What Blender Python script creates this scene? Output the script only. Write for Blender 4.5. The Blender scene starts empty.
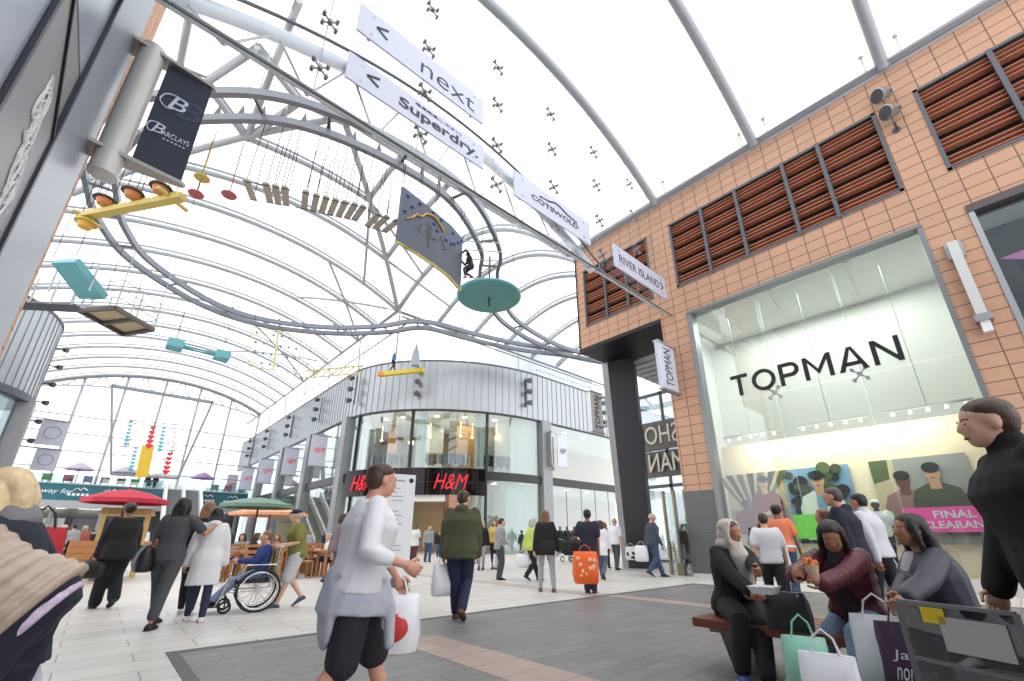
import bpy, bmesh, math, random
import numpy as np
from mathutils import Vector as V, Matrix
random.seed(7)
SC = bpy.context.scene
COL = SC.collection
PI = math.pi
R = math.radians
# ------------------------------------------------------------------ camera
FPX, PITCH, YAW, CX, CY, CAMH = 436.73, .3569, -.7314, 512., 376.2, 1.07
cam = bpy.data.objects.new('camera', bpy.data.cameras.new('camera'))
COL.objects.link(cam)
cam.location = (0, 0, CAMH)
cam.rotation_euler = (PI/2 + PITCH, 0, YAW)
cam.data.sensor_width = 36
cam.data.lens = 36*FPX/1024
cam.data.shift_y = (CY-340.5)/1024
cam.data.clip_end = 600
cam.data.clip_start = .05
SC.camera = cam
_M = cam.rotation_euler.to_matrix()
_O = V((0, 0, CAMH))
# survey helpers: a photo pixel meets a real plane of the place
def ray(x, y): return _M @ V(((x-CX)/FPX, -(y-CY)/FPX, -1.))
def at_z(x, y, z=0.):
    d = ray(x, y); return _O + d*((z-CAMH)/d.z)
def at_x(x, y, X):
    d = ray(x, y); return _O + d*(X/d.x)
def at_y(x, y, Y):
    d = ray(x, y); return _O + d*(Y/d.y)
def at_d(x, y, D):
    d = ray(x, y); return _O + d*(D/math.hypot(d.x, d.y))
def pix(p):
    v = _M.transposed() @ (V(p)-_O)
    return CX - FPX*v.x/v.z, CY + FPX*v.y/v.z
def height_at(P, py):
    lo, hi = -1., 30.
    for _ in range(50):
        m = (lo+hi)/2
        if pix((P[0], P[1], m))[1] > py: lo = m
        else: hi = m
    return lo

# ------------------------------------------------------------------ materials
def lin(c):
    o = []
    for v in c[:3]:
        v /= 255.
        o.append(v/12.92 if v <= .04045 else ((v+.055)/1.055)**2.4)
    return (*o, 1)
_mats = {}
def mat(name, c=(128, 128, 128), rough=.6, metal=0., var=.08, scale=6., emit=0., bump=0., trans=0., spec=.5, alpha=1.):
    if name in _mats: return _mats[name]
    m = bpy.data.materials.new(name); m.use_nodes = True
    nt = m.node_tree; b = nt.nodes['Principled BSDF']
    b.inputs['Roughness'].default_value = rough
    b.inputs['Metallic'].default_value = metal
    b.inputs['Specular IOR Level'].default_value = spec
    b.inputs['Transmission Weight'].default_value = trans
    col = lin(c)
    tc = nt.nodes.new('ShaderNodeTexCoord')
    nz = nt.nodes.new('ShaderNodeTexNoise'); nz.inputs['Scale'].default_value = scale; nz.inputs['Detail'].default_value = 4
    nt.links.new(tc.outputs['Object'], nz.inputs['Vector'])
    mx = nt.nodes.new('ShaderNodeMix'); mx.data_type = 'RGBA'
    mx.inputs[6].default_value = tuple(v*(1-var) for v in col[:3])+(1,)
    mx.inputs[7].default_value = tuple(min(1, v*(1+var)) for v in col[:3])+(1,)
    nt.links.new(nz.outputs['Fac'], mx.inputs[0])
    nt.links.new(mx.outputs[2], b.inputs['Base Color'])
    if bump:
        bp = nt.nodes.new('ShaderNodeBump'); bp.inputs['Strength'].default_value = bump; bp.inputs['Distance'].default_value = .02
        nt.links.new(nz.outputs['Fac'], bp.inputs['Height']); nt.links.new(bp.outputs[0], b.inputs['Normal'])
    if emit:
        nt.links.new(mx.outputs[2], b.inputs['Emission Color']); b.inputs['Emission Strength'].default_value = emit
    m.diffuse_color = col
    _mats[name] = m
    return m
def glass(name, tint=(255, 255, 255), refl=.12, rough=.0, edge=.6, clear=1.0):
    """thin architectural glazing: clear sheet with a mirror reflection that grows to grazing angles"""
    if name in _mats: return _mats[name]
    m = bpy.data.materials.new(name); m.use_nodes = True
    nt = m.node_tree; nt.nodes.clear()
    out = nt.nodes.new('ShaderNodeOutputMaterial')
    tr = nt.nodes.new('ShaderNodeBsdfTransparent'); tr.inputs[0].default_value = tuple(v*clear for v in lin(tint)[:3])+(1,)
    gl = nt.nodes.new('ShaderNodeBsdfGlossy'); gl.inputs['Roughness'].default_value = rough
    gl.inputs[0].default_value = (.95, .97, 1, 1)
    fr = nt.nodes.new('ShaderNodeLayerWeight'); fr.inputs[0].default_value = .35
    mp = nt.nodes.new('ShaderNodeMapRange'); mp.inputs[3].default_value = refl; mp.inputs[4].default_value = edge
    nt.links.new(fr.outputs['Facing'], mp.inputs[0])
    mx = nt.nodes.new('ShaderNodeMixShader')
    nt.links.new(mp.outputs[0], mx.inputs[0]); nt.links.new(tr.outputs[0], mx.inputs[1]); nt.links.new(gl.outputs[0], mx.inputs[2])
    nt.links.new(mx.outputs[0], out.inputs[0])
    m.diffuse_color = (.8, .9, 1, .3)
    _mats[name] = m
    return m
def brick_mat(name, c1, c2, mortar, w, h, msize, axes, phase=(0, 0), offset=0., rough=.7, var=.06, metal=0., freq=2):
    """tiles laid out in world metres on the two given axes"""
    if name in _mats: return _mats[name]
    m = bpy.data.materials.new(name); m.use_nodes = True
    nt = m.node_tree; b = nt.nodes['Principled BSDF']
    b.inputs['Roughness'].default_value = rough; b.inputs['Metallic'].default_value = metal
    g = nt.nodes.new('ShaderNodeNewGeometry'); sp = nt.nodes.new('ShaderNodeSeparateXYZ'); cb = nt.nodes.new('ShaderNodeCombineXYZ')
    nt.links.new(g.outputs['Position'], sp.inputs[0])
    for i, a in enumerate(axes):
        ad = nt.nodes.new('ShaderNodeMath'); ad.operation = 'ADD'; ad.inputs[1].default_value = 100*(w if i == 0 else h) - phase[i]
        nt.links.new(sp.outputs['XYZ'.index(a)], ad.inputs[0]); nt.links.new(ad.outputs[0], cb.inputs[i])
    bt = nt.nodes.new('ShaderNodeTexBrick'); bt.offset = offset; bt.offset_frequency = freq; bt.squash = 1
    bt.inputs['Scale'].default_value = 1; bt.inputs['Brick Width'].default_value = w; bt.inputs['Row Height'].default_value = h
    bt.inputs['Mortar Size'].default_value = msize; bt.inputs['Mortar Smooth'].default_value = .1; bt.inputs['Bias'].default_value = 0
    bt.inputs['Color1'].default_value = lin(c1); bt.inputs['Color2'].default_value = lin(c2); bt.inputs['Mortar'].default_value = lin(mortar)
    nt.links.new(cb.outputs[0], bt.inputs['Vector'])
    nz = nt.nodes.new('ShaderNodeTexNoise'); nz.inputs['Scale'].default_value = 2.5; nz.inputs['Detail'].default_value = 5
    nt.links.new(g.outputs['Position'], nz.inputs['Vector'])
    mp = nt.nodes.new('ShaderNodeMapRange'); mp.inputs[3].default_value = 1-var; mp.inputs[4].default_value = 1+var
    nt.links.new(nz.outputs['Fac'], mp.inputs[0])
    mu = nt.nodes.new('ShaderNodeMix'); mu.data_type = 'RGBA'; mu.blend_type = 'MULTIPLY'; mu.inputs[0].default_value = 1
    nt.links.new(bt.outputs['Color'], mu.inputs[6]); nt.links.new(mp.outputs[0], mu.inputs[7])
    nt.links.new(mu.outputs[2], b.inputs['Base Color'])
    bp = nt.nodes.new('ShaderNodeBump'); bp.inputs['Strength'].default_value = .4; bp.inputs['Distance'].default_value = .01; bp.invert = True
    nt.links.new(bt.outputs['Fac'], bp.inputs['Height']); nt.links.new(bp.outputs[0], b.inputs['Normal'])
    _mats[name] = m
    return m

# ------------------------------------------------------------------ mesh builder (world coordinates)
def frame(d):
    d = V(d).normalized()
    a = V((0, 0, 1)) if abs(d.z) < .95 else V((0, 1, 0))
    s = d.cross(a).normalized()
    return d, s, s.cross(d).normalized()
class MB:
    def __init__(s): s.v = []; s.f = []; s.m = []; s.mi = 0
    def add(s, vs, fs):
        o = len(s.v); s.v += [tuple(p) for p in vs]; s.f += [tuple(i+o for i in f) for f in fs]; s.m += [s.mi]*len(fs); return s
    def hexa(s, p):   # 8 corners: bottom ring 0-3, top ring 4-7
        return s.add(p, [(0, 3, 2, 1), (4, 5, 6, 7), (0, 1, 5, 4), (1, 2, 6, 5), (2, 3, 7, 6), (3, 0, 4, 7)])
    def box(s, a, b):
        (x0, y0, z0), (x1, y1, z1) = a, b
        x0, x1 = sorted((x0, x1)); y0, y1 = sorted((y0, y1)); z0, z1 = sorted((z0, z1))
        return s.hexa([(x0, y0, z0), (x1, y0, z0), (x1, y1, z0), (x0, y1, z0), (x0, y0, z1), (x1, y0, z1), (x1, y1, z1), (x0, y1, z1)])
    def obox(s, c, ax, ay, az):  # centre and three half vectors
        c, ax, ay, az = map(V, (c, ax, ay, az))
        return s.hexa([c-ax-ay-az, c+ax-ay-az, c+ax+ay-az, c-ax+ay-az, c-ax-ay+az, c+ax-ay+az, c+ax+ay+az, c-ax+ay+az])
    def beam(s, p, q, w, h=None):
        p, q = V(p), V(q); h = h or w; d, a, b = frame(q-p)
        return s.obox((p+q)/2, (q-p)/2, a*w/2, b*h/2)
    def tube(s, pts, r, n=8, caps=True, closed=False):
        pts = [V(p) for p in pts]; k = len(pts)
        rr = r if isinstance(r, (list, tuple)) else [r]*k
        rings = []; up = None
        for i, p in enumerate(pts):
            if closed: d = pts[(i+1) % k]-pts[i-1]
            else: d = pts[min(i+1, k-1)]-pts[max(i-1, 0)]
            if d.length < 1e-9: d = V((0, 0, 1))
            d.normalize()
            if up is None: _, a, b = frame(d)
            else:
                a = up - d*up.dot(d)
                if a.length < 1e-6: _, a, b = frame(d)
                a.normalize(); b = d.cross(a)
            up = a
            rings.append([p+(a*math.cos(2*PI*j/n)+b*math.sin(2*PI*j/n))*rr[i] for j in range(n)])
        vs = [q for g in rings for q in g]; fs = []
        for i in range(k if closed else k-1):
            o, o2 = i*n, ((i+1) % k)*n
            for j in range(n): fs.append((o+j, o+(j+1) % n, o2+(j+1) % n, o2+j))
        if caps and not closed: fs += [tuple(range(n-1, -1, -1)), tuple((k-1)*n+j for j in range(n))]
        return s.add(vs, fs)
    def loft(s, rings, cap=True):   # rings: equal-length lists of points
        n = len(rings[0]); vs = [q for g in rings for q in g]; fs = []
        for i in range(len(rings)-1):
            for j in range(n): fs.append((i*n+j, i*n+(j+1) % n, (i+1)*n+(j+1) % n, (i+1)*n+j))
        if cap: fs += [tuple(range(n-1, -1, -1)), tuple((len(rings)-1)*n+j for j in range(n))]
        return s.add(vs, fs)
    def ell(s, c, ax, ay, az, n=14, m=9):   # ellipsoid
        c, ax, ay, az = map(V, (c, ax, ay, az)); vs = [c-az]; fs = []
        for i in range(1, m):
            t = PI*i/m - PI/2
            for j in range(n):
                u = 2*PI*j/n; vs.append(c+ax*math.cos(t)*math.cos(u)+ay*math.cos(t)*math.sin(u)+az*math.sin(t))
        vs.append(c+az); T = len(vs)-1
        for j in range(n): fs.append((0, 1+(j+1) % n, 1+j))
        for i in range(m-2):
            for j in range(n):
                a = 1+i*n; b = a+n; fs.append((a+j, a+(j+1) % n, b+(j+1) % n, b+j))
        for j in range(n): fs.append((T, 1+(m-2)*n+j, 1+(m-2)*n+(j+1) % n))
        return s.add(vs, fs)
    def lathe(s, c, prof, n=20, axis=(0, 0, 1)):   # prof: (radius, height)
        d, a, b = frame(axis); c = V(c)
        rings = [[c+d*h+(a*math.cos(2*PI*j/n)+b*math.sin(2*PI*j/n))*max(r, 1e-4) for j in range(n)] for r, h in prof]
        return s.loft(rings)
    def prism(s, poly, d):   # flat polygon pushed along d
        poly = [V(p) for p in poly]; d = V(d); n = len(poly)
        return s.add(poly+[p+d for p in poly], [tuple(range(n-1, -1, -1)), tuple(range(n, 2*n))]+[(i, (i+1) % n, n+(i+1) % n, n+i) for i in range(n)])
    def quad(s, *p): return s.add(p, [tuple(range(len(p)))])
    def build(s, name, mats, parent=None, smooth=False, origin=None, bevel=0.):
        me = bpy.data.meshes.new(name)
        ms = mats if isinstance(mats, (list, tuple)) else [mats]
        if parent is not None: o0 = world_loc(parent)
        elif origin is not None: o0 = V(origin)
        else:
            a = np.array(s.v); o0 = V(((a[:, 0].min()+a[:, 0].max())/2, (a[:, 1].min()+a[:, 1].max())/2, a[:, 2].min()))
        me.from_pydata([(p[0]-o0.x, p[1]-o0.y, p[2]-o0.z) for p in s.v], [], s.f)
        for m in ms: me.materials.append(m)
        if len(ms) > 1: me.polygons.foreach_set('material_index', s.m)
        bm = bmesh.new(); bm.from_mesh(me); bmesh.ops.recalc_face_normals(bm, faces=bm.faces)
        if bevel: bmesh.ops.bevel(bm, geom=[e for e in bm.edges if len(e.link_faces) == 2 and e.calc_face_angle(0) > .6], offset=bevel, segments=2, affect='EDGES', profile=.6)
        bm.to_mesh(me); bm.free()
        if smooth:
            me.polygons.foreach_set('use_smooth', [True]*len(me.polygons))
            try: me.set_sharp_from_angle(angle=R(45))
            except Exception: pass
        return link(name, me, parent, o0)
def world_loc(o):
    p = V((0, 0, 0))
    while o is not None: p += V(o.location); o = o.parent
    return p
def link(name, me, parent=None, loc=(0, 0, 0)):
    o = bpy.data.objects.new(name, me); COL.objects.link(o)
    if parent is not None: o.parent = parent
    else: o.location = loc
    return o
def tag(o, label=None, cat=None, group=None, kind=None):
    if label: o['label'] = label
    if cat: o['category'] = cat
    if group: o['group'] = group
    if kind: o['kind'] = kind
    return o
def thing(name, label, cat, loc, group=None):
    o = bpy.data.objects.new(name, None); COL.objects.link(o); o.location = loc; o.empty_display_size = .2
    return tag(o, label, cat, group)
def struct(mb, name, mats, **k): return tag(mb.build(name, mats, **k), kind='structure')
def dup(root, loc, label=None, group=None, rotz=None):
    def cp(o, par):
        c = o.copy(); COL.objects.link(c)
        if par is not None: c.parent = par
        for ch in o.children: cp(ch, c)
        return c
    r = cp(root, None); r.location = loc
    if rotz is not None: r.rotation_euler = (0, 0, rotz)
    if label: r['label'] = label
    if group: r['group'] = group
    return r
def eval_mesh(me, mods):
    o = bpy.data.objects.new('work', me); COL.objects.link(o)
    for t, kw in mods:
        md = o.modifiers.new(t, t)
        for k, v in kw.items(): setattr(md, k, v)
    dg = bpy.context.evaluated_depsgraph_get(); dg.update()
    r = bpy.data.meshes.new_from_object(o.evaluated_get(dg), preserve_all_data_layers=False, depsgraph=dg)
    bpy.data.objects.remove(o)
    return r
_font = bpy.data.fonts.load('<builtin>') if False else None
def text_mesh(s, bold=0., extrude=.01, res=4, spacing=1.):
    cu = bpy.data.curves.new('txt', 'FONT'); cu.body = s; cu.size = 1; cu.offset = bold; cu.extrude = extrude; cu.resolution_u = res; cu.space_character = spacing
    o = bpy.data.objects.new('txt', cu); COL.objects.link(o)
    dg = bpy.context.evaluated_depsgraph_get(); dg.update()
    me = bpy.data.meshes.new_from_object(o.evaluated_get(dg), depsgraph=dg)
    bpy.data.objects.remove(o); bpy.data.curves.remove(cu)
    n = len(me.vertices); a = np.zeros(n*3); me.vertices.foreach_get('co', a); a = a.reshape(-1, 3)
    fs = [tuple(p.vertices) for p in me.polygons]
    bpy.data.meshes.remove(me)
    return a, fs
def text(s, name, origin, xdir, ydir, width, height, m, parent, depth=.02, bold=0., shear=0., spacing=1., fit=True):
    """lettering laid on a surface: origin = lower left corner, xdir along the line, ydir upward"""
    a, fs = text_mesh(s, bold, .5, 4, spacing)
    if not len(a): return None
    mn, mx = a.min(0), a.max(0); w = mx[0]-mn[0]; h = mx[1]-mn[1]
    sx = width/w if width else height/h; sy = height/h if height else sx
    x = V(xdir).normalized(); y = V(ydir).normalized(); z = x.cross(y); o = V(origin)
    mb = MB()
    mb.add([o + x*((p[0]-mn[0])*sx + shear*(p[1]-mn[1])*sy) + y*((p[1]-mn[1])*sy) + z*(p[2]*depth) for p in a], fs)
    return mb.build(name, m, parent)
# ------------------------------------------------------------------ palette
terracotta = brick_mat('terracotta tile', (204, 160, 133), (198, 154, 127), (118, 90, 74), .48, .317, .012, 'YZ', (-.18, 9.03-.317*2), rough=.75, var=.05)
paver_light = brick_mat('pale stone paving', (203, 199, 195), (192, 188, 184), (150, 146, 142), 1.1, .42, .008, 'XY', (0, 0), .5, .45, var=.08)
paver_grey = brick_mat('grey stone paving', (124, 122, 122), (111, 110, 111), (90, 89, 90), .6, .2, .006, 'XY', (0, 0), .5, .5, var=.12)
paver_pink = brick_mat('pink granite paving', (164, 144, 136), (154, 136, 129), (120, 108, 102), .6, .4, .006, 'XY', (0, 0), .5, .5, var=.1)
paver_beige = brick_mat('beige granite paving', (182, 170, 160), (175, 163, 154), (140, 130, 122), .6, .4, .006, 'XY', (0, 0), .5, .5, var=.1)
stone_dark = brick_mat('dark grey stone cladding', (92, 93, 94), (84, 85, 86), (60, 60, 60), 2., 1.25, .006, 'YZ', rough=.35, var=.15)
white_wall = mat('white plaster', (226, 226, 222), .8, var=.02)
cream_wall = mat('warm cream plaster', (232, 216, 190), .8, var=.03)
steel = mat('painted grey steel', (176, 180, 186), .45, .3, var=.04)
steel_lt = mat('pale grey steel', (205, 208, 212), .4, .2, var=.03)
steel_dk = mat('dark grey steel', (92, 95, 100), .45, .4, var=.06)
alu = mat('brushed aluminium', (172, 174, 176), .35, .7, var=.05)
black_steel = mat('black steel', (28, 29, 31), .4, .2, var=.1)
dark_void = mat('recess shade', (34, 29, 27), .9, var=.2)
clad = brick_mat('grey seamed cladding', (158, 160, 165), (150, 153, 158), (120, 122, 127), .45, 9., .012, 'XZ', rough=.45, metal=.25, var=.05)
cladp = mat('grey metal cladding', (172, 175, 180), .33, .65, var=.06, scale=1.2)
glz = glass('shop glass', (244, 250, 248), .07, 0, .5)
glz_big = glass('large shopfront glass', (243, 249, 247), .06, 0, .2)
glz_roof = glass('roof glass', (250, 252, 252), .02, .05, .12)
glz_scr = glass('screen glass', (247, 250, 251), .03, 0, .22)
lamp_w = mat('lit lamp', (255, 246, 228), emit=6, var=0)
lamp_y = mat('warm lit lamp', (255, 214, 150), emit=7, var=0)
wood_red = mat('red brown hardwood', (120, 62, 44), .45, var=.2, scale=14)
wood = mat('pine timber', (176, 122, 74), .6, var=.2, scale=9)
wood_dk = mat('dark stained timber', (112, 74, 46), .6, var=.25, scale=9)
white_p = mat('white paint', (235, 235, 236), .5, var=.02)
white_sign = mat('white sign board', (206, 209, 226), .5, var=.01)
ink = mat('dark grey lettering', (62, 62, 72), .6, var=.02)
black_ink = mat('black lettering', (20, 20, 22), .5, var=.02)
red_ink = mat('red lettering', (205, 30, 45), .5, var=.03, emit=.25)

# ------------------------------------------------------------------ ground
m = MB(); m.quad((-30, -9, 0), (70, -9, 0), (70, 110, 0), (-30, 110, 0)); struct(m, 'floor', paver_light, origin=(0, 0, 0))
def slab(n, mt, x0, y0, x1, y1, h):
    q = MB(); q.box((x0, y0, -.02), (x1, y1, h)); struct(q, 'trim_%d' % n, mt)
slab(1, paver_grey, .9, -9, 11.6, 6.0, .003)
slab(2, paver_pink, 7.85, -9, 8.25, 6.0, .005)
slab(3, paver_pink, 2.75, -9, 3.3, 5.0, .005)
slab(4, paver_beige, 7.75, 6.02, 8.2, 26, .004)
m = MB(); m.box((.9, 5.98, -.02), (11.7, 6.1, .006)); m.box((11.6, -9, -.02), (11.7, 6.1, .006)); m.box((.8, -9, -.02), (.9, 6.1, .006)); struct(m, 'trim_5', mat('dark kerb stone', (84, 83, 84), .6))
m = MB(); m.box((13.75, 5.95, 0), (16.2, 7.12, .1)); m.box((13.72, -8, 0), (13.8, 6.0, .28)); struct(m, 'trim_6', mat('pale stone plinth', (196, 194, 190), .5))

# ------------------------------------------------------------------ right-hand building
TX = 13.8
m = MB()
def wb(y0, z0, y1, z1, mi=0, d=.5):
    m.mi = mi; m.box((TX, y0, z0), (TX+d, y1, z1))
wb(-8, 12.53, 10.98, 13.66)
wb(-8, 8.78, 10.98, 9.71); wb(-8, 8.58, 7.09, 8.78)
for a, b in ((6.28, 7.25), (10.53, 10.98), (-1.01, -.16)): wb(a, 9.71, b, 12.53)
wb(6.07, 2.5, 7.09, 8.58); wb(-1.02, 2.5, -.16, 8.58)
wb(6.07, .1, 7.09, 2.5, 1); wb(-1.02, 0, -.16, 2.5, 1)
m.mi = 0; m.box((TX, 10.9, 8.78), (18, 10.98, 13.66))
m.mi = 1; m.box((TX+.5, 7.0, .1), (16, 7.09, 8.58))
struct(m, 'wall_right', [terracotta, stone_dark])
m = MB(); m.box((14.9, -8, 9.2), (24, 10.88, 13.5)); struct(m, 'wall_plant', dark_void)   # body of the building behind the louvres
m = MB(); m.mi = 0; m.box((TX, 7.09, 8.62), (16.2, 10.98, 8.78)); m.mi = 1; m.box((16.2, 7.09, 8.66), (24, 10.98, 8.9))
for i in range(12): m.box((16.3+i*.6, 7.1, 8.58), (16.6+i*.6, 10.9, 8.66))
struct(m, 'ceiling_arcade', [black_steel, mat('pale slatted soffit', (196, 198, 196), .6)])
# roof gutter along the parapet
m = MB(); m.tube([(13.72, -8, 13.82), (13.72, 11, 13.82)], .17, 12); m.mi = 1; m.box((13.78, -8, 13.66), (14.6, 11, 13.74)); struct(m, 'trim_7', [steel, steel_lt])

def louvre(label, y0, y1, mull):
    z0, z1 = 9.71, 12.53
    t = thing('louvre_panel', label, 'louvre', (TX+.1, (y0+y1)/2, z0), None)
    q = MB()
    for a, b in (((y0, z0), (y0+.08, z1)), ((y1-.08, z0), (y1, z1)), ((y0, z0), (y1, z0+.08)), ((y0, z1-.08), (y1, z1))):
        q.box((TX-.02, a[0], a[1]), (TX+.3, b[0], b[1]))
    q.build('frame', steel_dk, t)
    q = MB(); z = z0+.14; k = 0
    while z < z1-.1:
        q.obox((TX+.12, (y0+y1)/2, z), (.08, 0, -.02), (0, (y1-y0)/2-.08, 0), (.01, 0, .022)); z += (.13, .13, .30)[k % 3]; k += 1
    s = q.build('slats', mat('terracotta louvre slat', (168, 104, 78), .6, var=.1), t)
    for y in mull:
        q = MB(); q.box((TX-.04, y-.05, z0), (TX+.1, y+.05, z1)); q.build('mullion', steel_dk, t)
    q = MB(); q.box((TX+.32, y0+.02, z0+.02), (TX+.42, y1-.02, z1-.02)); q.build('backing', dark_void, t)  # near-black sheet, shade between the slats put into its colour
louvre('long louvre panel of five bays above the big black lettered shop window', -.16, 6.28, (5.0, 3.78, 2.27, 1.27))
louvre('louvre panel at the end of the terracotta building behind the glass screen', 7.25, 10.53, (9.4, 8.35))
louvre('louvre panel at the upper right corner beyond the pair of floodlights', -7.4, -1.01, (-2.45, -4.2, -5.8))

# shop windows of the right-hand building
def panes(name, y0, y1, z0, z1, ys, zs, g, X=TX+.12, gap=.012):
    q = MB(); yy = [y0]+list(ys)+[y1]; zz = [z0]+list(zs)+[z1]
    for i in range(len(yy)-1):
        for j in range(len(zz)-1): q.box((X, yy[i]+gap, zz[j]+gap), (X+.018, yy[i+1]-gap, zz[j+1]-gap))
    return tag(q.build(name, g), kind='structure')
w1 = panes('window_1', -.12, 5.95, .12, 8.52, (1.87, 3.92), (5.1,), glz_big)
q = MB(); q.box((TX-.03, 5.93, .1), (TX+.35, 6.1, 8.6)); q.box((TX-.03, -.2, .1), (TX+.35, -.1, 8.6)); q.box((TX-.05, -.2, 8.5), (TX+.4, 6.1, 8.6)); q.box((TX-.02, -.2, .1), (TX+.3, 6.1, .2))
q.build('window_frame', mat('grey window steel', (132, 134, 136), .4, .4), w1)
for y in (1.87, 3.92):
    for z in (5.1,):
        q = MB()
        for a in range(4):
            d = V((0, math.cos(a*PI/2+PI/4), math.sin(a*PI/2+PI/4)))*.2
            q.beam((TX+.08, y, z), (TX+.08, y+d.y, z+d.z), .035, .03)
            q.lathe((TX+.03, y+d.y, z+d.z), [(.045, 0), (.045, .08)], 10, (1, 0, 0))
        q.lathe((TX+.0, y, z), [(.06, 0), (.06, .12)], 12, (1, 0, 0))
        q.build('glass_bracket', alu, w1)
        q = MB(); q.tube([(TX+.4, y, .1), (TX+.4, y, 8.5)], .02, 6); q.build('glass_fin', glz, w1)
w2 = panes('window_2', -7.4, -1.12, .12, 8.52, (-3.4,), (5.1,), glz_big)
q = MB(); q.box((TX-.03, -1.12, .1), (TX+.3, -1.02, 8.6)); q.build('window_frame', alu, w2); q = MB(); q.box((TX-.05, -7.4, 8.4), (TX+.4, -1.02, 8.6)); q.build('window_head', mat('brown grey lintel', (88, 82, 80), .5), w2)
# shop interior
m = MB(); m.box((17.4, -8, 0), (17.6, 7.0, 8.6)); m.box((14.4, 6.95, .1), (17.5, 7.0, 8.6)); m.box((14.4, -.75, .1), (17.5, -.6, 8.6)); m.mi = 1; m.box((15.2, -8, .1), (15.3, -.78, 8.5)); struct(m, 'wall_shop', [white_wall, mat('dim taupe wall', (104, 98, 92), .8)])
m = MB(); m.box((14.3, -8, 8.55), (17.5, 7.0, 8.7)); struct(m, 'ceiling_shop', white_wall)
m = MB(); m.box((14.3, -8, .05), (17.5, 7.0, .1)); struct(m, 'floor_shop', mat('pale shop floor', (214, 208, 200), .4))
m = MB(); m.box((15.3, -.5, .1), (15.42, 6.3, 3.9)); m.box((15.3, -.5, 3.9), (16.2, 6.3, 4.0)); struct(m, 'wall_display', cream_wall)
for k, (y, lab) in enumerate(((5.2, 'strip light over the shop display, nearest the stone pier'), (3.0, 'strip light over the middle of the shop display'), (.9, 'strip light over the shop display nearest the pink sale banner'))):
    t = thing('track_light', lab, 'light', (15, y, 4.2), 'spotlight tracks over the shop display')
    q = MB(); q.box((15.0, y-.85, 4.22), (15.06, y+.85, 4.28)); q.tube([(15.03, y, 4.25), (15.03, y, 8.55)], .012, 6); q.build('rail', steel_lt, t)
    for j in range(5):
        q = MB(); q.lathe((15.03, y-.7+.35*j, 4.2), [(.035, 0), (.045, -.08), (.03, -.09)], 10, (.35, 0, 1)); s = q.build('spotlight', mat('white spotlight', (240, 236, 226), .5, emit=.5), t)
# ------------------------------------------------------------------ lettering on the big shop window
def stroke_letter(ch, o, w, h, m, t, th=.155, depth=.06):
    o = V(o); q = MB(); b = th*h; P = lambda u, v: o+V((0, -u, v))
    def poly(*uv): q.prism([P(u, v) for u, v in uv], (-depth, 0, 0))
    def bar(u0, v0, u1, v1): poly((u0, v0), (u1, v0), (u1, v1), (u0, v1))
    def ring(cu, cv, ru, rv, a0, a1, n=28):
        for i in range(n):
            a, c = a0+(a1-a0)*i/n, a0+(a1-a0)*(i+1)/n
            poly(*[(cu+(ru-k)*math.cos(x), cv+(rv-k)*math.sin(x)) for x, k in ((a, 0), (c, 0), (c, b), (a, b))])
    if ch == 'T': bar(0, h-b, w, h); bar(w/2-b/2, 0, w/2+b/2, h-b)
    if ch == 'O': ring(w/2, h/2, w/2, h/2, 0, 2*PI, 40)
    if ch == 'P': bar(0, 0, b, h); r = h*.32; bar(b, h-b, w-r, h); bar(b, h-2*r, w-r, h-2*r+b); ring(w-r, h-r, r, r, -PI/2, PI/2)
    if ch == 'M': bar(0, 0, b, h); bar(w-b, 0, w, h); poly((b, h), (b, h-b*1.5), (w/2, h*.18), (w/2, h*.18+b*1.5)); poly((w-b, h), (w/2, h*.18+b*1.5), (w/2, h*.18), (w-b, h-b*1.5))
    if ch == 'A': poly((0, 0), (b*1.1, 0), (w/2+b*.05, h-b*.5), (w/2+b*.55, h), (w/2-b*.55, h)); poly((w, 0), (w/2+b*.55, h), (w/2-b*.05, h-b*.5), (w-b*1.1, 0)); bar(w*.24, h*.22, w*.76, h*.22+b*.9)
    if ch == 'N': bar(0, 0, b, h); bar(w-b, 0, w, h); poly((b, h), (b, h-b*1.5), (w-b, 0), (w-b, b*1.5))
    return q.build('letter', m, t)
z0 = at_x(741.5, 395.4, TX-.05).z; z1 = at_x(733, 376.5, TX-.05).z
ya, yb = at_x(730.2, 377.4, TX-.05).y, at_x(905, 357.8, TX-.05).y
t = thing('shop_lettering', 'large black capital lettering fixed across the big glass shop window', 'sign', (TX-.02, (ya+yb)/2, z0))
word = 'TOPMAN'; wid = [.86, 1.12, .9, 1.18, 1.12, 1.02]; gap = .2; tot = sum(wid)+gap*5; k = (ya-yb)/tot; y = ya
for ch, w in zip(word, wid):
    stroke_letter(ch, (TX-.02, y, z0), w*k, z1-z0, black_ink, t); y -= (w+gap)*k

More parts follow.
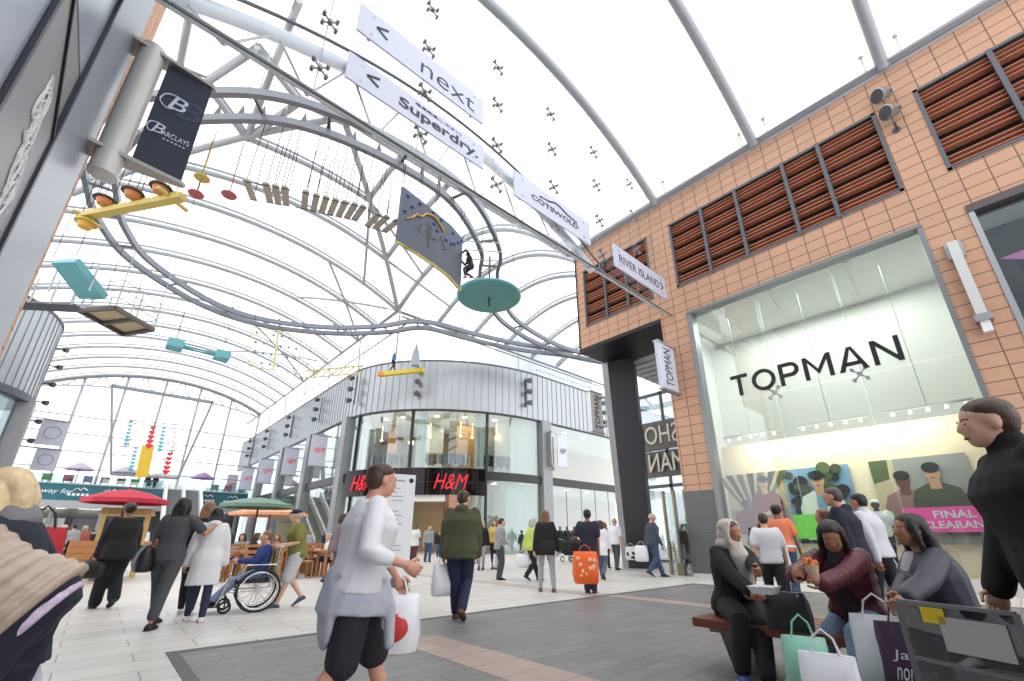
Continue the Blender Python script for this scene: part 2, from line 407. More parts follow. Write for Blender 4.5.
# flat printed artwork: shapes in (u, v) metres on a board
def flat(name, o, x, y, shapes, mats, parent, step=.003):
    o, x, y = V(o), V(x).normalized(), V(y).normalized(); z = x.cross(y); mb = MB()
    for i, (mi, pts) in enumerate(shapes):
        mb.mi = mi; mb.quad(*[o+x*u+y*v+z*(step*(i+1)) for u, v in pts])
    return mb.build(name, mats, parent)
def disc(u, v, a, b=None, n=14, r0=0.): return [(u+a*math.cos(2*PI*i/n+r0), v+(b or a)*math.sin(2*PI*i/n+r0)) for i in range(n)]
def man(u, v, s, skin, top, hair, w=1.):   # a printed half-length figure, v = bottom
    return [(top, [(u-.28*s*w, v), (u+.28*s*w, v), (u+.30*s*w, v+.45*s), (u+.24*s*w, v+.62*s), (u+.08*s, v+.7*s), (u-.08*s, v+.7*s), (u-.24*s*w, v+.62*s), (u-.30*s*w, v+.45*s)]),
            (skin, [(u-.06*s, v+.62*s), (u+.06*s, v+.62*s), (u+.06*s, v+.76*s), (u-.06*s, v+.76*s)]), (skin, disc(u, v+.84*s, .09*s, .12*s)), (1, disc(u-.035*s, v+.86*s, .016*s, .009*s, 8)), (1, disc(u+.035*s, v+.86*s, .016*s, .009*s, 8)), (4, disc(u, v+.775*s, .028*s, .007*s, 8)), (hair, disc(u, v+.92*s, .1*s, .075*s)),
            (skin, [(u-.25*s*w, v+.22*s), (u+.1*s, v+.30*s), (u+.1*s, v+.24*s), (u-.25*s*w, v+.14*s)])]
pc = [mat('print '+n, c, .5, var=.1, scale=20) for n, c in (('grey', (150, 152, 150)), ('black', (30, 28, 28)), ('skin', (196, 150, 122)), ('brown skin', (104, 70, 54)), ('maroon', (120, 44, 50)), ('white', (230, 230, 226)), ('green leaf', (84, 98, 58)), ('blue', (120, 160, 190)), ('camouflage', (74, 78, 52)), ('tan', (196, 180, 150)), ('check', (150, 110, 110)), ('lime', (110, 206, 70)))]
PX = 15.26
def poster(label, y0, y1, z0, z1, shapes):
    t = thing('poster', label, 'poster', (PX, (y0+y1)/2, z0))
    q = MB(); q.box((PX, y0, z0), (PX+.03, y1, z1)); q.build('board', pc[0], t)
    flat('print', (PX, y1, z0), (0, -1, 0), (0, 0, 1), shapes, pc, t)
def posr(x, y): p = at_x(x, y, PX); return p.y, p.z
(a1, b1), (a2, _) = posr(725, 476), posr(779, 470)
zt = 3.1
sh = [(9, [(0, 0), (1.7, 0), (1.7, 2.1), (0, 2.1)])]
for i in range(7): sh.append((1 if i % 2 else 6, [(.75+.1*i-.3, 1.0), (.8+.1*i-.3, 1.0), (-.1+.33*i, 2.1), (-.3+.33*i, 2.1)]))
sh += [(0, [(0, .75), (1.7, .75), (1.7, 1.0), (0, 1.0)])]+man(.5, .25, 1.05, 3, 4, 1, 1.25)+man(1.15, .5, 1.5, 2, 4, 1)
poster('shop poster of two printed figures against a bold striped background, nearest the stone pier', a2, a1, .95, 3.05, sh)
(a1, _), (a2, _) = posr(783, 470), posr(839, 466)
sh = [(7, [(0, 0), (1.65, 0), (1.65, 2.1), (0, 2.1)])]
for i in range(26): sh.append(((6, 8, 1)[i % 3], disc(random.uniform(.05, 1.6), random.uniform(1.1, 2.05), random.uniform(.08, .2))))
sh += [(1, [(.1, 0), (.5, 0), (.3, 1.2), (.15, 1.2)])]+man(.85, .1, 1.9, 2, 5, 1)+[(7, [(.7, .1), (.95, .1), (.95, 1.3), (.75, 1.3)])]
poster('shop poster of one dark haired figure under trees, behind the man in the navy hoodie', a2, a1, .95, 3.05, [s for s in sh])
(a1, _), (a2, _) = posr(868, 462), posr(948, 455)
sh = [(0, [(0, 0), (1.9, 0), (1.9, 2.1), (0, 2.1)]), (9, [(0, .8), (.5, .9), (.5, 2.1), (0, 2.1)]), (6, [(0, 1.5), (.35, 1.6), (.4, 2.1), (0, 2.1)])]+man(.6, .15, 1.65, 3, 10, 1)+man(1.2, .2, 1.75, 2, 8, 1)+[(5, [(1.5, .3), (1.62, .3), (1.62, .6), (1.5, .6)])]
poster('shop poster of two standing figures in check and camouflage shirts, above the pink banner', a2, a1, .95, 3.05, sh)
t = thing('sale_banner', 'bright pink sale banner with white capitals across the shop display', 'banner', (14.7, 1.2, 1.2))
pA, pB = at_x(903, 514, 14.7), at_x(986, 509, 14.7)
q = MB(); q.box((14.7, pB.y-.5, 1.22), (14.72, pA.y, 1.78)); q.build('board', mat('pink card', (236, 82, 160), .5, var=.02, emit=.12), t)
text('FINAL', 'lettering', (14.69, pA.y-.55, 1.53), (0, -1, 0), (0, 0, 1), .72, .17, white_p, t, .004, .02)
text('CLEARANCE', 'lettering', (14.69, pA.y-.3, 1.3), (0, -1, 0), (0, 0, 1), 1.35, .17, white_p, t, .004, .02)
for k, (xx, lab, w) in enumerate(((884, 'lime green card in the shop window just left of the pink banner', .42), (806, 'lime green card in the shop window behind the child in white', .62))):
    p = at_x(xx, 518, 14.7); q = MB(); q.box((14.7, p.y-w/2, 1.08), (14.72, p.y+w/2, 1.72)); tag(q.build('sale_card', mat('lime card', (126, 214, 70), .5, var=.02, emit=.12)), lab, 'card')

# purple graphic behind the second window
t = thing('window_poster', 'dark purple patterned poster behind the window at the right edge', 'poster', (14.2, -3, 2.6))
q = MB(); q.box((14.2, -7, 2.4), (14.23, -1.42, 7.2)); q.build('board', mat('charcoal print', (74, 70, 76), .5), t)
sh = []
for i in range(60):
    u, v = random.uniform(.1, 5), random.uniform(.2, 4.6); a = random.uniform(.12, .4); r0 = random.uniform(0, 3)
    sh.append((i % 3, [(u+a*math.cos(r0), v+a*math.sin(r0)), (u+.3*a*math.cos(r0+1.6), v+.3*a*math.sin(r0+1.6)), (u-a*math.cos(r0+.4), v-a*math.sin(r0+.4)), (u+.35*a*math.cos(r0-1.6), v+.35*a*math.sin(r0-1.6))]))
for i in range(30):
    u, v = random.uniform(.05, 1.0), random.uniform(.2, 4.6); a = random.uniform(.15, .4); r0 = random.uniform(0, 3)
    sh.append((i % 3, [(u+a*math.cos(r0), v+a*math.sin(r0)), (u+.3*a*math.cos(r0+1.6), v+.3*a*math.sin(r0+1.6)), (max(u-a*math.cos(r0+.4), .02), v-a*math.sin(r0+.4)), (u+.35*a*math.cos(r0-1.6), v+.35*a*math.sin(r0-1.6))]))
flat('print', (14.2, -1.42, 2.5), (0, -1, 0), (0, 0, 1), sh, [mat('print magenta', (196, 60, 170), .5), mat('print violet', (146, 60, 150), .5), mat('print pink', (220, 120, 190), .5)], t)
q = MB()
for i in range(5):
    pts = [(14.18, -1.95-.16*i-.1*math.sin(k*1.1+i), 5.2-.28*k*.4-.25*i) for k in range(9)]; q.tube(pts, .025, 5)
q.build('script', white_p, t)

# ------------------------------------------------------------------ fittings on the terracotta wall
p, p2 = at_x(951, 246, TX), at_x(991, 334, TX)
t = thing('wall_light', 'long white vertical bar light on the terracotta pier between two windows', 'light', (TX, -.58, 5.4))
q = MB(); q.box((TX-.24, -.66, 5.75), (TX-.06, -.48, 7.72)); q.build('lamp_body', mat('satin white metal', (214, 214, 212), .35, .3, var=.02), t)
q = MB(); q.box((TX-.06, -.72, 7.35), (TX, -.42, 7.78)); q.build('bracket', alu, t); q = MB(); q.box((TX-.27, -.71, 5.62), (TX, -.43, 5.78)); q.build('bracket', alu, t)
q = MB(); q.box((TX-.22, -.65, 5.36), (TX-.06, -.49, 5.62)); q.build('lens', white_p, t)
def flood(label, X, y, z, aim, r=.17, grp=None, foot=None):
    t = thing('floodlight', label, 'light', (X, y, z), grp); a = V(aim).normalized(); c = V((X-.3, y, z))
    q = MB(); q.lathe(c-a*r*1.1, [(r*.45, -.02), (r*.7, .1*r), (r*.75, r*.9), (r, r*1.2), (r*1.05, r*1.7), (r*.98, r*1.75)], 18, a); q.build('housing', alu, t, smooth=True)
    q = MB(); q.lathe(c-a*r*1.1, [(r*.95, r*1.76), (r*.3, r*1.78)], 18, a); q.build('lens', mat('dark lens', (70, 72, 76), .15), t)
    q = MB(); q.box((X-.3, y-r*1.2, z-.04), (X-.25, y-r*1.1, z+.04)); q.tube([(X-.3, y, z-r), (X-.3, y, z-r-.2), (X, y-.02, z-r-.25)], .03, 8); q.lathe((X-.03, y, z-r-.25), [(.09, 0), (.09, .03)], 12, (1, 0, 0)); q.build('bracket', steel_dk, t)
flood('upper of the two round floodlights on the terracotta wall', TX, -.42, 12.72, (-.75, .8, -.4), .2)
flood('lower of the two round floodlights on the terracotta wall', TX, -.45, 12.05, (-.75, .8, -.35), .2)

# ------------------------------------------------------------------ projecting and hanging signs
def blade(label, X0, X1, Y, z0, z1, s, side, vertical, m_ink=black_ink, board=white_sign, body=True, cw=None, th=.12, red=False):
    """double sided board projecting from a wall at X0 to X1, plane Y = const"""
    t = thing('projecting_sign', label, 'sign', ((X0+X1)/2, Y, z0))
    q = MB(); q.box((X0, Y, z0), (X1, Y+th, z1)); q.build('board', board, t)
    q = MB(); q.box((min(X0, X1)-.02, Y-.03, z1), (max(X0, X1)+.08, Y+th+.03, z1+.06)); q.build('bracket', alu, t); q = MB(); q.box((min(X0, X1)-.02, Y-.03, z0-.06), (max(X0, X1)+.08, Y+th+.03, z0)); q.build('bracket', alu, t)
    if s:
        if vertical:
            w = abs(X1-X0); h = z1-z0; cx = (X0+X1)/2
            text(s, 'lettering', (cx+w*.22, Y-.005, z0+h*.08), (0, 0, 1), (-1, 0, 0), h*.84, w*.42, m_ink, t, .006, 0)
        else:
            w = abs(X1-X0); h = z1-z0
            text(s, 'lettering', (min(X0, X1)+w*.2, Y-.005, z0+h*.42), (1, 0, 0), (0, 0, 1), w*.6, h*.2, m_ink, t, .006, .02, shear=.2)
    return t
blade('white projecting sign with upright black capitals on the terracotta corner pier', 12.62, 13.7, 6.72, 5.72, 7.35, 'TOPMAN', 1, True)
t = blade('white upright sign beside the dark leaning column of the arcade', 16.98, 17.9, 13, 6.05, 8.1, 'TOPMAN', 1, True, board=mat('bright white board', (244, 244, 244), .5, var=.01))
for z in (6.3, 7.8): q = MB(); q.beam((17.6, 13, z), (17.5, 11.6, z), .08); q.build('arm', alu, t)

SY = 6.6   # plane of the hanging glass screen
def hang(label, s, X0, X1, z0, z1, bold, tw, th_, ox, oz, extra=None, ink_=ink, spacing=1.):
    t = thing('hanging_sign', label, 'sign', ((X0+X1)/2, SY-.1, z0))
    q = MB(); q.box((X0, SY-.12, z0), (X1, SY-.08, z1)); q.build('board', white_sign, t)
    q = MB()
    for x in (X0+.3, X1-.3):
        for z in (z0+.15, z1-.15): q.lathe((x, SY-.125, z), [(.04, 0), (.04, .16)], 10, (0, 1, 0))
    q.build('fixing', alu, t)
    w, h = X1-X0, z1-z0
    text(s, 'lettering', (X0+ox*w, SY-.125, z0+oz*h), (1, 0, 0), (0, 0, 1), tw*w, th_*h, ink_, t, .008, bold, spacing=spacing)
    if extra: extra(t, X0, z0, w, h)
    return t
def chev(t, X0, z0, w, h, right=False):
    q = MB(); u, v, a = (X0+.93*w, z0+.5*h, .05*w) if right else (X0+.12*w, z0+.55*h, -.075*w)
    for sg in (1, -1): q.beam((u, SY-.13, v), (u-a, SY-.13, v+sg*h*.17), .012, .05)
    q.build('arrow', ink, t)
hang('pale sign with thin lower case lettering and left arrow, upper of the two', 'next', 1.56, 4.84, 10.82, 11.66, -.012, .46, .42, .45, .2, chev)
def sd(t, X0, z0, w, h):
    chev(t, X0, z0, w, h)
    text('極度乾燥(しなさい)', 'lettering', (X0+.44*w, SY-.125, z0+.73*h), (1, 0, 0), (0, 0, 1), .36*w, .12*h, ink, t, .006)
hang('pale sign with heavy lettering and left arrow, lower of the two', 'Superdry.', 1.51, 4.89, 9.4, 10.1, .022, .62, .5, .33, .16, sd)
def ct(t, X0, z0, w, h):
    q = MB(); q.tube([(X0+.30*w, SY-.13, z0+.62*h), (X0+.42*w, SY-.13, z0+.68*h), (X0+.5*w, SY-.13, z0+.80*h), (X0+.56*w, SY-.13, z0+.78*h), (X0+.66*w, SY-.13, z0+.66*h), (X0+.8*w, SY-.13, z0+.58*h)], .02, 5)
    q.build('mountain_mark', ink, t)
hang('pale sign with wide spaced capitals below a mountain line, in the middle of the screen', 'COTSWOLD', 5.89, 8.97, 9.25, 10.07, .02, .62, .2, .2, .32, ct)
hang('pale sign with thin capitals and a right arrow hanging nearest the terracotta building', 'RIVER ISLAND', 10.15, 13.3, 9.1, 9.95, -.004, .76, .36, .09, .3, lambda t, a, b, c, d: chev(t, a, b, c, d, True))
# ------------------------------------------------------------------ the left-hand building
LX = -1.6
panel_g = mat('grey fascia panel', (128, 130, 134), .45, .2, var=.06, scale=1.)
panel_b = mat('blue grey metal pier', (146, 152, 164), .38, .35, var=.08, scale=.9)
m = MB(); m.mi = 0; m.box((-7, -6, 0), (LX-.05, 9.2, 16.5)); m.mi = 1; m.box((LX-.05, 7.26, 0), (LX, 9.02, 16.5)); m.mi = 2; m.box((-7, 9.02, 0), (LX-.01, 9.25, 16.5)); m.box((-7, 9.25, 9.2), (LX-.03, 10.3, 16.5))
m.mi = 3
for y in (5.42, 7.2): m.box((LX-.05, y-.035, 0), (LX+.005, y+.035, 16.5))
struct(m, 'wall_left', [panel_g, panel_b, terracotta, mat('navy black frame', (44, 46, 58), .4, .2)])
q = MB(); q.prism([(LX-.049, 5.47, 0), (LX-.049, 7.15, 0), (LX-.049, 7.15, 5.95), (LX-.049, 5.47, 7.05)], (.02, 0, 0)); s = thing('shop_fascia', 'grey panel with a frosted white script mark on the left-hand building', 'panel', (LX-.1, 6.3, 0))
q.build('board', panel_g, s)
q = MB(); q.beam((LX-.025, 7.15, 5.97), (LX-.025, 5.47, 7.07), .045, .045); q.build('edge_trim', black_steel, s)
q = MB()
s0, s1 = at_x(4, 205, LX-.02), at_x(46, 92, LX-.02)
amp = [random.uniform(.4, 1.5) for _ in range(14)]
pts = [s0.lerp(s1, k/129)+V((0, .12*math.cos(k*.47)*amp[(k+4)//13], (.24*math.sin(k*.47+.5*math.sin(k*.13)))*amp[k//13 if k//13 < 14 else 13])) for k in range(130)]
q.tube(pts, .014, 5); q.tube([p+V((0, .05*math.sin(k*.31), .08*math.cos(k*.23))) for k, p in enumerate(pts)], .009, 4)
q.build('script_mark', mat('frosted white', (206, 208, 212), .6), s)
q = MB(); q.box((LX-.049, 5.47, 7.1), (LX-.04, 7.15, 16.4)); q.box((LX-.049, -5.9, 0), (LX-.04, 5.37, 16.4)); tag(q.build('window_3', mat('blue grey reflection panel', (150, 157, 173), .25, .2, var=.06, scale=.8)), kind='structure')  # opaque sheet, the glass reflection is put into its blue-grey colour
# bank banner on a white column bracket
BY = 8.8
t = thing('projecting_banner', 'dark navy banner with white script hung from a white tube on the left pier', 'banner', (-1.0, BY, 6.9))
q = MB(); q.lathe((-1.32, BY, 6.75), [(.15, 0), (.2, .03), (.2, 3.1), (.15, 3.13)], 24); q.build('support_tube', mat('pale warm metal', (196, 193, 190), .4, .2, var=.03), t, smooth=True)
for z in (7.18, 9.68):
    q = MB(); q.prism([(-1.6, BY-.22, z), (-.32, BY-.06, z), (-.26, BY, z), (-.32, BY+.06, z), (-1.6, BY+.22, z)], (0, 0, .07)); q.build('bracket', mat('grey bracket metal', (150, 147, 142), .4, .4), t)
q = MB(); q.box((-1.06, BY-.03, 7.25), (-.34, BY+.03, 9.66)); q.build('cloth', mat('navy banner cloth', (44, 50, 66), .7, var=.06), t)
def wb2(s, *a, **k): return text(s, 'lettering', *a, white_sign, t, .006, **k)
yy = BY-.04
wb2('B', (-.87, yy, 8.72), (1, 0, 0), (0, 0, 1), .24, .32, bold=.0, shear=.25)
def smooth_tube(P, r):
    P = [V(p) for p in P]; P = [P[0]]+P+[P[-1]]; o = []
    for i in range(1, len(P)-2):
        for k in range(6):
            u = k/6; a, b, c, d = P[i-1:i+3]; o.append(.5*((2*b)+(c-a)*u+(2*a-5*b+4*c-d)*u*u+(3*b-3*c+d-a)*u**3))
    q = MB(); q.tube(o+[P[-1]], r, 5); q.build('flourish', white_sign, t)
smooth_tube([(-.74, yy, 8.76), (-.88, yy, 8.68), (-1.0, yy, 8.8), (-.95, yy, 8.98), (-.8, yy, 9.04), (-.66, yy, 9.0)], .014)
smooth_tube([(-.9, yy, 8.07), (-.99, yy, 8.03), (-1.04, yy, 8.13), (-1.0, yy, 8.24), (-.88, yy, 8.27)], .011)
wb2('B', (-.96, yy, 8.05), (1, 0, 0), (0, 0, 1), .15, .22, shear=.25)
wb2('ARCLAYS', (-.82, yy, 8.05), (1, 0, 0), (0, 0, 1), .42, .11)
q = MB()
for i in range(6): q.box((-.78+.06*i, BY-.04, 7.97), (-.745+.06*i, BY-.034, 7.995))
q.build('small_print', white_sign, t)
text('B', 'ghost_letter', (-.72, BY-.034, 8.62), (1, 0, 0), (0, 0, 1), .32, .46, mat('navy ghost print', (62, 70, 88), .7), t, .004, shear=.25)
# ------------------------------------------------------------------ corner store with the rounded front
def epath(off=0., a0=0., a1=90., n=30):
    """rounded corner of the store, pushed inward by off"""
    return [V((26.8-(13-off)*math.cos(R(a0+(a1-a0)*i/n)), 37-(11-off)*math.sin(R(a0+(a1-a0)*i/n)), 0)) for i in range(n+1)]
def path(off=0., n=30): return [V((13.8+off, 78, 0)), V((13.8+off, 57, 0))] + epath(off, 0, 90, n) + [V((36, 26+off, 0)), V((48, 26+off, 0))]
def wall_strip(mb, pts, z0, z1, th):   # closed wall of thickness th following pts (inward = left normal estimated)
    ins = []
    for i, p in enumerate(pts):
        d = (pts[min(i+1, len(pts)-1)]-pts[max(i-1, 0)]).normalized(); ins.append(p+V((-d.y, d.x, 0))*th)
    for i in range(len(pts)-1):
        a, b, c, d = pts[i], pts[i+1], ins[i+1], ins[i]
        mb.hexa([(a.x, a.y, z0), (b.x, b.y, z0), (c.x, c.y, z0), (d.x, d.y, z0), (a.x, a.y, z1), (b.x, b.y, z1), (c.x, c.y, z1), (d.x, d.y, z1)])
st = thing('shop_building', 'grey clad corner store with a curved two-storey glass front', 'building', (24, 36, 0))
ZB, ZH, ZP = 5.4, 10.8, 14.9
q = MB(); wall_strip(q, path(0, 36), ZH, ZP, .3); q.build('cladding', cladp, st, smooth=False)
q = MB()
pp = path(-.015, 90)
acc = 0.
for i in range(len(pp)-1):   # standing seams of the cladding, staggered sheets
    L = (pp[i+1]-pp[i]).length; d = (pp[i+1]-pp[i])/L
    while acc < L:
        c = pp[i]+d*acc; k = random.random(); nrm = V((-d.y, d.x, 0))
        q.obox((c.x, c.y, (ZH+ZP)/2), d*.012, nrm*.025, (0, 0, (ZP-ZH)/2))
        acc += .62
    acc -= L
q.build('cladding_seams', mat('grey seam metal', (160, 163, 168), .36, .6), st)  # seam metal slightly darker than the cladding sheets
q = MB(); wall_strip(q, path(-.05, 36), ZP, ZP+.12, .5); q.build('coping', steel_dk, st)
q = MB(); wall_strip(q, path(-.02, 36), ZB-.05, 6.0, .25); q.build('floor_band', mat('black band', (36, 37, 40), .35), st)
q = MB(); wall_strip(q, path(-.02, 36), ZH-.12, ZH, .3); q.build('window_head', mat('black head trim', (48, 50, 54), .4), st)
# glazing, two storeys (bays follow the mullions)
ang = [-1, 12, 38, 66, 91]
def bay(p0s, z0, z1, nm='window'):
    g = MB(); wall_strip(g, p0s, z0, z1, .03); return g.build(nm, glz, st)
def arcpts(a0, a1, off=.12, n=8): return epath(off, max(a0, 0), min(a1, 90), n)
for i in range(4):
    bay(arcpts(ang[i], ang[i+1]), 6.0, ZH-.1)
    if i in (0, 3): bay(arcpts(ang[i], ang[i+1]), .15, ZB)
bay(arcpts(12, 29), .15, 4.2); bay(arcpts(56, 66), .15, 4.2)
for a in ang[1:4]:
    p = epath(.06, a, a, 1)[0]
    g = MB(); g.box((p.x-.09, p.y-.09, 6), (p.x+.09, p.y+.09, ZH)); g.build('mullion', black_steel, st)
    if a == 12 or a == 66: g = MB(); g.box((p.x-.08, p.y-.08, 0), (p.x+.08, p.y+.08, ZB)); g.build('mullion', black_steel, st)
for a0, a1, z0_, z1_ in ((1.5, 10.5, 6.02, 10.7), (13, 15.5, 6.02, 10.7), (39.2, 43, 6.02, 10.7), (62, 65, 6.02, 10.7), (77, 89.5, 6.02, 10.7), (1.5, 10.5, .05, 5.3), (75, 89.5, .05, 5.3)):
    g = MB(); wall_strip(g, epath(.7, a0, a1, 6), z0_, z1_, .06); g.build('window_screen', mat('pale grey green screen', (206, 212, 208), .7, var=.02), st)
for (a, w) in ((2.5, .35), (14.5, .3), (40.5, .5), (64.5, .3)):   # white blinds and inner posts beside the mullions
    p = epath(.5, a, a, 1)[0]; g = MB(); g.box((p.x-w/2, p.y-.08, 6), (p.x+w/2, p.y+.08, ZH-.1)); g.build('inner_post', white_wall, st)
cols = [(13.75, 36.4), (13.75, 45.3), (13.75, 54.3), (13.75, 63.4), (13.75, 72.5), (27.2, 25.95), (38.5, 25.95)]
for x, y in cols:
    g = MB(); L = y > 26
    if L: g.box((x-.25, y-.5, 0), (x+.5, y+.5, ZH))
    else: g.box((x-.55, y-.2, 0), (x+.55, y+.5, ZH))
    g.build('column', mat('grey clad column', (146, 149, 153), .45, .2), st)
for i in range(4):
    y0, y1 = cols[i][1]+.5, cols[i+1][1]-.5
    for z0, z1 in ((.15, ZB), (6, ZH-.1)): g = MB(); g.box((13.9, y0, z0), (13.93, y1, z1)); g.build('window', glz, st)
for z0, z1 in ((.15, ZB), (6, ZH-.1)):
    g = MB(); g.box((27.8, 26.1, z0), (37.9, 26.13, z1)); g.build('window', glz, st)
    g = MB()
    for k in range(1, 5 if z0 < 1 else 1): g.box((27.8+2*k-.01, 26.08, z0), (27.8+2*k+.01, 26.12, z1))
    if g.v: g.build('glass_joint', steel_dk, st)
# interior shell
q = MB(); q.prism([p+V((0, 0, ZB)) for p in path(.3, 20)]+[V((48, 78, ZB))], (0, 0, .6)); q.build('floor_slab', white_wall, st)
q = MB(); q.prism([p+V((0, 0, ZH)) for p in path(.3, 20)]+[V((48, 78, ZH))], (0, 0, .25)); q.build('ceiling', white_wall, st)
q = MB(); wall_strip(q, [V((20.5, 78, 0)), V((20.5, 42, 0)), V((22, 37.5, 0)), V((26, 34, 0)), V((48, 34, 0))], .02, ZH, .2); q.build('inner_wall', mat('tan inner wall', (170, 148, 118), .8, var=.08), st)
q = MB(); q.box((24.5, 27.2, .02), (24.7, 33.8, ZH)); q.box((19.2, 33.4, 6), (21.6, 33.6, ZH)); q.box((22.9, 29.8, 0), (27.2, 30, ZH)); q.build('partition', mat('pale grey partition', (200, 206, 204), .8, var=.03), st)
q = MB(); q.box((21.9, 31.5, 6), (23.9, 31.8, ZH)); q.box((17.5, 36, 6), (18.4, 36.3, ZH)); q.build('display_wall', mat('ochre display wall', (176, 132, 76), .7, var=.2), st)
# entrance fascia of dark mirror tiles with red lettering
q = MB(); wall_strip(q, epath(-.12, 9, 65.5, 24), 4.15, 6.15, .2); q.build('entrance_fascia', brick_mat('dark mirror tile', (40, 34, 34), (26, 24, 26), (96, 92, 90), .8, 1.05, .008, 'XZ', (0, 5.1), rough=.08, metal=.6, var=.3), st)
for a in (30, 54):
    p = epath(-.1, a, a, 1)[0]; g = MB(); g.box((p.x-.35, p.y-.2, 0), (p.x+.35, p.y+.5, 4.15)); g.build('door_post', mat('copper mirror post', (150, 108, 86), .2, .5, var=.2), st)
pa, pb = epath(-.1, 32, 32, 1)[0], epath(-.1, 54, 54, 1)[0]
q = MB(); q.prism([(pa.x, pa.y, 3.7), (pb.x, pb.y, 3.7), (pb.x+.4, pb.y+.5, 3.7), (pa.x+.4, pa.y+.5, 3.7)], (0, 0, .45)); q.build('door_header', white_wall, st)
for a, nm in ((53, 'near'), (19, 'far')):
    p = epath(-.2, a, a, 1)[0]; p2 = epath(-.2, a+1, a+1, 1)[0]; d = (p2-p).normalized(); wd = 2.3 if nm == 'near' else 2.0
    text('H&M', 'lettering', p-d*wd/2+V((0, 0, 4.55)), d, (0, 0, 1), wd, 1.15, red_ink, st, .08, .0, shear=.25)
# flat grey building and terrace behind the store parapet
b2 = thing('upper_storey', 'pale ribbed upper storey set back behind the store parapet on the right', 'building', (38, 36, 14.9))
q = MB(); q.loft([[(x, y, z) for x, y in [(30, 60), (30, 33)]+[(32-2*math.cos(a), 33-2*math.sin(a)) for a in (0.4, .8, 1.2)]+[(41, 31), (42.5, 32), (43, 34), (43, 60)]] for z in (15, 22)]); q.build('walls', brick_mat('pale ribbed cladding', (205, 212, 218), (196, 204, 211), (160, 170, 180), .7, 30, .02, 'XZ', rough=.4, var=.05), b2)
t = thing('balustrade', 'glass balustrade along the store parapet on the right', 'balustrade', (36, 27, 15))
q = MB(); q.box((27.5, 27.2, 15.02), (47, 27.23, 16.1)); q.build('glass', glass('balustrade glass', (225, 240, 240), .15), t)
q = MB(); q.tube([(27.5, 27.2, 16.12), (47, 27.2, 16.12)], .04, 8)
for k in range(12): q.tube([(27.6+1.7*k, 27.2, 15), (27.6+1.7*k, 27.2, 16.1)], .03, 6)
q.build('rail', steel, t)
q = MB(); q.ell((29.5, 27.9, 15.35), (.55, 0, 0), (0, .4, 0), (0, 0, .28)); q.ell((29.9, 27.9, 15.6), (.3, 0, 0), (0, .25, 0), (0, 0, .2)); tag(q.build('hard_hats', mat('orange brown plastic', (170, 98, 62), .5)), 'orange brown bundle lying on the parapet behind the arcade column', 'bundle')

# triple floodlights on the cladding
def triple(label, p, d, grp='triple floodlights on the store cladding', z=13.0):
    n = V((d[1], -d[0], 0)).normalized(); t = thing('floodlight_bracket', label, 'light', (p[0], p[1], z-1.3), grp)
    q = MB(); b = V((p[0], p[1], 0))+n*.12; q.beam(b+V((0, 0, z-1.3)), b+V((0, 0, z+1.3)), .09); q.build('rail', steel_dk, t)
    for k in (-1, 0, 1):
        c = b+V((0, 0, z+k*1.0)); a = (n*1.+V((0, 0, -.35))).normalized(); sd_ = V((d[0], d[1], 0)).normalized()*(-.1)
        q = MB(); q.tube([c, c+n*.3, c+a*.4+V((0, 0, .05))], .035, 6); q.lathe(c+n*.25+V((0, 0, .05)), [(.1, 0), (.19, .12), (.24, .42), (.2, .44)], 14, a); q.build('lamp', steel_dk, t, smooth=True)
E38 = epath(0, 38, 38, 1)[0]
for (x, y, d, lab) in ((13.8, 35.2, (0, -1), 'triple floodlight at the left edge of the curved cladding'), (E38.x+.3, E38.y, (.8, -.6), 'triple floodlight above the store entrance'), (25.0, 26.15, (1, -.1), 'triple floodlight above the right end of the curve'), (35.2, 26, (1, 0), 'triple floodlight beside the white upright sign'), (13.8, 43.5, (0, -1), 'triple floodlight second along the store side wall'), (13.8, 52.5, (0, -1), 'triple floodlight third along the store side wall'), (13.8, 61.5, (0, -1), 'triple floodlight fourth along the store side wall'), (13.8, 70, (0, -1), 'triple floodlight furthest along the store side wall')):
    triple(lab, (x, y), d)
# white flags on the columns
for k, (y, lab) in enumerate(((39.5, 'white flag sign nearest the curved store front'), (47.2, 'white flag sign second from the curved store front'), (56, 'white flag sign third from the curved store front'), (65, 'white flag sign fourth from the curved store front'), (74, 'white flag sign furthest from the curved store front'))):
    t = thing('flag_sign', lab, 'sign', (13, y, 7), 'white flag signs along the store side wall')
    q = MB(); q.box((12.1, y, 7.0), (13.45, y+.06, 9.6)); q.build('board', white_sign, t)
    q = MB(); q.box((12.05, y-.03, 9.6), (13.8, y+.09, 9.7)); q.build('arm', alu, t); q = MB(); q.box((12.05, y-.03, 6.9), (13.8, y+.09, 7.0)); q.build('arm', alu, t)
    text('H&M', 'lettering', (12.35, y-.01, 8.1), (1, 0, 0), (0, 0, 1), .85, .5, red_ink, t, .008, .0, shear=.25)
t = thing('flag_sign', 'white flag sign on the grey column right of the store entrance', 'sign', (28.6, 25.3, 7)); 
q = MB(); q.box((28.0, 25.3, 6.9), (29.2, 25.36, 9.7)); q.build('board', white_sign, t); q = MB(); q.box((27.2, 25.28, 9.7), (29.25, 25.4, 9.8)); q.box((27.2, 25.28, 6.8), (29.25, 25.4, 6.9)); q.box((27.2, 25.28, 6.8), (27.3, 25.95, 9.8)); q.build('arm', alu, t)
text('H&M', 'lettering', (28.25, 25.29, 8.0), (1, 0, 0), (0, 0, 1), .7, .5, ink, t, .008, .0, shear=.25)
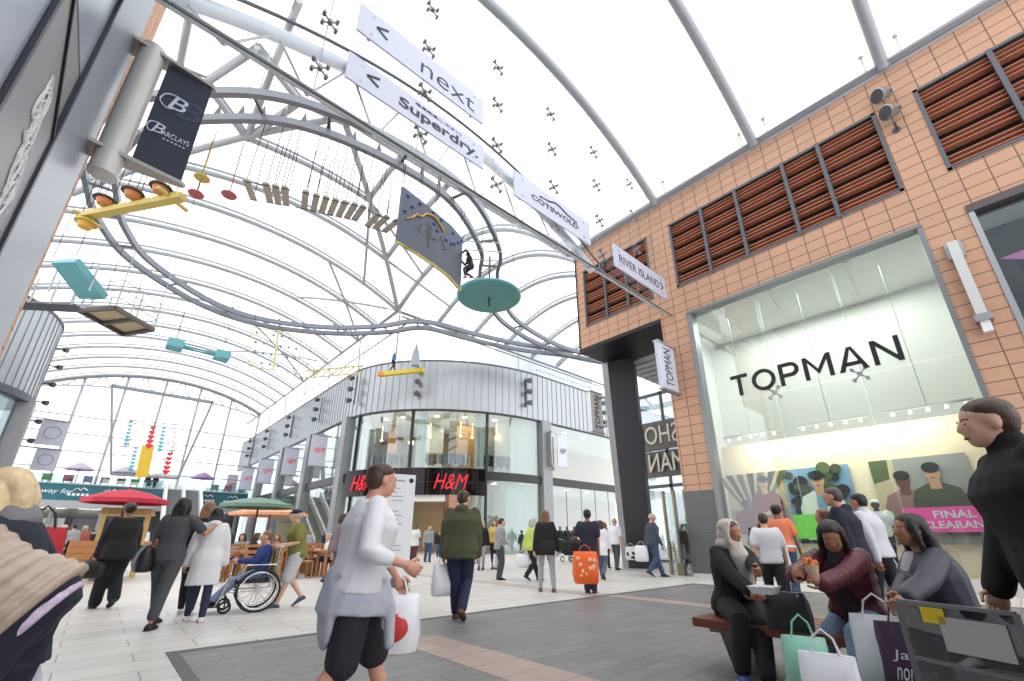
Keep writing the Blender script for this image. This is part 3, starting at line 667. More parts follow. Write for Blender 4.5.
# stock inside
pal = [mat('cloth '+n, c, .85, var=.25, scale=9) for n, c in (('black', (26, 26, 30)), ('charcoal', (62, 62, 68)), ('navy', (36, 42, 62)), ('grey', (120, 120, 124)), ('cream', (206, 196, 180)), ('denim', (70, 90, 124)), ('red', (150, 40, 44)), ('white', (222, 222, 222)))]
def rack(label, x, y, z, L, rot, grp):
    t = thing('clothes_rack', label, 'clothes rack', (x, y, z), grp); d = V((math.cos(rot), math.sin(rot), 0)); nn = V((-d.y, d.x, 0)); c = V((x, y, z))
    q = MB()
    for s in (-1, 1): q.tube([c+d*s*L/2, c+d*s*L/2+V((0, 0, 1.5))], .03, 6); q.beam(c+d*s*L/2-nn*.3+V((0, 0, .03)), c+d*s*L/2+nn*.3+V((0, 0, .03)), .05)
    q.tube([c-d*L/2+V((0, 0, 1.5)), c+d*L/2+V((0, 0, 1.5))], .025, 6); q.build('frame', steel_dk, t)
    n = int(L/.16)
    for k in range(n):
        b = c+d*(-L/2+.1+k*(L-.2)/n); h = random.uniform(.7, 1.0); w = random.uniform(.18, .25); q = MB()
        q.loft([[b+nn*sx*w*f+d*sy*.05+V((0, 0, 1.46-zz)) for sx, sy in ((-1, -1), (1, -1), (1, 1), (-1, 1))] for f, zz in ((.25, 0), (1, .1), (.85, .4), (1, h))]); q.build('garment', random.choice(pal[:6]), t)
for k, (a, off, lab) in enumerate(((20, 1.6, 'clothes rack upstairs in the left curved window'), (30, 1.5, 'clothes rack upstairs near the left mullion'), (45, 1.5, 'clothes rack upstairs in the middle curved window'), (56, 1.4, 'clothes rack upstairs right of the middle curved window'), (72, 1.4, 'clothes rack upstairs in the right curved window'), (80, 1.4, 'clothes rack upstairs furthest right in the curved window'))):
    p = epath(off, a, a, 1)[0]; rack(lab, p.x, p.y, 6.02, 2.2, R(-50+a*.55), 'clothes racks in the upstairs window')
for k, (x, y, lab) in enumerate(((20.8, 31.5, 'clothes rack inside the entrance on the left'), (24.0, 29.2, 'clothes rack behind the shop window right of the entrance'), (22.3, 32.8, 'clothes rack at the back of the entrance'))):
    rack(lab, x, y, .03, 2.0, .2, 'clothes racks on the ground floor')
q = MB()
for k, (x, y, z, r) in enumerate(((17.8, 32.4, 8.6, .2), (19.2, 31.8, 9.2, .1), (21.2, 30.2, 9.3, .1), (22.0, 29.6, 9.2, .1), (24.2, 29.0, 9.4, .14), (16.4, 35.0, 9.0, .1), (20.3, 31, 4.4, .1), (21.2, 30.6, 4.4, .1), (25.6, 28.6, 4.3, .12), (26.3, 28.2, 4.3, .1))):
    t = MB(); t.ell((x, y, z), (r, 0, 0), (0, r, 0), (0, 0, r), 10, 7); t.tube([(x, y, z+r*.9), (x, y, z+1.2)], .012, 5); t.build('pendant_lamp', lamp_y, st, smooth=True)
for a in (16, 27, 45, 58, 73, 84):
    p = epath(2.2, a, a, 1)[0]
    for zz in (ZH-.02, ZB-.02):
        t = MB(); t.lathe((p.x, p.y, zz), [(.16, 0), (.16, -.04), (.1, -.05)], 12); t.build('downlight', lamp_w, st)
for x in (29.5, 32, 35):
    for zz in (ZH-.02, ZB-.02): t = MB(); t.lathe((x, 28, zz), [(.16, 0), (.16, -.04), (.1, -.05)], 12); t.build('downlight', lamp_w, st)

# ------------------------------------------------------------------ leaning dark column and glazed arcade end
A, B_, C_, D_ = (15.82, 10.79), (16.19, 9.88), (17.0, 10.25), (16.15, 11.3)
tp = [(17.2, 12.0), (16.85, 10.55), (17.8, 10.5), (17.7, 12.2)]
q = MB()
top = [at_z(607, 360, 8.7), at_z(634, 347, 8.7)]
b4 = [V((x, y, 0)) for x, y in (A, B_, C_, D_)]; t4 = [V((top[0].x+(q_.x-b4[0].x)*1.15, top[0].y+(q_.y-b4[0].y)*1.15, 8.72)) for q_ in b4]
q.add(b4+t4, [(0, 1, 2, 3), (4, 5, 6, 7)]); q.mi = 0; q.add(b4+t4, [(0, 1, 5, 4)]); q.mi = 1; q.add(b4+t4, [(1, 2, 6, 5), (2, 3, 7, 6)]); q.mi = 2; q.add(b4+t4, [(3, 0, 4, 7)])
tag(q.build('arcade_column', [mat('charcoal column face', (58, 60, 63), .4, .2, var=.08), mat('dark brown column face', (38, 33, 31), .5), mat('grey column face', (150, 152, 154), .4, .2)]), kind='structure', label='leaning charcoal column under the terracotta overhang', cat='column')
t = thing('shop_building', 'glazed shop front seen through the arcade with mirrored capitals imitating a reflection', 'building', (22, 12, 0))
q = MB(); q.box((21.0, 7.2, .1), (21.05, 13.4, 8.5)); q.build('glass', glass('arcade glass', (205, 214, 216), .22), t)
q = MB()
for y in (7.2, 9.3, 11.4, 13.4): q.box((20.95, y-.06, 0), (21.1, y+.06, 8.6))
for z in (.05, 3.6, 5.3, 8.5): q.box((20.95, 7.2, z-.08), (21.1, 13.4, z+.08))
q.build('glazing_frame', steel_dk, t)
q = MB(); q.box((24, 7.2, 0), (24.2, 13.4, 3.4)); q.build('back_wall', pal[1], t)
for s, zz in (('TOPSHOP', 5.75), ('TOPMAN', 4.3)):
    text(s, 'lettering', (20.83, 8.6, zz), (0, 1, 0), (0, 0, 1), 4.4 if s == 'TOPSHOP' else 3.8, .95, mat('pale reflected lettering', (226, 220, 208), .5, 0), t, .1, 0)  # solid reversed letters imitate a sign reflected in the glass
q = MB(); q.box((20.85, 7.2, 5.45), (20.95, 13.4, 6.95)); q.box((20.96, 7.2, 4.05), (20.99, 13.4, 5.35)); q.build('sign_board', mat('grey sign band', (104, 100, 96), .5), t)
for k, (x, y, z) in enumerate(((22, 9.2, 1.0), (22.6, 10.2, 1.3), (22, 11.2, .9))):
    tq = thing('potted_plant', ('leafy plant behind the arcade glass, left of three', 'leafy plant behind the arcade glass, middle of three', 'leafy plant behind the arcade glass, right of three')[k], 'plant', (x, y, 0), 'plants behind the arcade glass')
    q = MB(); q.lathe((x, y, 0), [(.25, 0), (.34, .6), (.3, .62)], 14); q.build('pot', pal[1], tq)
    q = MB()
    for i in range(160):
        a, el, r = random.uniform(0, 6.3), random.uniform(-.3, 1.4), random.uniform(.3, 1.1); c = V((x+r*math.cos(a)*math.cos(el), y+r*math.sin(a)*math.cos(el), 1.9+r*1.6*math.sin(el))); d = V((random.uniform(-1, 1), random.uniform(-1, 1), random.uniform(-.4, .6))).normalized()*.2; s = d.cross(V((0, 0, 1)))*.4
        q.add([c-d, c+s, c+d, c-s], [(0, 1, 2, 3)])
    q.tube([(x, y, .5), (x, y, 2)], .04, 6); q.build('foliage', mat('leaf green', (78, 104, 62), .6, var=.3), tq)
t = thing('glass_door', 'open glass door with metal posts beside the dark stone pier', 'door', (14.2, 7.6, 0))
q = MB(); q.box((14.05, 7.25, .05), (14.09, 7.95, 2.5)); q.build('leaf', glass('door glass', (214, 222, 218), .15), t)
q = MB()
for y in (7.22, 7.6, 7.98): q.box((14.02, y-.04, 0), (14.12, y+.04, 2.6))
q.box((14.0, 7.5, 0), (14.14, 7.75, .35)); q.build('post', mat('brass grey metal', (128, 122, 104), .35, .5), t)

# ------------------------------------------------------------------ rounded building far left
t = thing('shop_building', 'rounded grey clad building behind the left pier with a glazed base', 'building', (-11, 39, 0))
cc, RR = V((-11.3, 38.6, 0)), 6.6
def arc(r, a0, a1, n=26): return [cc+V((r*math.cos(R(a0+(a1-a0)*i/n)), r*math.sin(R(a0+(a1-a0)*i/n)), 0)) for i in range(n+1)]
q = MB(); wall_strip(q, arc(RR, -110, 60), 9.0, 14.0, .3); q.build('cladding', cladp, t)
q = MB()
for i in range(30):
    p = arc(RR+.01, -110+4.4*i, -110+4.4*i, 1)[0]; d = (p-cc).normalized(); q.obox((p.x, p.y, 11.5), d*.02, d.cross(V((0, 0, 1)))*.012, (0, 0, 2.5))
q.build('cladding_seams', mat('grey seam metal'), t)
q = MB(); wall_strip(q, arc(RR+.1, -110, 20), 8.6, 9.0, .5); q.build('trim', steel_dk, t); q = MB(); wall_strip(q, arc(RR+.05, -110, 20), 13.95, 14.1, .4); q.build('coping', steel_dk, t)
q = MB(); wall_strip(q, arc(RR-.3, -110, 20), .1, 8.7, .03); q.build('window', glass('tower glass', (214, 226, 226), .2), t)
for a in (-75, -40, -8):
    p = arc(RR-.1, a, a, 1)[0]; q = MB(); q.box((p.x-.4, p.y-.4, 0), (p.x+.4, p.y+.4, 8.7)); q.build('column', mat('grey clad column'), t)
q = MB(); q.lathe((cc.x, cc.y, 0), [(RR-2.6, 0), (RR-2.6, 8.6)], 30); q.build('inner_wall', mat('teal grey inner wall', (150, 166, 166), .7), t)
q = MB(); q.lathe((cc.x, cc.y, 13.9), [(RR-.3, 0), (RR-.3, .05)], 30); q.build('roof', steel, t)
for k, (z0, z1, lab) in enumerate(((4.6, 7.4, 'upper white flag sign on the rounded left building'), (3.0, 4.4, 'lower white flag sign on the rounded left building'))):
    a_, b_ = (at_y(43, 419, 42), at_y(57, 446, 42)) if k == 0 else (at_y(37, 448, 42), at_y(49, 471, 42))
    x0, x1, zb_, za_ = a_.x, b_.x+.25, b_.z, a_.z; tt = thing('flag_sign', lab, 'sign', ((x0+x1)/2, 42, zb_))
    q = MB(); q.box((x0, 42, zb_), (x1, 42.06, za_)); q.build('board', white_sign, tt)
    q = MB(); q.beam((x0-.9, 41.6, za_), (x1, 42.03, za_), .06); q.build('arm', steel_dk, tt)
    q = MB(); rr_ = (x1-x0)*.3; q.tube([((x0+x1)/2+rr_*math.cos(u), 41.99, (za_+zb_)/2+rr_*math.sin(u)) for u in np.linspace(0, 2*PI, 24)[:-1]], .025, 5, closed=True); q.build('ring_mark', mat('grey ring print', (150, 152, 160), .6), tt)
for k in range(6):
    z = 13.2-1.25*k; triple_ = thing('wall_lamp', ('topmost', 'second', 'third', 'fourth', 'fifth', 'lowest')[k]+' lamp down the right edge of the rounded left building', 'light', (-4.45, 41, z), 'lamps down the rounded left building')
    q = MB(); q.lathe((-4.6, 40.8, z), [(.07, 0), (.15, .1), (.18, .3)], 12, (.9, -.4, -.2)); q.build('lamp', steel_dk, triple_, smooth=True); q = MB(); q.beam((-5.1, 41, z), (-4.6, 40.8, z), .07); q.build('arm', steel_dk, triple_)
# ------------------------------------------------------------------ glazed roof of the hall
XC, YC, HW, KS = 4.35, 17.4, 9.45, .815
def sag(w, hw, s=2.6):
    Rr = (hw*hw+s*s)/(2*s); w = min(abs(w), Rr*.98); return Rr-math.sqrt(Rr*Rr-w*w)
def zh(x): return 20.7-sag(x-3, 10.8)
def zx(w): return 20.7-sag(w, HW)
rf = thing('hall_roof', 'arched white glass roof on slender steel ribs over the hall', 'roof', (3, 40, 18))
rib_m = mat('roof rib steel', (172, 175, 180), .45, .1, var=.03)
def rib(pts, r=.15, r2=.075, off=.34):
    q = MB(); q.tube(pts, r, 8); q.tube([V(p)+V((0, 0, off)) for p in pts], r2, 6)
    for i in range(2, len(pts)-1, 4): q.beam(V(pts[i]), V(pts[i])+V((0, 0, off)), .05)
    q.build('rib', rib_m, rf, smooth=True)
for i in range(12):
    Y = 29+3.72*i; rib([(x, Y, zh(x)) for x in np.linspace(-9.5, 13.8, 25)])
for Y in (25.3, 21.6):
    w = abs(Y-YC)*KS; rib([(XC+x, Y, zx(x)) for x in np.linspace(-w, w, 19)])
for w in (3.3, 6.4): 
    for sg in (1, -1):
        if sg > 0 or w < 9: rib([(XC+sg*w, YC+y/KS, zx(y)) for y in np.linspace(0 if sg > 0 else -3.3, w, 17)])
for X in (13.8, 17.5, 21.2, 24.9, 28.6, 32.3):
    rib([(X, (1-t)**2*29+2*t*(1-t)*19+t*t*11.3, (1-t)**2*18.1+2*t*(1-t)*23.4+t*t*13.9) for t in np.linspace(0, 1, 25)])
rib([(x, YC, 20.65) for x in np.linspace(XC, 34, 20)])
for a, b in (((.31, 16.4), (-1.04, 19.6)), ((.31, 16.4), (2.45, 17.7)), ((2.45, 17.7), (1.09, 21.7)), ((-1.04, 19.6), (1.09, 21.7)), ((-1.04, 19.6), (-5.2, 20.5)), ((2.45, 17.7), (XC, YC))): rib([(a[0]+(b[0]-a[0])*t, a[1]+(b[1]-a[1])*t, 20.4) for t in np.linspace(0, 1, 7)])
for sx in (1, -1):
    for sy in (1,):
        q = MB(); q.tube([(XC+sx*w, YC+sy*w/KS, zx(w)) for w in np.linspace(0, HW if sy > 0 else 4.4, 16)], .17, 10); q.build('groin_rib', rib_m, rf, smooth=True)
for nm, a, b in (('eaves_beam', (13.8, 29, 18.1), (13.8, 78, 18.1)), ('eaves_beam', (13.8, 29, 18.1), (48, 29, 18.1)), ('eaves_tie', (14.6, 29, 17.2), (14.6, 78, 17.2)), ('eaves_tie', (13.8, 28.2, 17.3), (48, 28.2, 17.3))):
    q = MB(); q.tube([a, b], .14 if 'beam' in nm else .08, 8); q.build(nm, rib_m, rf, smooth=True)
for i in range(6):
    Y = 31+7.4*i; q = MB(); q.tube([(15, Y, 15), (13.8, Y-2.4, 18.1)], .07, 6); q.tube([(15, Y, 15), (13.8, Y+2.4, 18.1)], .07, 6); q.build('strut', steel_lt, rf)
for (a, b) in (((7.75, 21.6), (10.8, 29)), ((.95, 21.6), (-2.1, 25.3)), ((7.75, 21.6), (13.8, 25.3)), ((10.8, 25.3), (17.5, 27)), ((13.8, 29), (8, 36)), ((13.8, 36.4), (8, 29)), ((13.8, 43.9), (6, 54)), ((13.8, 51.3), (6, 43.9))):
    f = lambda p: zh(p[0]) if p[1] >= 29 else max(zx(p[0]-XC), zx((p[1]-YC)*KS))
    pts = [V((a[0]+(b[0]-a[0])*t, a[1]+(b[1]-a[1])*t, 0)) for t in np.linspace(0, 1, 9)]
    q = MB(); q.tube([(p.x, p.y, f((p.x, p.y))) for p in pts], .1, 6); q.build('brace', rib_m, rf, smooth=True)
q = MB()
xs = np.linspace(-9.5, 13.8, 13)
for i in range(12):
    for j in range(12):
        x0, x1 = xs[j], xs[j+1]; y0, y1 = 29+3.72*i, 32.72+3.72*i
        q.quad((x0, y0, zh(x0)+.4), (x1, y0, zh(x1)+.4), (x1, y1, zh(x1)+.4), (x0, y1, zh(x0)+.4))
gx_ = np.linspace(-12, 34, 24); gy_ = np.linspace(6.7, 29, 14)
zr = lambda x, y: max(zx(min(abs(x-XC), HW)) if abs(x-XC) <= HW else 0, zx(min(abs(y-YC)*KS, HW)))+.4
for i in range(23):
    for j in range(13):
        q.quad(*[(x, y, zr(x, y)) for x, y in ((gx_[i], gy_[j]), (gx_[i+1], gy_[j]), (gx_[i+1], gy_[j+1]), (gx_[i], gy_[j+1]))])
q.build('glazing', glz_roof, rf)
# canopy in front of the screen
cr = thing('canopy_roof', 'arched glass canopy over the street on thick tubular ribs', 'roof', (6, 0, 13.8))
zc = lambda x: 16.05-sag(x-6.1, 7.7, 2.3)
for Y in (6.63, 2.85, -.68, -4.3):
    q = MB(); q.tube([(x, Y, zc(x)) for x in np.linspace(-1.6, 13.75, 30)], .16, 12); q.build('rib', steel, cr, smooth=True)
    q = MB()
    for dy in (-.45, .35): q.tube([(13.75, Y+dy, 13.8), (13.7, Y+dy, 14.5)], .03, 6); q.ell((13.7, Y+dy, 14.55), (.07, 0, 0), (0, .07, 0), (0, 0, .07), 8, 6)
    q.build('tie_pin', steel, cr)
q = MB(); xs = np.linspace(-1.6, 13.75, 10)
for Y0, Y1 in ((2.9, 6.6), (-.6, 2.8), (-4.2, -.75)):
    for j in range(9): q.quad((xs[j], Y0, zc(xs[j])+.3), (xs[j+1], Y0, zc(xs[j+1])+.3), (xs[j+1], Y1, zc(xs[j+1])+.3), (xs[j], Y1, zc(xs[j])+.3))
q.build('glazing', glz_roof, cr)
# hanging glass screen
sc = thing('glass_screen', 'hanging glass screen with rows of spider fittings across the street', 'screen', (6, 6.63, 8.7))
GX = [-1.06, 1.09, 3.235, 5.38, 7.52, 9.66, 11.8, 13.75]; GZ = [8.75, 10.6, 12.05, 13.5]
q = MB(); xx = [-1.6]+GX
for i in range(len(xx)-1):
    x0, x1 = xx[i]+.012, xx[i+1]-.012; zz = GZ+[99]
    for j in range(len(GZ)):
        z0 = GZ[j]+.01; z1a, z1b = min(zz[j+1]-.01, zc(x0)-.1), min(zz[j+1]-.01, zc(x1)-.1)
        if z1a <= z0+.05 or z1b <= z0+.05: continue
        q.add([(x0, 6.63, z0), (x1, 6.63, z0), (x1, 6.63, z1b), (x0, 6.63, z1a)], [(0, 1, 2, 3)])
q.build('panes', glz_scr, sc)
spm = mat('dark nickel fitting', (138, 138, 140), .35, .4)
for x in GX[:-1]:
    for z in (9.3, 10.6, 12.05, 13.5):
        if z > zc(x)-.5: continue
        q = MB()
        for sx in (-1, 1):
            for sz in (-1, 1):
                q.beam((x, 6.57, z), (x+sx*.13, 6.57, z+sz*.13), .03, .03); q.lathe((x+sx*.13, 6.52, z+sz*.13), [(.035, 0), (.035, .1)], 8, (0, 1, 0))
        q.lathe((x, 6.52, z), [(.045, 0), (.045, .1)], 10, (0, 1, 0)); q.build('spider_fitting', spm, sc)
    q = MB(); q.tube([(x, 6.72, 8.75), (x, 6.72, zc(x))], .012, 5); q.build('rod', steel, sc)
q = MB(); q.tube([(-1.6, 6.63, 8.7), (13.8, 6.63, 8.7)], .02, 8); q.build('bottom_rail', steel_dk, sc)
q = MB()
q.tube([(-1.6, 6.86, 8.95), (13.8, 6.86, 8.9)], .075, 10)
q.build('lower_chord', mat('pale blue white tube', (228, 233, 240), .3, .0), sc, smooth=True)
arch = lambda x: 10.5-.05*(x-3.9)**2
q = MB(); q.tube([(x, 6.95, max(arch(x), 8.9)) for x in np.linspace(-1.6, 9.6, 26)], .13, 10); q.build('upper_chord', mat('pale blue white tube'), sc, smooth=True)
q = MB(); q.tube([(x, 6.75, max(arch(x)+.24, 9)) for x in np.linspace(-1.6, 10, 26)], .035, 6); q.build('cable', steel_dk, sc)
for i in range(8):
    x = -1.0+1.35*i; q = MB(); q.tube([(x, 6.93, max(arch(x), 8.9)), (x+.68, 6.9, 8.85)], .03, 6); q.tube([(x+.68, 6.9, 8.85), (x+1.35, 6.93, max(arch(x+1.35), 8.9))], .03, 6); q.build('web_bar', steel_lt, sc)

# ------------------------------------------------------------------ high ropes course
def catmull(P, n=6):
    P = [V(p) for p in P]; o = []
    for i in range(len(P)-1):
        a, b, c, d = P[max(i-1, 0)], P[i], P[i+1], P[min(i+2, len(P)-1)]
        for k in range(n):
            t = k/n; o.append(.5*((2*b)+(c-a)*t+(2*a-5*b+4*c-d)*t*t+(3*b-3*c+d-a)*t**3))
    return o+[P[-1]]
ZR = 15.5
trk = catmull([(x, y, ZR) for x, y in ((31, 19.5), (26.2, 20.9), (22.4, 21.0), (17.9, 19.9), (14.2, 17.1), (12.5, 14.9), (8.94, 12.75), (5.3, 12.45), (1.83, 13.2), (-.6, 14.9), (-2.9, 17.6), (-3.85, 21), (-3.8, 23.6), (-3.4, 26.2), (-2.0, 29.3), (1.6, 32.4), (5.3, 33.0), (9.5, 31.1), (12.6, 28.1), (14.3, 25.6), (17.9, 24.9), (22.2, 23.8), (27, 21.6), (31, 20.6))], 7)
def offs(pts, o):
    r = []
    for i, p in enumerate(pts):
        d = (pts[min(i+1, len(pts)-1)]-pts[max(i-1, 0)]).normalized(); r.append(p+V((d.y, -d.x, 0))*o)
    return r
rc = thing('ropes_course_track', 'grey double rail looping overhead that carries the high ropes course', 'track', (5, 23, ZR))
def rail(pts, w, h, nm):
    rings = []
    for i, p in enumerate(pts):
        d = (pts[min(i+1, len(pts)-1)]-pts[max(i-1, 0)]).normalized(); s = V((d.y, -d.x, 0))*w/2; z = V((0, 0, h/2)); rings.append([p-s-z, p+s-z, p+s+z, p-s+z])
    q = MB(); q.loft(rings); q.build(nm, mat('grey track steel', (124, 128, 138), .4, .4), rc)
outer, inner = trk, offs(trk, 1.0)
rail(outer, .2, .3, 'rail'); rail(inner, .2, .3, 'rail')
for i in range(6, len(trk)-3, 6):
    q = MB(); q.beam(outer[i]+V((0, 0, .25)), inner[i]+V((0, 0, .25)), .1); q.build('cross_tie', steel_dk, rc)
for i in range(12, len(trk)-8, 12):
    p = (outer[i]+inner[i])/2; q = MB(); q.tube([p+V((0, 0, .3)), (p.x, p.y, 19.4)], .025, 6); q.build('hanger_rod', steel, rc)
for i in range(44, 66, 2):
    q = MB(); p = inner[i]; q.lathe(p+V((0, 0, .15)), [(.12, 0), (.1, .12), (.02, .5)], 8); q.build('trolley', steel_dk, rc)
rope_m = mat('thin rope', (72, 69, 68), .8); rope_y = mat('yellow rope', (214, 188, 96), .8); rope_r = mat('red brown rope', (150, 96, 96), .8)
yel = mat('yellow painted steel', (188, 168, 88), .5, var=.06); teal = mat('teal painted board', (104, 170, 180), .5, var=.05); teal_dk = mat('deep teal board', (92, 148, 148), .5, var=.04)
def rope(t, p, ztop=ZR, r=.016, m=rope_m, dx=0, dy=0):
    q = MB(); q.tube([p, (p[0]+dx, p[1]+dy, ztop)], r, 5); q.build('rope', m, t)
# plank bridge
ps = [(250, 190), (268, 193), (277, 195), (285.5, 196), (305, 200), (315, 203), (324, 205), (333, 207), (342, 209), (351, 211), (359, 213), (373, 220), (381, 222.5), (391, 226)]
W = [at_z(x, y, 12.7) for x, y in ps]
t = thing('plank_bridge', 'row of separate pale planks hung on ropes under the overhead rail', 'rope bridge', (W[6].x, W[6].y, 12.6))
ctr = V((5, 23, 0))
for i, p in enumerate(W):
    d = (V((p.x, p.y, 0))-ctr).normalized(); s = V((-d.y, d.x, 0))
    q = MB(); q.obox(p, s*.11, d*.5, (0, 0, .04)); pl = q.build('plank', mat('weathered pale wood', (164, 156, 146), .7, var=.15, scale=4), t)
    rope(t, p+d*.45, dx=.1, dy=.0); rope(t, p-d*.45)
for sg in (-1, 1):
    q = MB(); q.tube([p+(V((p.x, p.y, 0))-ctr).normalized()*.45*sg-V((0, 0, .06)) for p in W], .014, 5); q.build('side_rope', rope_m, t)
# stepping discs
for (x, y, z, c, rm, lab) in ((202, 178, 13.2, yel, rope_y, 'yellow stepping disc hung on a yellow rope beside the navy banner'), (196, 194, 12.9, mat('dull red board', (168, 84, 84), .6), rope_m, 'red stepping disc directly below the yellow disc'), (229, 195, 12.9, mat('dull red board'), rope_r, 'red stepping disc hung alone left of the plank bridge')):
    p = at_z(x, y, z); t = thing('stepping_disc', lab, 'disc', p, 'stepping discs')
    q = MB(); q.lathe(p, [(.24, -.03), (.26, 0), (.24, .03)], 20); q.build('disc', c, t, smooth=False); rope(t, p, r=.02, m=rm, dx=.0)
    q = MB(); q.tube([p, p-V((0, 0, .6))], .01, 5); q.build('tail_rope', rope_m, t)
# yellow beam with drums
a, b = at_z(80, 217, 12.9), at_z(183, 197, 12.9)
t = thing('balance_beam', 'yellow balance beam with a crossbar hung below the navy banner', 'beam', (a+b)/2)
q = MB(); q.beam(a, b, .3, .22); q.build('beam', yel, t)
c0, c1 = at_z(158, 187, 12.95), at_z(187, 211, 12.95); q = MB(); q.beam(c0, c1, .12, .1); q.build('crossbar', yel, t)
c0, c1 = at_z(72, 210, 12.95), at_z(102, 228, 12.95); q = MB(); q.beam(c0, c1, .12, .1); q.build('crossbar', yel, t)
q = MB()
for i in range(9): q.beam(a.lerp(b, (i+.3)/9)+V((0, 0, .2)), a.lerp(b, (i+.9)/9)+V((0, 0, .2)), .02, .3)
q.build('top_rail', mat('pale yellow steel', (232, 224, 170), .5), t)
for k in (.08, .5, .92): rope(t, a.lerp(b, k))
for (x, y, lab) in ((105, 200, 'dark rimmed orange drum above the left of the yellow beam'), (133, 193, 'dark rimmed orange drum above the middle of the yellow beam'), (161, 188, 'dark rimmed orange drum above the right of the yellow beam'), (86, 223, 'yellow drum below the left end of the yellow beam')):
    p = at_z(x, y, 13.3 if y < 210 else 12.6); t = thing('stepping_drum', lab, 'drum', p, 'stepping drums')
    q = MB(); q.lathe(p, [(.36, -.02), (.37, 0), (.34, .06)], 20); q.build('rim', mat('dark rubber rim', (66, 58, 56), .7) if y < 210 else yel, t)
    q = MB(); q.lathe(p, [(.05, -.26), (.2, -.22), (.26, -.03)], 16); q.build('cone', mat('orange plastic', (186, 122, 66), .5) if y < 210 else mat('ochre plastic', (206, 160, 60), .5), t, smooth=True); rope(t, p+V((.2, 0, .05))); rope(t, p+V((-.2, 0, .05)))
# slanted teal board
P4 = [at_z(x, y, z) for x, y, z in ((51, 263, 12.6), (74, 262, 12.6), (104, 299, 12.35), (79, 299, 12.35))]
t = thing('balance_board', 'slanted teal board hung above the wooden ropes platform', 'board', P4[3])
q = MB(); q.hexa(P4+[p+V((.12, .1, .3)) for p in P4]); q.build('board', teal, t)
for p in P4: rope(t, p+V((0, 0, .3)))
# platform with railing
Pf = [at_z(x, y, 12.0) for x, y in ((80, 309), (116, 306), (154, 328), (124, 333))]
t = thing('platform', 'railed ropes platform with a wooden underside on the left', 'platform', Pf[0])
q = MB(); q.hexa(Pf+[p+V((0, 0, .06)) for p in Pf]); q.build('deck', mat('pale plywood', (190, 170, 138), .7, var=.12, scale=3), t)
q = MB()
mid = [(Pf[0]+Pf[3])/2, (Pf[1]+Pf[2])/2]
for u, v in ((Pf[0], Pf[1]), (Pf[1], Pf[2]), (Pf[2], Pf[3]), (Pf[3], Pf[0]), mid): q.beam(u-V((0, 0, .1)), v-V((0, 0, .1)), .16, .2)
q.build('frame', mat('dark bronze steel', (92, 88, 84), .5, .3), t)
for p in Pf+mid+[Pf[0]+(Pf[0]-Pf[3])*.6, Pf[1]+(Pf[1]-Pf[2])*.6]: q = MB(); q.tube([p, p+V((0, 0, 1.5))], .04, 6); q.build('rail_post', steel, t)
q = MB()
for h in (.5, 1., 1.5):
    for u, v in ((Pf[0], Pf[1]), (Pf[1], Pf[2]), (Pf[2], Pf[3])): q.tube([u+V((0, 0, h)), v+V((0, 0, h))], .03, 6)
q.build('railing', steel, t)
for p in (Pf[1], Pf[2], Pf[3]): rope(t, p+V((0, 0, 1.5)), r=.03, m=steel)
g0, g1 = Pf[0], Pf[0]+V((-4.2, 4.5, .6)); sd_ = V((.3, .3, 0))
t = thing('walkway', 'railed steel walkway from the rounded left building to the ropes platform', 'walkway', g0)
q = MB(); q.hexa([g0-sd_, g0+sd_, g1+sd_, g1-sd_]+[p+V((0, 0, .12)) for p in (g0-sd_, g0+sd_, g1+sd_, g1-sd_)]); q.build('deck', steel_dk, t)
for k in range(6):
    for s in (-1, 1): p = g0.lerp(g1, k/5)+sd_*s; q = MB(); q.tube([p, p+V((0, 0, 1.4))], .035, 6); q.build('rail_post', steel, t)
q = MB()
for s in (-1, 1):
    for h in (.5, .95, 1.4): q.tube([g0+sd_*s+V((0, 0, h)), g1+sd_*s+V((0, 0, h))], .025, 6)
q.build('railing', steel, t)
# teal double weight
a, b = at_z(175, 345, 13), at_z(222, 356, 13); d = (b-a).normalized(); s = V((-d.y, d.x, 0))
t = thing('balance_beam', 'teal twin bar with a box at each end hung left of the dotted panel', 'beam', (a+b)/2)
for p in (a, b):
    q = MB(); q.obox(p, d*.45, s*.5, (0, 0, .3)); q.build('end_box', teal, t, bevel=.1)
    rope(t, p+s*.3); rope(t, p-s*.3)
for k in (-.22, .22): q = MB(); q.tube([a+s*k, b+s*k], .1, 8); q.build('bar', teal, t)
# climbing wall
zt, zb = 13.55, 11.05
A3 = [at_z(403, 186, zt), at_z(421, 199, zt), at_z(438, 212, zt), at_z(452, 225, zt), at_z(463, 239, zt)]
t = thing('climbing_wall', 'hanging slate grey climbing wall with blue holds and a yellow bottom edge', 'climbing wall', (A3[2].x, A3[2].y, zb))
q = MB()
nin = [(ctr-V((p.x, p.y, 0))).normalized()*.14 for p in A3]
zbs = [zb, zb, zb-.02, zb-.02, zb-.05]; zts = [zt, zt-.05, zt-.1, zt-.05, zt]
q.loft([[V((p.x, p.y, zbs[i])), V((p.x, p.y, zts[i])), V((p.x, p.y, zts[i]))+nin[i], V((p.x, p.y, zbs[i]))+nin[i]] for i, p in enumerate(A3)])
q.build('panel', mat('slate grey board', (88, 94, 108), .65, var=.05), t)
q = MB(); q.tube([V((p.x, p.y, zbs[i]-.05)) for i, p in enumerate(A3)], .055, 8); q.build('bottom_edge', mat('dull yellow edge', (206, 186, 96), .5), t)
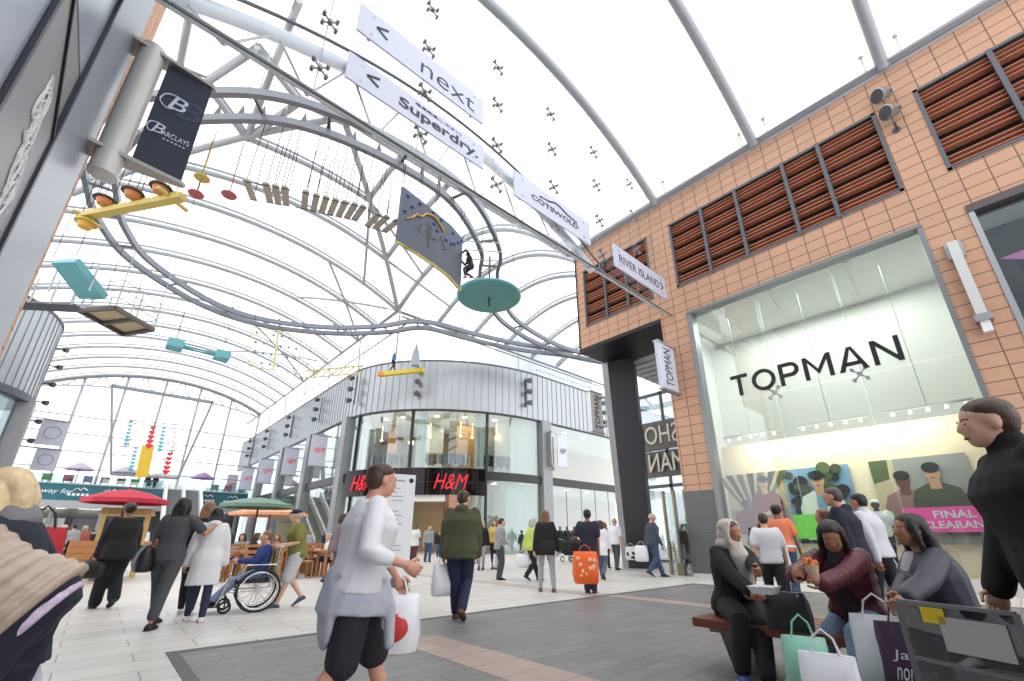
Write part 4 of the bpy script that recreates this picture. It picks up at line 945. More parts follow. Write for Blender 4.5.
def onwall(x, y, off=.02):
    for i in range(4):
        a, b = A3[i], A3[i+1]; n = V((b.y-a.y, a.x-b.x, 0)).normalized(); r = ray(x, y); k = (a-_O).dot(n)/r.dot(n); p = _O+r*k
        u = (p-a).dot((b-a))/((b-a).length_squared)
        if u <= 1 or i == 3: return p+n*(off if n.dot(_O-a) > 0 else -off), n
for x, y in ((408, 196), (412, 207), (420, 204), (405, 211), (433, 213), (441, 220), (434, 224), (437, 231), (446, 240), (453, 233), (454, 244), (458, 243), (461, 241), (451, 244)):
    p, n = onwall(x, y); q = MB(); q.ell(p, (.075, 0, 0), (0, .07, 0), (0, 0, .065), 10, 7); q.build('hold', mat('blue resin hold', (58, 84, 160), .45), t, smooth=True)
q = MB(); q.tube([onwall(x, y, .05)[0] for x, y in ((406, 219), (411, 218), (416, 215), (421, 217), (426, 214), (432, 216), (437, 221), (441, 228), (443, 232))], .04, 6); q.build('rope_trail', mat('ochre rope', (206, 160, 70), .7), t)
q = MB()
for ln in (((415, 228), (421, 224), (419, 234)), ((425, 232), (431, 226), (430, 238), (436, 240)), ((440, 236), (444, 250), (452, 248)), ((428, 222), (428, 248))): q.tube([onwall(x, y, .04)[0] for x, y in ln], .018, 5)
q.build('printed_marks', mat('grey brown print', (120, 104, 92), .7), t)
for i, p in enumerate(A3): rope(t, (p.x, p.y, zts[i])); rope(t, (p.x+nin[i].x, p.y+nin[i].y, zts[i]))
# round teal platform
p = at_z(489, 298, 13.0)
t = thing('round_platform', 'round teal platform seen from below under the overhead rail', 'platform', p)
q = MB(); q.lathe(p, [(1.62, 0), (1.66, .04), (1.66, .16), (1.6, .18)], 48); q.build('disc', teal_dk, t)
q = MB(); q.lathe(p, [(1.67, .05), (1.7, .07), (1.7, .15), (1.67, .16)], 48); q.build('rim', teal, t)
q = MB(); q.tube([p-V((0, 0, .5)), p+V((0, 0, 2.6))], .06, 8); q.build('mast', steel_dk, t)
for k in range(4): a = k*PI/2+.4; rope(t, p+V((1.4*math.cos(a), 1.4*math.sin(a), .15)))
# rung ladder beside the ring
t0 = at_z(495, 245, 14.6); t = thing('rope_ladder', 'short ladder of steel bars hanging behind the climber', 'ladder', t0-V((0, 0, 1.2)))
for k in range(3): c = at_z(482+3*(k % 2), 242+9*k, 14.8-.3*k); q = MB(); q.tube([c-V((.7, -.5, 0)), c+V((.7, -.5, 0))], .035, 6); q.build('rung', steel, t); rope(t, c)
# yellow beam by the store corner, dotted panel, yellow ladder frame, hanging cone
a, b = at_z(380, 374.5, 12.9), at_z(424, 370, 12.9)
YB = (a, b)
t = thing('balance_beam', 'bright yellow beam in front of the curved store cladding carrying a person', 'beam', (a+b)/2)
q = MB(); q.beam(a, b, .35, .3); q.build('beam', mat('bright yellow beam', (222, 194, 70), .5), t); rope(t, a); rope(t, b)
q = MB(); q.beam(a-V((.15, 0, 0)), a+(b-a)*.1, .38, .32); q.build('end_cap', mat('orange end', (226, 150, 60), .5), t)
t = thing('climbing_panel', 'pale yellow framed double panel dotted with holds hung beyond the teal twin bar', 'climbing panel', at_z(275, 372, 11.3))
Y0 = at_z(275, 350, 13).y
cs = [at_y(x, y, Y0) for x, y in ((253, 327), (302, 335), (297, 374), (248, 366))]
q = MB()
for u, v in ((0, 1), (1, 2), (2, 3), (3, 0)): q.beam(cs[u], cs[v], .06)
q.beam((cs[0]+cs[1])/2, (cs[2]+cs[3])/2, .12); q.build('frame', mat('pale yellow frame', (206, 196, 140), .6), t)
for i in range(6):
    for j in range(4):
        if (i*3+j*5) % 4 == 3: continue
        c = cs[0].lerp(cs[1], (i+.5)/6).lerp(cs[3].lerp(cs[2], (i+.5)/6), (j+.5)/4); q = MB(); q.ell(c, (.1, 0, 0), (0, .1, 0), (0, 0, .1), 8, 6); q.build('hold', mat('grey blue hold', (128, 140, 164), .5), t)
rope(t, cs[0]); rope(t, cs[1])
t = thing('balance_beam', 'pale timber lattice beam hung left of the bright yellow beam', 'beam', at_z(335, 376, 12.8))
a, b = at_z(305, 378, 12.8), at_z(362, 373, 12.8); q = MB()
for s in (0, .6): q.beam(a+V((0, 0, s)), b+V((0, 0, s)), .1)
for k in range(7): q.beam(a.lerp(b, k/7), a.lerp(b, (k+1)/7)+V((0, 0, .6 if k % 2 == 0 else .6)), .07)
q.build('lattice', mat('pale yellow frame'), t); rope(t, a); rope(t, b)
c = at_z(415, 366, 13.0); t = thing('hanging_cone', 'grey upright cone standing on the ropes course above the yellow beam', 'cone', c)
q = MB(); q.lathe(c, [(.3, 0), (.34, .3), (.28, 1.0), (.1, 1.55), (.04, 1.8)], 16); q.build('cone', mat('pale blue grey plastic', (160, 172, 180), .5), t, smooth=True); rope(t, c+V((0, 0, 1.7)))
# ------------------------------------------------------------------ far glazed gable
ga = thing('gable_wall', 'tall glazed end wall under a white arched truss at the far end', 'glass wall', (3, 70, 0))
GY = 70.5
for x in np.arange(-9, 14, 1.9): q = MB(); q.tube([(x, GY, 6.6), (x, GY, zh(x)-.6)], .04, 5); q.build('glazing_bar', rib_m, ga)
for x in np.arange(-9, 14, 3.8):
    q = MB(); q.tube([(x, GY, 6.6), (x, GY, zh(x)+.1)], .13, 6); q.build('mullion', rib_m, ga)
for z in (8.6, 10.5, 12.5, 14.5): q = MB(); q.tube([(-9.5, GY, z), (13.8, GY, z)], .09, 6); q.build('transom', rib_m, ga)
q = MB(); xs = list(np.linspace(-9.5, 13.8, 25)); q.tube([(x, GY-.4, zh(x)-.1) for x in xs], .22, 8); q.build('arch_chord', mat('mid grey arch steel', (138, 142, 148), .45, .3), ga, smooth=True)
q = MB(); q.tube([(x, GY-.4, zh(x)-2.0+.012*(x-3)**2) for x in xs], .1, 6); q.build('lower_chord', rib_m, ga)
for i in range(0, 24, 2):
    a, b, c = xs[i], xs[i+1], xs[i+2]; zl = lambda x: zh(x)-2.0+.012*(x-3)**2
    q = MB(); q.tube([(a, GY-.4, zh(a)), (b, GY-.4, zl(b))], .09, 6); q.tube([(b, GY-.4, zl(b)), (c, GY-.4, zh(c))], .09, 6); q.build('web_bar', rib_m, ga)
q = MB()
for i in range(24): q.add([(xs[i], GY+.1, 6.7), (xs[i+1], GY+.1, 6.7), (xs[i+1], GY+.1, zh(xs[i+1])), (xs[i], GY+.1, zh(xs[i]))], [(0, 1, 2, 3)])
q.build('glazing', glz_roof, ga)
# hazy buildings beyond the glass
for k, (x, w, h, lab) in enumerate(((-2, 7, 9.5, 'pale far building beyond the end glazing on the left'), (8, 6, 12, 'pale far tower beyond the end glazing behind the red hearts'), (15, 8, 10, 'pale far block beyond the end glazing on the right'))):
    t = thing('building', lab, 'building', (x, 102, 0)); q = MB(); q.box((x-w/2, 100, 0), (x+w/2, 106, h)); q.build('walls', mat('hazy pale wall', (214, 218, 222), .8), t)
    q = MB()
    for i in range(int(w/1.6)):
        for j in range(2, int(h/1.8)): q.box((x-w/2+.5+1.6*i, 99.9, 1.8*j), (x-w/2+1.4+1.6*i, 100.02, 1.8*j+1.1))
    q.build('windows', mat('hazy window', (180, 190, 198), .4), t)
# mezzanine with teal fascia
mz = thing('mezzanine', 'raised cafe deck with a long teal fascia at the far end', 'mezzanine', (3, 68, 4.8))
ZT, Z5 = 6.55, 5.0
q = MB(); q.box((-16, 67, Z5-.1), (13.7, 67.2, ZT)); q.build('fascia', mat('teal fascia', (38, 104, 118), .5, var=.06, scale=.4), mz)
q = MB(); q.box((-16, 66.9, ZT), (13.7, 67.3, ZT+.12)); q.box((-16, 66.95, Z5-.9), (13.7, 67.2, Z5-.1)); q.build('edge', mat('pale grey edge', (168, 172, 174), .5), mz)
q = MB(); q.box((-16, 67.2, ZT-.3), (13.7, 70.3, ZT)); q.build('deck', white_wall, mz)
text('way for', 'lettering', (-5.3, 66.98, 5.45), (1, 0, 0), (0, 0, 1), 2.4, .62, white_p, mz, .02, shear=.25)
for x in (.2, 9.3, 12.0, -2.3):
    q = MB(); q.tube([(x-.5, 66.97, 6.0), (x-.2, 66.97, 6.2), (x, 66.97, 5.98), (x+.25, 66.97, 6.25), (x+.6, 66.97, 6.0)], .06, 5)
    for i in range(5): q.box((x-.9+.36*i, 66.96, 5.4), (x-.66+.36*i, 67, 5.66))
    q.build('printed_mark', white_p, mz)
for x in (-12, -8, -4, 0, 10.4, 13.2): q = MB(); q.tube([(x, 69, 0), (x, 69, Z5)], .2, 10); q.build('column', steel, mz)
q = MB(); q.box((-16, 67.05, ZT+.12), (4.6, 67.08, 7.55)); q.box((9, 67.05, ZT+.12), (13.7, 67.08, 7.55)); q.build('balustrade_glass', glass('balustrade glass'), mz)
q = MB(); q.box((-16, 70.1, 0), (13.6, 70.3, Z5)); q.box((-16, 67.3, Z5-.12), (13.6, 70.1, Z5-.05)); q.build('back_wall', mat('dim shop wall', (86, 88, 92), .7, var=.4, scale=.6), mz)
for i in range(9):
    x = -13+3*i
    if 3 < x < 8: continue
    q = MB(); q.box((x-1.2, 69.6, .8), (x+1.2, 69.8, 3.2)); q.build('counter_display', random.choice([pal[3], pal[4], pal[7], pal[5]]), mz)
    q = MB(); q.box((x-1, 69.5, 4.2), (x+1, 69.6, 4.5)); q.build('strip_light', lamp_w, mz)
# stairs
t = thing('staircase', 'white sided staircase climbing to the mezzanine behind the red parasol', 'stairs', (6, 60, 0))
N = 26
for i in range(N): q = MB(); q.box((5.0, 57+i*.385, 0 if i < 2 else 6.5*i/N-.3), (8.2, 57+(i+1)*.385, 6.5*(i+1)/N)); q.build('step', mat('grey step', (128, 130, 134), .5), t)
for x in (4.8, 6.5, 8.2): q = MB(); q.hexa([(x, 56.8, 0), (x+.25, 56.8, 0), (x+.25, 67, 6.2), (x, 67, 6.2), (x, 56.8, 1.1), (x+.25, 56.8, 1.1), (x+.25, 67, 7.5), (x, 67, 7.5)]); q.build('side_panel', white_p, t)
# chairs, parasols and people of the deck are small in the picture
def deck_chair(x, y, z, c, lab, i):
    t = thing('cafe_chair', lab, 'chair', (x, y, z), 'bright chairs along the mezzanine edge')
    m_ = mat('plastic '+c[0], c[1], .5, var=.04); q = MB(); q.box((x-.38, y-.35, z+.42), (x+.38, y+.35, z+.55)); q.build('seat', m_, t); q = MB(); q.box((x-.38, y-.4, z+.5), (x+.38, y-.3, z+1.05)); q.build('backrest', m_, t)
    q = MB()
    for a in (-.3, .3):
        for b in (-.3, .3): q.box((x+a-.03, y+b-.03, z), (x+a+.03, y+b+.03, z+.44))
    q.build('legs', steel_dk, t)
cc_ = [('green', (62, 140, 40)), ('red', (176, 40, 56)), ('blue', (50, 110, 180)), ('plum', (130, 46, 84)), ('wine', (140, 30, 34)), ('bright green', (80, 160, 30)), ('steel blue', (56, 96, 160))]
for i, x in enumerate((-5.2, -3.6, -2.0, -.6, .8, 2.0, 3.2, 10.0, 11.4)):
    c = cc_[i % 7]; deck_chair(x, 68.2, ZT, c, '%s plastic chair on the mezzanine edge, %s' % (c[0], ('furthest left of the row', 'second from the left', 'third from the left', 'fourth from the left', 'fifth from the left', 'sixth from the left', 'seventh, just left of the stairs', 'just right of the stairs', 'furthest right of the row')[i]), i)
def parasol(label, x, y, z, r, hgt, c, drop=.5, ribs=8, pole_m=None):
    t = thing('parasol', label, 'parasol', (x, y, z)); q = MB()
    top = V((x, y, z+hgt)); rim = [V((x+r*math.cos(2*PI*k/ribs), y+r*math.sin(2*PI*k/ribs), z+hgt-drop)) for k in range(ribs)]; mid = [top.lerp(p, .5)+V((0, 0, .05)) for p in rim]
    vs = [top]+mid+rim+[p-V((0, 0, .12)) for p in rim]; fs = []
    for k in range(ribs):
        j = (k+1) % ribs; fs += [(0, 1+k, 1+j), (1+k, 1+ribs+k, 1+ribs+j, 1+j), (1+ribs+k, 1+2*ribs+k, 1+2*ribs+j, 1+ribs+j)]
    q.add(vs, fs); q.build('canopy', c, t)
    q = MB(); q.tube([(x, y, z), (x, y, z+hgt+.06)], .035, 8); q.build('pole', pole_m or wood_dk, t)
    q = MB(); q.lathe((x, y, z), [(.32, 0), (.32, .07), (.08, .12), (.06, .3)], 16); q.build('base', steel_dk, t)
    for k in range(ribs): q = MB(); q.beam(top-V((0, 0, .12)), rim[k]-V((0, 0, .02)), .03); q.build('rib', wood_dk, t)
purple = mat('lilac parasol cloth', (150, 118, 176), .8)
for x, y, lab in ((8.6, 68.8, 'lilac parasol on the mezzanine right of the stairs'), (-3, 68.9, 'dusky lilac parasol on the mezzanine at the far left'), (1, 68.9, 'dusky lilac parasol on the mezzanine left of the stairs')):
    parasol(lab, x, y, ZT, 1.3, 2.6, purple if x > 5 else mat('dusky lilac cloth', (176, 164, 184), .8), .75)
# hanging frame with hearts
FY = 64.
fr = thing('hanging_gantry', 'grey tapered steel gantry hung before the end glazing', 'frame', at_y(150, 480, FY))
c4 = [at_y(x, y, FY) for x, y in ((112, 385), (213, 402), (178, 478), (111, 474))]
for u, v in ((0, 1), (1, 2), (2, 3), (3, 0)):
    q = MB(); q.beam(c4[u], c4[v], .22); q.beam(c4[u]+V((0, .8, 0)), c4[v]+V((0, .8, 0)), .16); q.build('member', mat('mid grey arch steel'), fr)
for k, (y, x0, x1) in enumerate(((419, 128, 180), (445, 118, 178))):
    q = MB(); q.tube([at_y(x0, y+1, FY), at_y(x1, y+6, FY)], .08, 6); q.build('bar', steel, fr)
for u in (0, 1): q = MB(); q.tube([c4[u], (c4[u].x, FY, zh(c4[u].x))], .03, 5); q.build('cable', steel, fr)
p0, p1 = at_y(143, 449, FY-.2), at_y(149, 473, FY-.2)
q = MB(); q.obox((at_y(145, 461, FY-.2)), (.55, 0, .05), (0, .04, 0), (-.1, 0, 1.75)); bt_ = thing('banner', 'golden yellow upright banner hung in the steel gantry', 'banner', at_y(145, 473, FY-.2)); q.build('cloth', mat('golden yellow cloth', (222, 184, 60), .7), bt_); q = MB(); q.tube([at_y(149, 449, FY-.2), at_y(150, 420, FY-.2)], .015, 4); q.build('cord', rope_m, bt_)
def heart(q, c, s):
    pts = []
    for k in range(18):
        a = 2*PI*k/18; pts.append(V(c)+V((s*.06*16*math.sin(a)**3, 0, s*.06*(13*math.cos(a)-5*math.cos(2*a)-2*math.cos(3*a)-math.cos(4*a)))))
    q.prism(pts, (0, .08, 0))
for k, (xa, ya, xb, yb, n, cm, lab, s) in enumerate(((153, 428, 149, 446, 5, mat('red felt', (206, 48, 66), .7, emit=.1), 'string of red hearts above the golden banner', .42), (170, 454, 166, 472, 5, mat('red felt'), 'string of red hearts right of the golden banner', .42), (131, 422, 126, 444, 7, teal, 'string of teal shapes at the left of the steel gantry', .3), (164, 428, 160, 450, 7, teal, 'string of teal shapes right of the upper red hearts', .32), (136, 448, 131, 470, 7, teal, 'string of teal shapes left of the golden banner', .3), (176, 432, 172, 452, 5, mat('pale pink felt', (226, 150, 160), .7), 'string of small pale pink shapes at the right of the steel gantry', .2))):
    t = thing('hanging_garland', lab, 'garland', at_y(xb, yb, FY-.2)); q = MB(); q.tube([at_y(xa, ya-5, FY-.2), at_y(xb, yb, FY-.2)], .015, 4); q.build('string', rope_m, t)
    for i in range(n): q = MB(); heart(q, at_y(xa+(xb-xa)*i/(n-1), ya+(yb-ya)*i/(n-1), FY-.25), s*.85*(.8+.3*i/n)); q.build('heart', cm, t)
# cafe in the hall: parasols, kiosk carts, tables, chairs
parasol('crimson parasol standing in the pine planters on the left', at_d(109, 560, 17.5).x, at_d(109, 560, 17.5).y, 0, 1.02, 2.46, mat('crimson parasol cloth', (188, 50, 70), .8, var=.06), .3)
g = at_d(248, 560, 20); parasol('dark green parasol over the timber cafe tables', g.x, g.y, 0, 1.3, 2.58, mat('grey green parasol cloth', (112, 142, 128), .8), .28)
g = at_d(262, 560, 24); parasol('pale orange parasol behind the dark green one', g.x, g.y, 0, 1.7, 2.5, mat('pale orange parasol cloth', (222, 164, 128), .8), .32)
def crate(label, p, w, d, h, leg, name='timber_planter', m_=wood):
    t = thing(name, label, 'planter', (p.x, p.y, 0)); x, y = p.x, p.y
    q = MB()
    for k in range(4):
        z0 = leg+h*k/4; q.box((x-w/2, y-d/2, z0), (x+w/2, y-d/2+.04, z0+h/4-.015)); q.box((x-w/2, y+d/2-.04, z0), (x+w/2, y+d/2, z0+h/4-.015)); q.box((x-w/2, y-d/2, z0), (x-w/2+.04, y+d/2, z0+h/4-.015)); q.box((x+w/2-.04, y-d/2, z0), (x+w/2, y+d/2, z0+h/4-.015))
    q.box((x-w/2+.03, y-d/2+.03, leg), (x+w/2-.03, y+d/2-.03, leg+.04)); q.build('box', m_, t)
    for sx in (-1, 1):
        for sy in (-1, 1): q = MB(); q.box((x+sx*(w/2-.06)-.05, y+sy*(d/2-.06)-.05, 0), (x+sx*(w/2-.06)+.05, y+sy*(d/2-.06)+.05, leg+h)); q.build('leg', m_, t)
    return t
crate('brown timber planter box on legs left of the woman in black', at_z(82, 583), 1.05, .6, .62, .42)
crate('low timber planter on legs right of the woman in black', at_z(140, 571), 1.3, .7, .5, .5)
kp = at_d(114, 560, 18.4); t = thing('market_cart', 'pine market cart with a pale yellow roof under the crimson parasol', 'cart', (kp.x, kp.y, 0))
q = MB(); q.box((kp.x-.55, kp.y-.4, .45), (kp.x+.55, kp.y+.4, .9)); q.build('counter', wood, t)
for sx in (-.52, .52):
    for sy in (-.35, .35): q = MB(); q.box((kp.x+sx-.05, kp.y+sy-.05, 0), (kp.x+sx+.05, kp.y+sy+.05, 1.75)); q.build('post', mat('pale yellow timber', (214, 186, 116), .6), t)
q = MB(); q.hexa([(kp.x-.66, kp.y-.5, 1.75), (kp.x+.66, kp.y-.5, 1.75), (kp.x+.66, kp.y+.5, 1.75), (kp.x-.66, kp.y+.5, 1.75), (kp.x-.6, kp.y-.3, 1.95), (kp.x+.6, kp.y-.3, 1.95), (kp.x+.6, kp.y+.3, 1.95), (kp.x-.6, kp.y+.3, 1.95)]); q.build('roof', mat('pale yellow cloth', (218, 200, 140), .7), t)
def table(label, x, y, grp):
    t = thing('cafe_table', label, 'table', (x, y, 0), grp); q = MB(); q.box((x-.45, y-.4, .7), (x+.45, y+.4, .76)); q.build('tabletop', wood, t)
    for sx in (-.38, .38):
        for sy in (-.33, .33): q = MB(); q.box((x+sx-.035, y+sy-.035, 0), (x+sx+.035, y+sy+.035, .72)); q.build('leg', wood, t)
    return t
def chair(label, x, y, rot, grp):
    t = thing('wooden_chair', label, 'chair', (0, 0, 0), grp)
    q = MB(); q.box((-.22, -.22, .43), (.22, .22, .47)); q.build('seat', wood, t)
    for sx in (-.19, .19):
        q = MB(); q.box((sx-.025, .17, 0), (sx+.025, .22, .45)); q.build('leg', wood, t); q = MB(); q.box((sx-.025, -.22, 0), (sx+.025, -.17, .95)); q.build('leg', wood, t)
    q = MB()
    for z in (.58, .72, .86): q.box((-.19, -.215, z), (.19, -.185, z+.07))
    q.build('backrest', wood, t); t.location = (x, y, 0); t.rotation_euler.z = rot
    return t
names = ['at the left end of the cafe', 'second from the left of the cafe', 'in the middle of the cafe', 'second from the right of the cafe', 'at the right end of the cafe', 'behind the wheelchair', 'beside the store window']
c0 = None
for i, (px, D) in enumerate(((238, 15.5), (258, 15), (278, 16.5), (298, 18), (318, 17), (334, 15.5), (268, 19))):
    p = at_d(px, 560, D); table('timber cafe table '+names[i], p.x, p.y, 'timber cafe tables')
    for k, (dx, dy, r) in enumerate(((.15, -.75, 0), (-.85, .1, -PI/2), (.1, .8, PI))):
        lab = 'timber chair %s of the table %s' % (('in front', 'on the left', 'behind')[k], names[i])
        if c0 is None: c0 = chair(lab, p.x+dx, p.y+dy, r, 'timber cafe chairs')
        else: dup(c0, (p.x+dx, p.y+dy, 0), lab, rotz=r)
# wayfinding totem
p = at_z(379, 588); t = thing('directory_totem', 'tall white directory panel with grey listings behind the man in the white T-shirt', 'sign', (p.x, p.y, 0))
ht = height_at(p, 474); dX = V((1, -.25, 0)).normalized(); ps_ = [p-dX*.0, p+dX*.62]
dn = V((-.25, -1, 0)).normalized()
q = MB(); q.obox((p+dX*.32+V((0, 0, ht/2+.1))), dX*.33, dn*.09, (0, 0, ht/2-.1)); q.build('panel', mat('white enamel', (222, 224, 228), .4, var=.02), t)
q = MB(); q.obox((p+dX*.32+V((0, 0, .1))), dX*.34, dn*.1, (0, 0, .1)); q.build('plinth', steel_dk, t)
q = MB(); f0 = p+dn*.093
for i in range(14):
    z = ht-.35-.1*i-(.15 if i > 3 else 0); w = random.uniform(.12, .34); q = MB(); q.obox(f0+dX*(.08+w/2)+V((0, 0, z)), dX*w/2, dn*.003, (0, 0, .01)); q.build('listing', mat('grey print', (158, 160, 166), .6), t)
q = MB(); q.obox(f0+dX*.25+V((0, 0, ht-.16)), dX*.14, dn*.003, (0, 0, .02)); q.build('heading', mat('grey print'), t)
q = MB(); q.lathe(f0+dX*.54+V((0, 0, ht-.15)), [(.06, 0), (.06, .005), (.04, .006), (.04, 0)], 18, dn); q.build('logo_ring', black_ink, t)
# ------------------------------------------------------------------ people
SK = {'fair': (214, 168, 142), 'pink': (206, 150, 128), 'tan': (176, 124, 94), 'brown': (136, 92, 68), 'dark': (92, 62, 48)}
skin_m = {k: mat('skin '+k, v, .55, var=.05) for k, v in SK.items()}
eye_w, eye_d, lip_m = mat('eye white', (190, 182, 174), .4, var=0), mat('dark eye', (34, 24, 20), .3, var=0), mat('lips', (156, 88, 80), .5, var=.03)
def cloth(n, c, r=.85, v=.12, sc=14, b=.25): return mat('cloth '+n, c, r, var=v, scale=sc, bump=b)
def hairm(n, c): return mat('hair '+n, c, .5, var=.3, scale=26, bump=.5)
H_BLK, H_BRN, H_LBR, H_BLD, H_GRY = hairm('black', (26, 21, 20)), hairm('brown', (66, 46, 34)), hairm('light brown', (132, 94, 62)), hairm('blond', (214, 190, 150)), hairm('grey', (176, 172, 166))
def remesh(mb, vox, sm=3, fac=.5):
    me = bpy.data.meshes.new('w'); me.from_pydata(mb.v, [], mb.f)
    bm = bmesh.new(); bm.from_mesh(me); bmesh.ops.recalc_face_normals(bm, faces=bm.faces); bm.to_mesh(me); bm.free()
    r = eval_mesh(me, [('REMESH', dict(mode='VOXEL', voxel_size=vox)), ('SMOOTH', dict(iterations=sm, factor=fac))])
    bpy.data.meshes.remove(me); return r
def limb(mb, pts, rs, n=12):
    """tapered limb with rounded ends"""
    pts = [V(p) for p in pts]; P, RR = [], []
    d0 = (pts[1]-pts[0]).normalized(); d1 = (pts[-1]-pts[-2]).normalized()
    for a in (85, 55, 25): P.append(pts[0]-d0*rs[0]*math.sin(R(a))); RR.append(rs[0]*math.cos(R(a)))
    for p, r in zip(pts, rs): P.append(p); RR.append(r)
    for a in (25, 55, 85): P.append(pts[-1]+d1*rs[-1]*math.sin(R(a))); RR.append(rs[-1]*math.cos(R(a)))
    mb.tube(P, RR, n)
def ik(p, q, l1, l2, pole):
    d = q-p; L = d.length
    if L > (l1+l2)*.999: return p.lerp(q, l1/(l1+l2))
    d /= L; a = (l1*l1-l2*l2+L*L)/(2*L); h = math.sqrt(max(l1*l1-a*a, 0)); po = V(pole)-d*V(pole).dot(d)
    if po.length < 1e-5: po = V((0, 1, 0))
    return p+d*a+po.normalized()*h
class Person:
    """pose is given in the person's own frame: x right, y forward, z up, metres"""
    def __init__(s, label, xy, head, H=1.7, skin='fair', fem=False, vox=.02, build=1., z0=0., **po):
        s.H, s.fem, s.vox, s.bd = H, fem, vox, build; s.skin = skin_m[skin]
        a = R(head); s.f = V((math.cos(a), math.sin(a), 0)); s.r = V((math.sin(a), -math.cos(a), 0)); s.o = V((xy[0], xy[1], z0))
        s.t = thing('person', label, 'person', s.o)
        h = H; g = lambda k, d: V(po.get(k, d))
        s.hip = g('hip', (0, 0, .525*h)); lean = R(po.get('lean', 3)); tw = R(po.get('twist', 0)); roll = R(po.get('roll', 0)); hy = R(po.get('hiptwist', 0))
        hr = V((math.cos(hy), -math.sin(hy), 0)); hw = .055*h*(1.05 if fem else 1)*build**.5
        s.up = V((math.sin(roll), math.sin(lean)*math.cos(roll), math.cos(lean)*math.cos(roll)))
        s.tr = V((math.cos(tw), -math.sin(tw), 0)); s.tr = (s.tr-s.up*s.tr.dot(s.up)).normalized(); s.tf = s.up.cross(s.tr).normalized()
        s.hr = hr
        s.hips = [s.hip-hr*hw, s.hip+hr*hw]
        st = po.get('stride', 0.); fl = po.get('footL', (-.075, st/2, 0)); frr = po.get('footR', (.075, -st/2, 0))
        s.foot = [V(fl), V(frr)]; s.toe = [po.get('toeL', 0.), po.get('toeR', 0.)]; s.lift = [po.get('liftL', 0.), po.get('liftR', 0.)]
        if st and 'liftR' not in po and st > .3: s.lift[1 if st > 0 else 0] = 28
        if st and 'liftL' not in po and st < -.3: s.lift[0] = 28
        s.ank = []
        for i in (0, 1):
            up_ = .045*h + .1*h*math.sin(R(s.lift[i])); s.ank.append(s.foot[i]+V((0, 0, up_))+V((0, .02*h*(s.lift[i] > 0), 0)))
        kp = po.get('knee', (0, 1, 0)); kl, kr = V(po.get('kneeL', kp)), V(po.get('kneeR', kp))
        s.knee = [ik(s.hips[0], s.ank[0], .245*h, .242*h, kl), ik(s.hips[1], s.ank[1], .245*h, .242*h, kr)]
        sw = (.098 if fem else .112)*h*build**.4; s.sw = sw
        s.chest = s.hip+s.up*.285*h; shd = s.hip+s.up*.272*h
        s.sh = [shd-s.tr*sw, shd+s.tr*sw]
        arm = po.get('swing', .1 if not st else st*.35)
        dl, dr = (-.17*h/1.0*.9, .02-arm, .44*h), (.17*h*.9, .02+arm, .44*h)
        s.hand = [V(po.get('handL', dl)), V(po.get('handR', dr))]
        ep = po.get('elbow', (0, -1, -.15)); eL, eR = V(po.get('elbowL', (ep[0]-.35, ep[1], ep[2]))), V(po.get('elbowR', (ep[0]+.35, ep[1], ep[2])))
        for i in (0, 1):
            d = s.hand[i]-s.sh[i]; m = (.178+.155)*h
            if d.length > m*.995: s.hand[i] = s.sh[i]+d.normalized()*m*.995
        s.elb = [ik(s.sh[0], s.hand[0], .178*h, .155*h, eL), ik(s.sh[1], s.hand[1], .178*h, .155*h, eR)]
        s.neck = s.hip+s.up*.305*h
        hyaw, hp, hrl = R(po.get('hyaw', 0)), R(po.get('hpitch', 0)), R(po.get('hroll', 0))
        f = V((math.sin(hyaw)*math.cos(hp), math.cos(hyaw)*math.cos(hp), math.sin(hp))); rr = V((math.cos(hyaw), -math.sin(hyaw), 0))
        u = rr.cross(f).normalized(); rr = rr*math.cos(hrl)+u*math.sin(hrl); u = rr.cross(f).normalized(); s.hf, s.hrt, s.hu = f, rr, u
        s.hh = .132*h; s.hc = s.neck+s.up*.022*h+s.tf*.012*h+u*.052*h+f*.012*h     # centre of the head
        s.fing = po.get('fing', (.5, .5)); s.handdir = [po.get('hdL'), po.get('hdR')]
        s.po = po
    def W(s, p): p = V(p); return s.o + s.r*p.x + s.f*p.y + V((0, 0, p.z))
    def hd(s, x, y, z): return s.hc+(s.hrt*x+s.hf*y+s.hu*z)*s.hh
    def tor(s, t, w, d, off=0., n=16, p=1.):   # torso ring at height t*H above the hips
        c = s.hip+s.up*t*s.H; k = min(max((t+.02)/.2, 0), 1); rr = (s.hr.lerp(s.tr, k)); rr = (rr-s.up*rr.dot(s.up)).normalized(); ff = s.up.cross(rr)
        c = c+ff*off*s.H; out = []
        for j in range(n):
            a = 2*PI*j/n; ca, sa = math.cos(a), math.sin(a); q = .85
            out.append(c+rr*math.copysign(abs(ca)**q, ca)*w*s.H+ff*math.copysign(abs(sa)**q, sa)*d*s.H)
        return out
    def prof(s):
        b = s.bd
        if s.fem: return [(-.075, .07, .055, -.004), (-.03, .098*b, .070*b, -.008), (.02, .096*b, .066*b, -.004), (.085, .076*b, .054*b, .0), (.15, .083*b, .062*b, .008), (.2, .088*b, .066*b, .012), (.245, .092, .056, .004), (.275, .082, .045, -.002), (.295, .045, .036, -.004)]
        return [(-.075, .068, .058, 0), (-.03, .094*b, .066*b, -.004), (.02, .092*b, .064*b, 0), (.085, .086*b, .060*b, .002), (.15, .096*b, .066*b, .006), (.2, .108*b, .070*b, .008), (.245, .110*b**.5, .062, .004), (.277, .094, .048, -.002), (.298, .048, .038, -.004)]
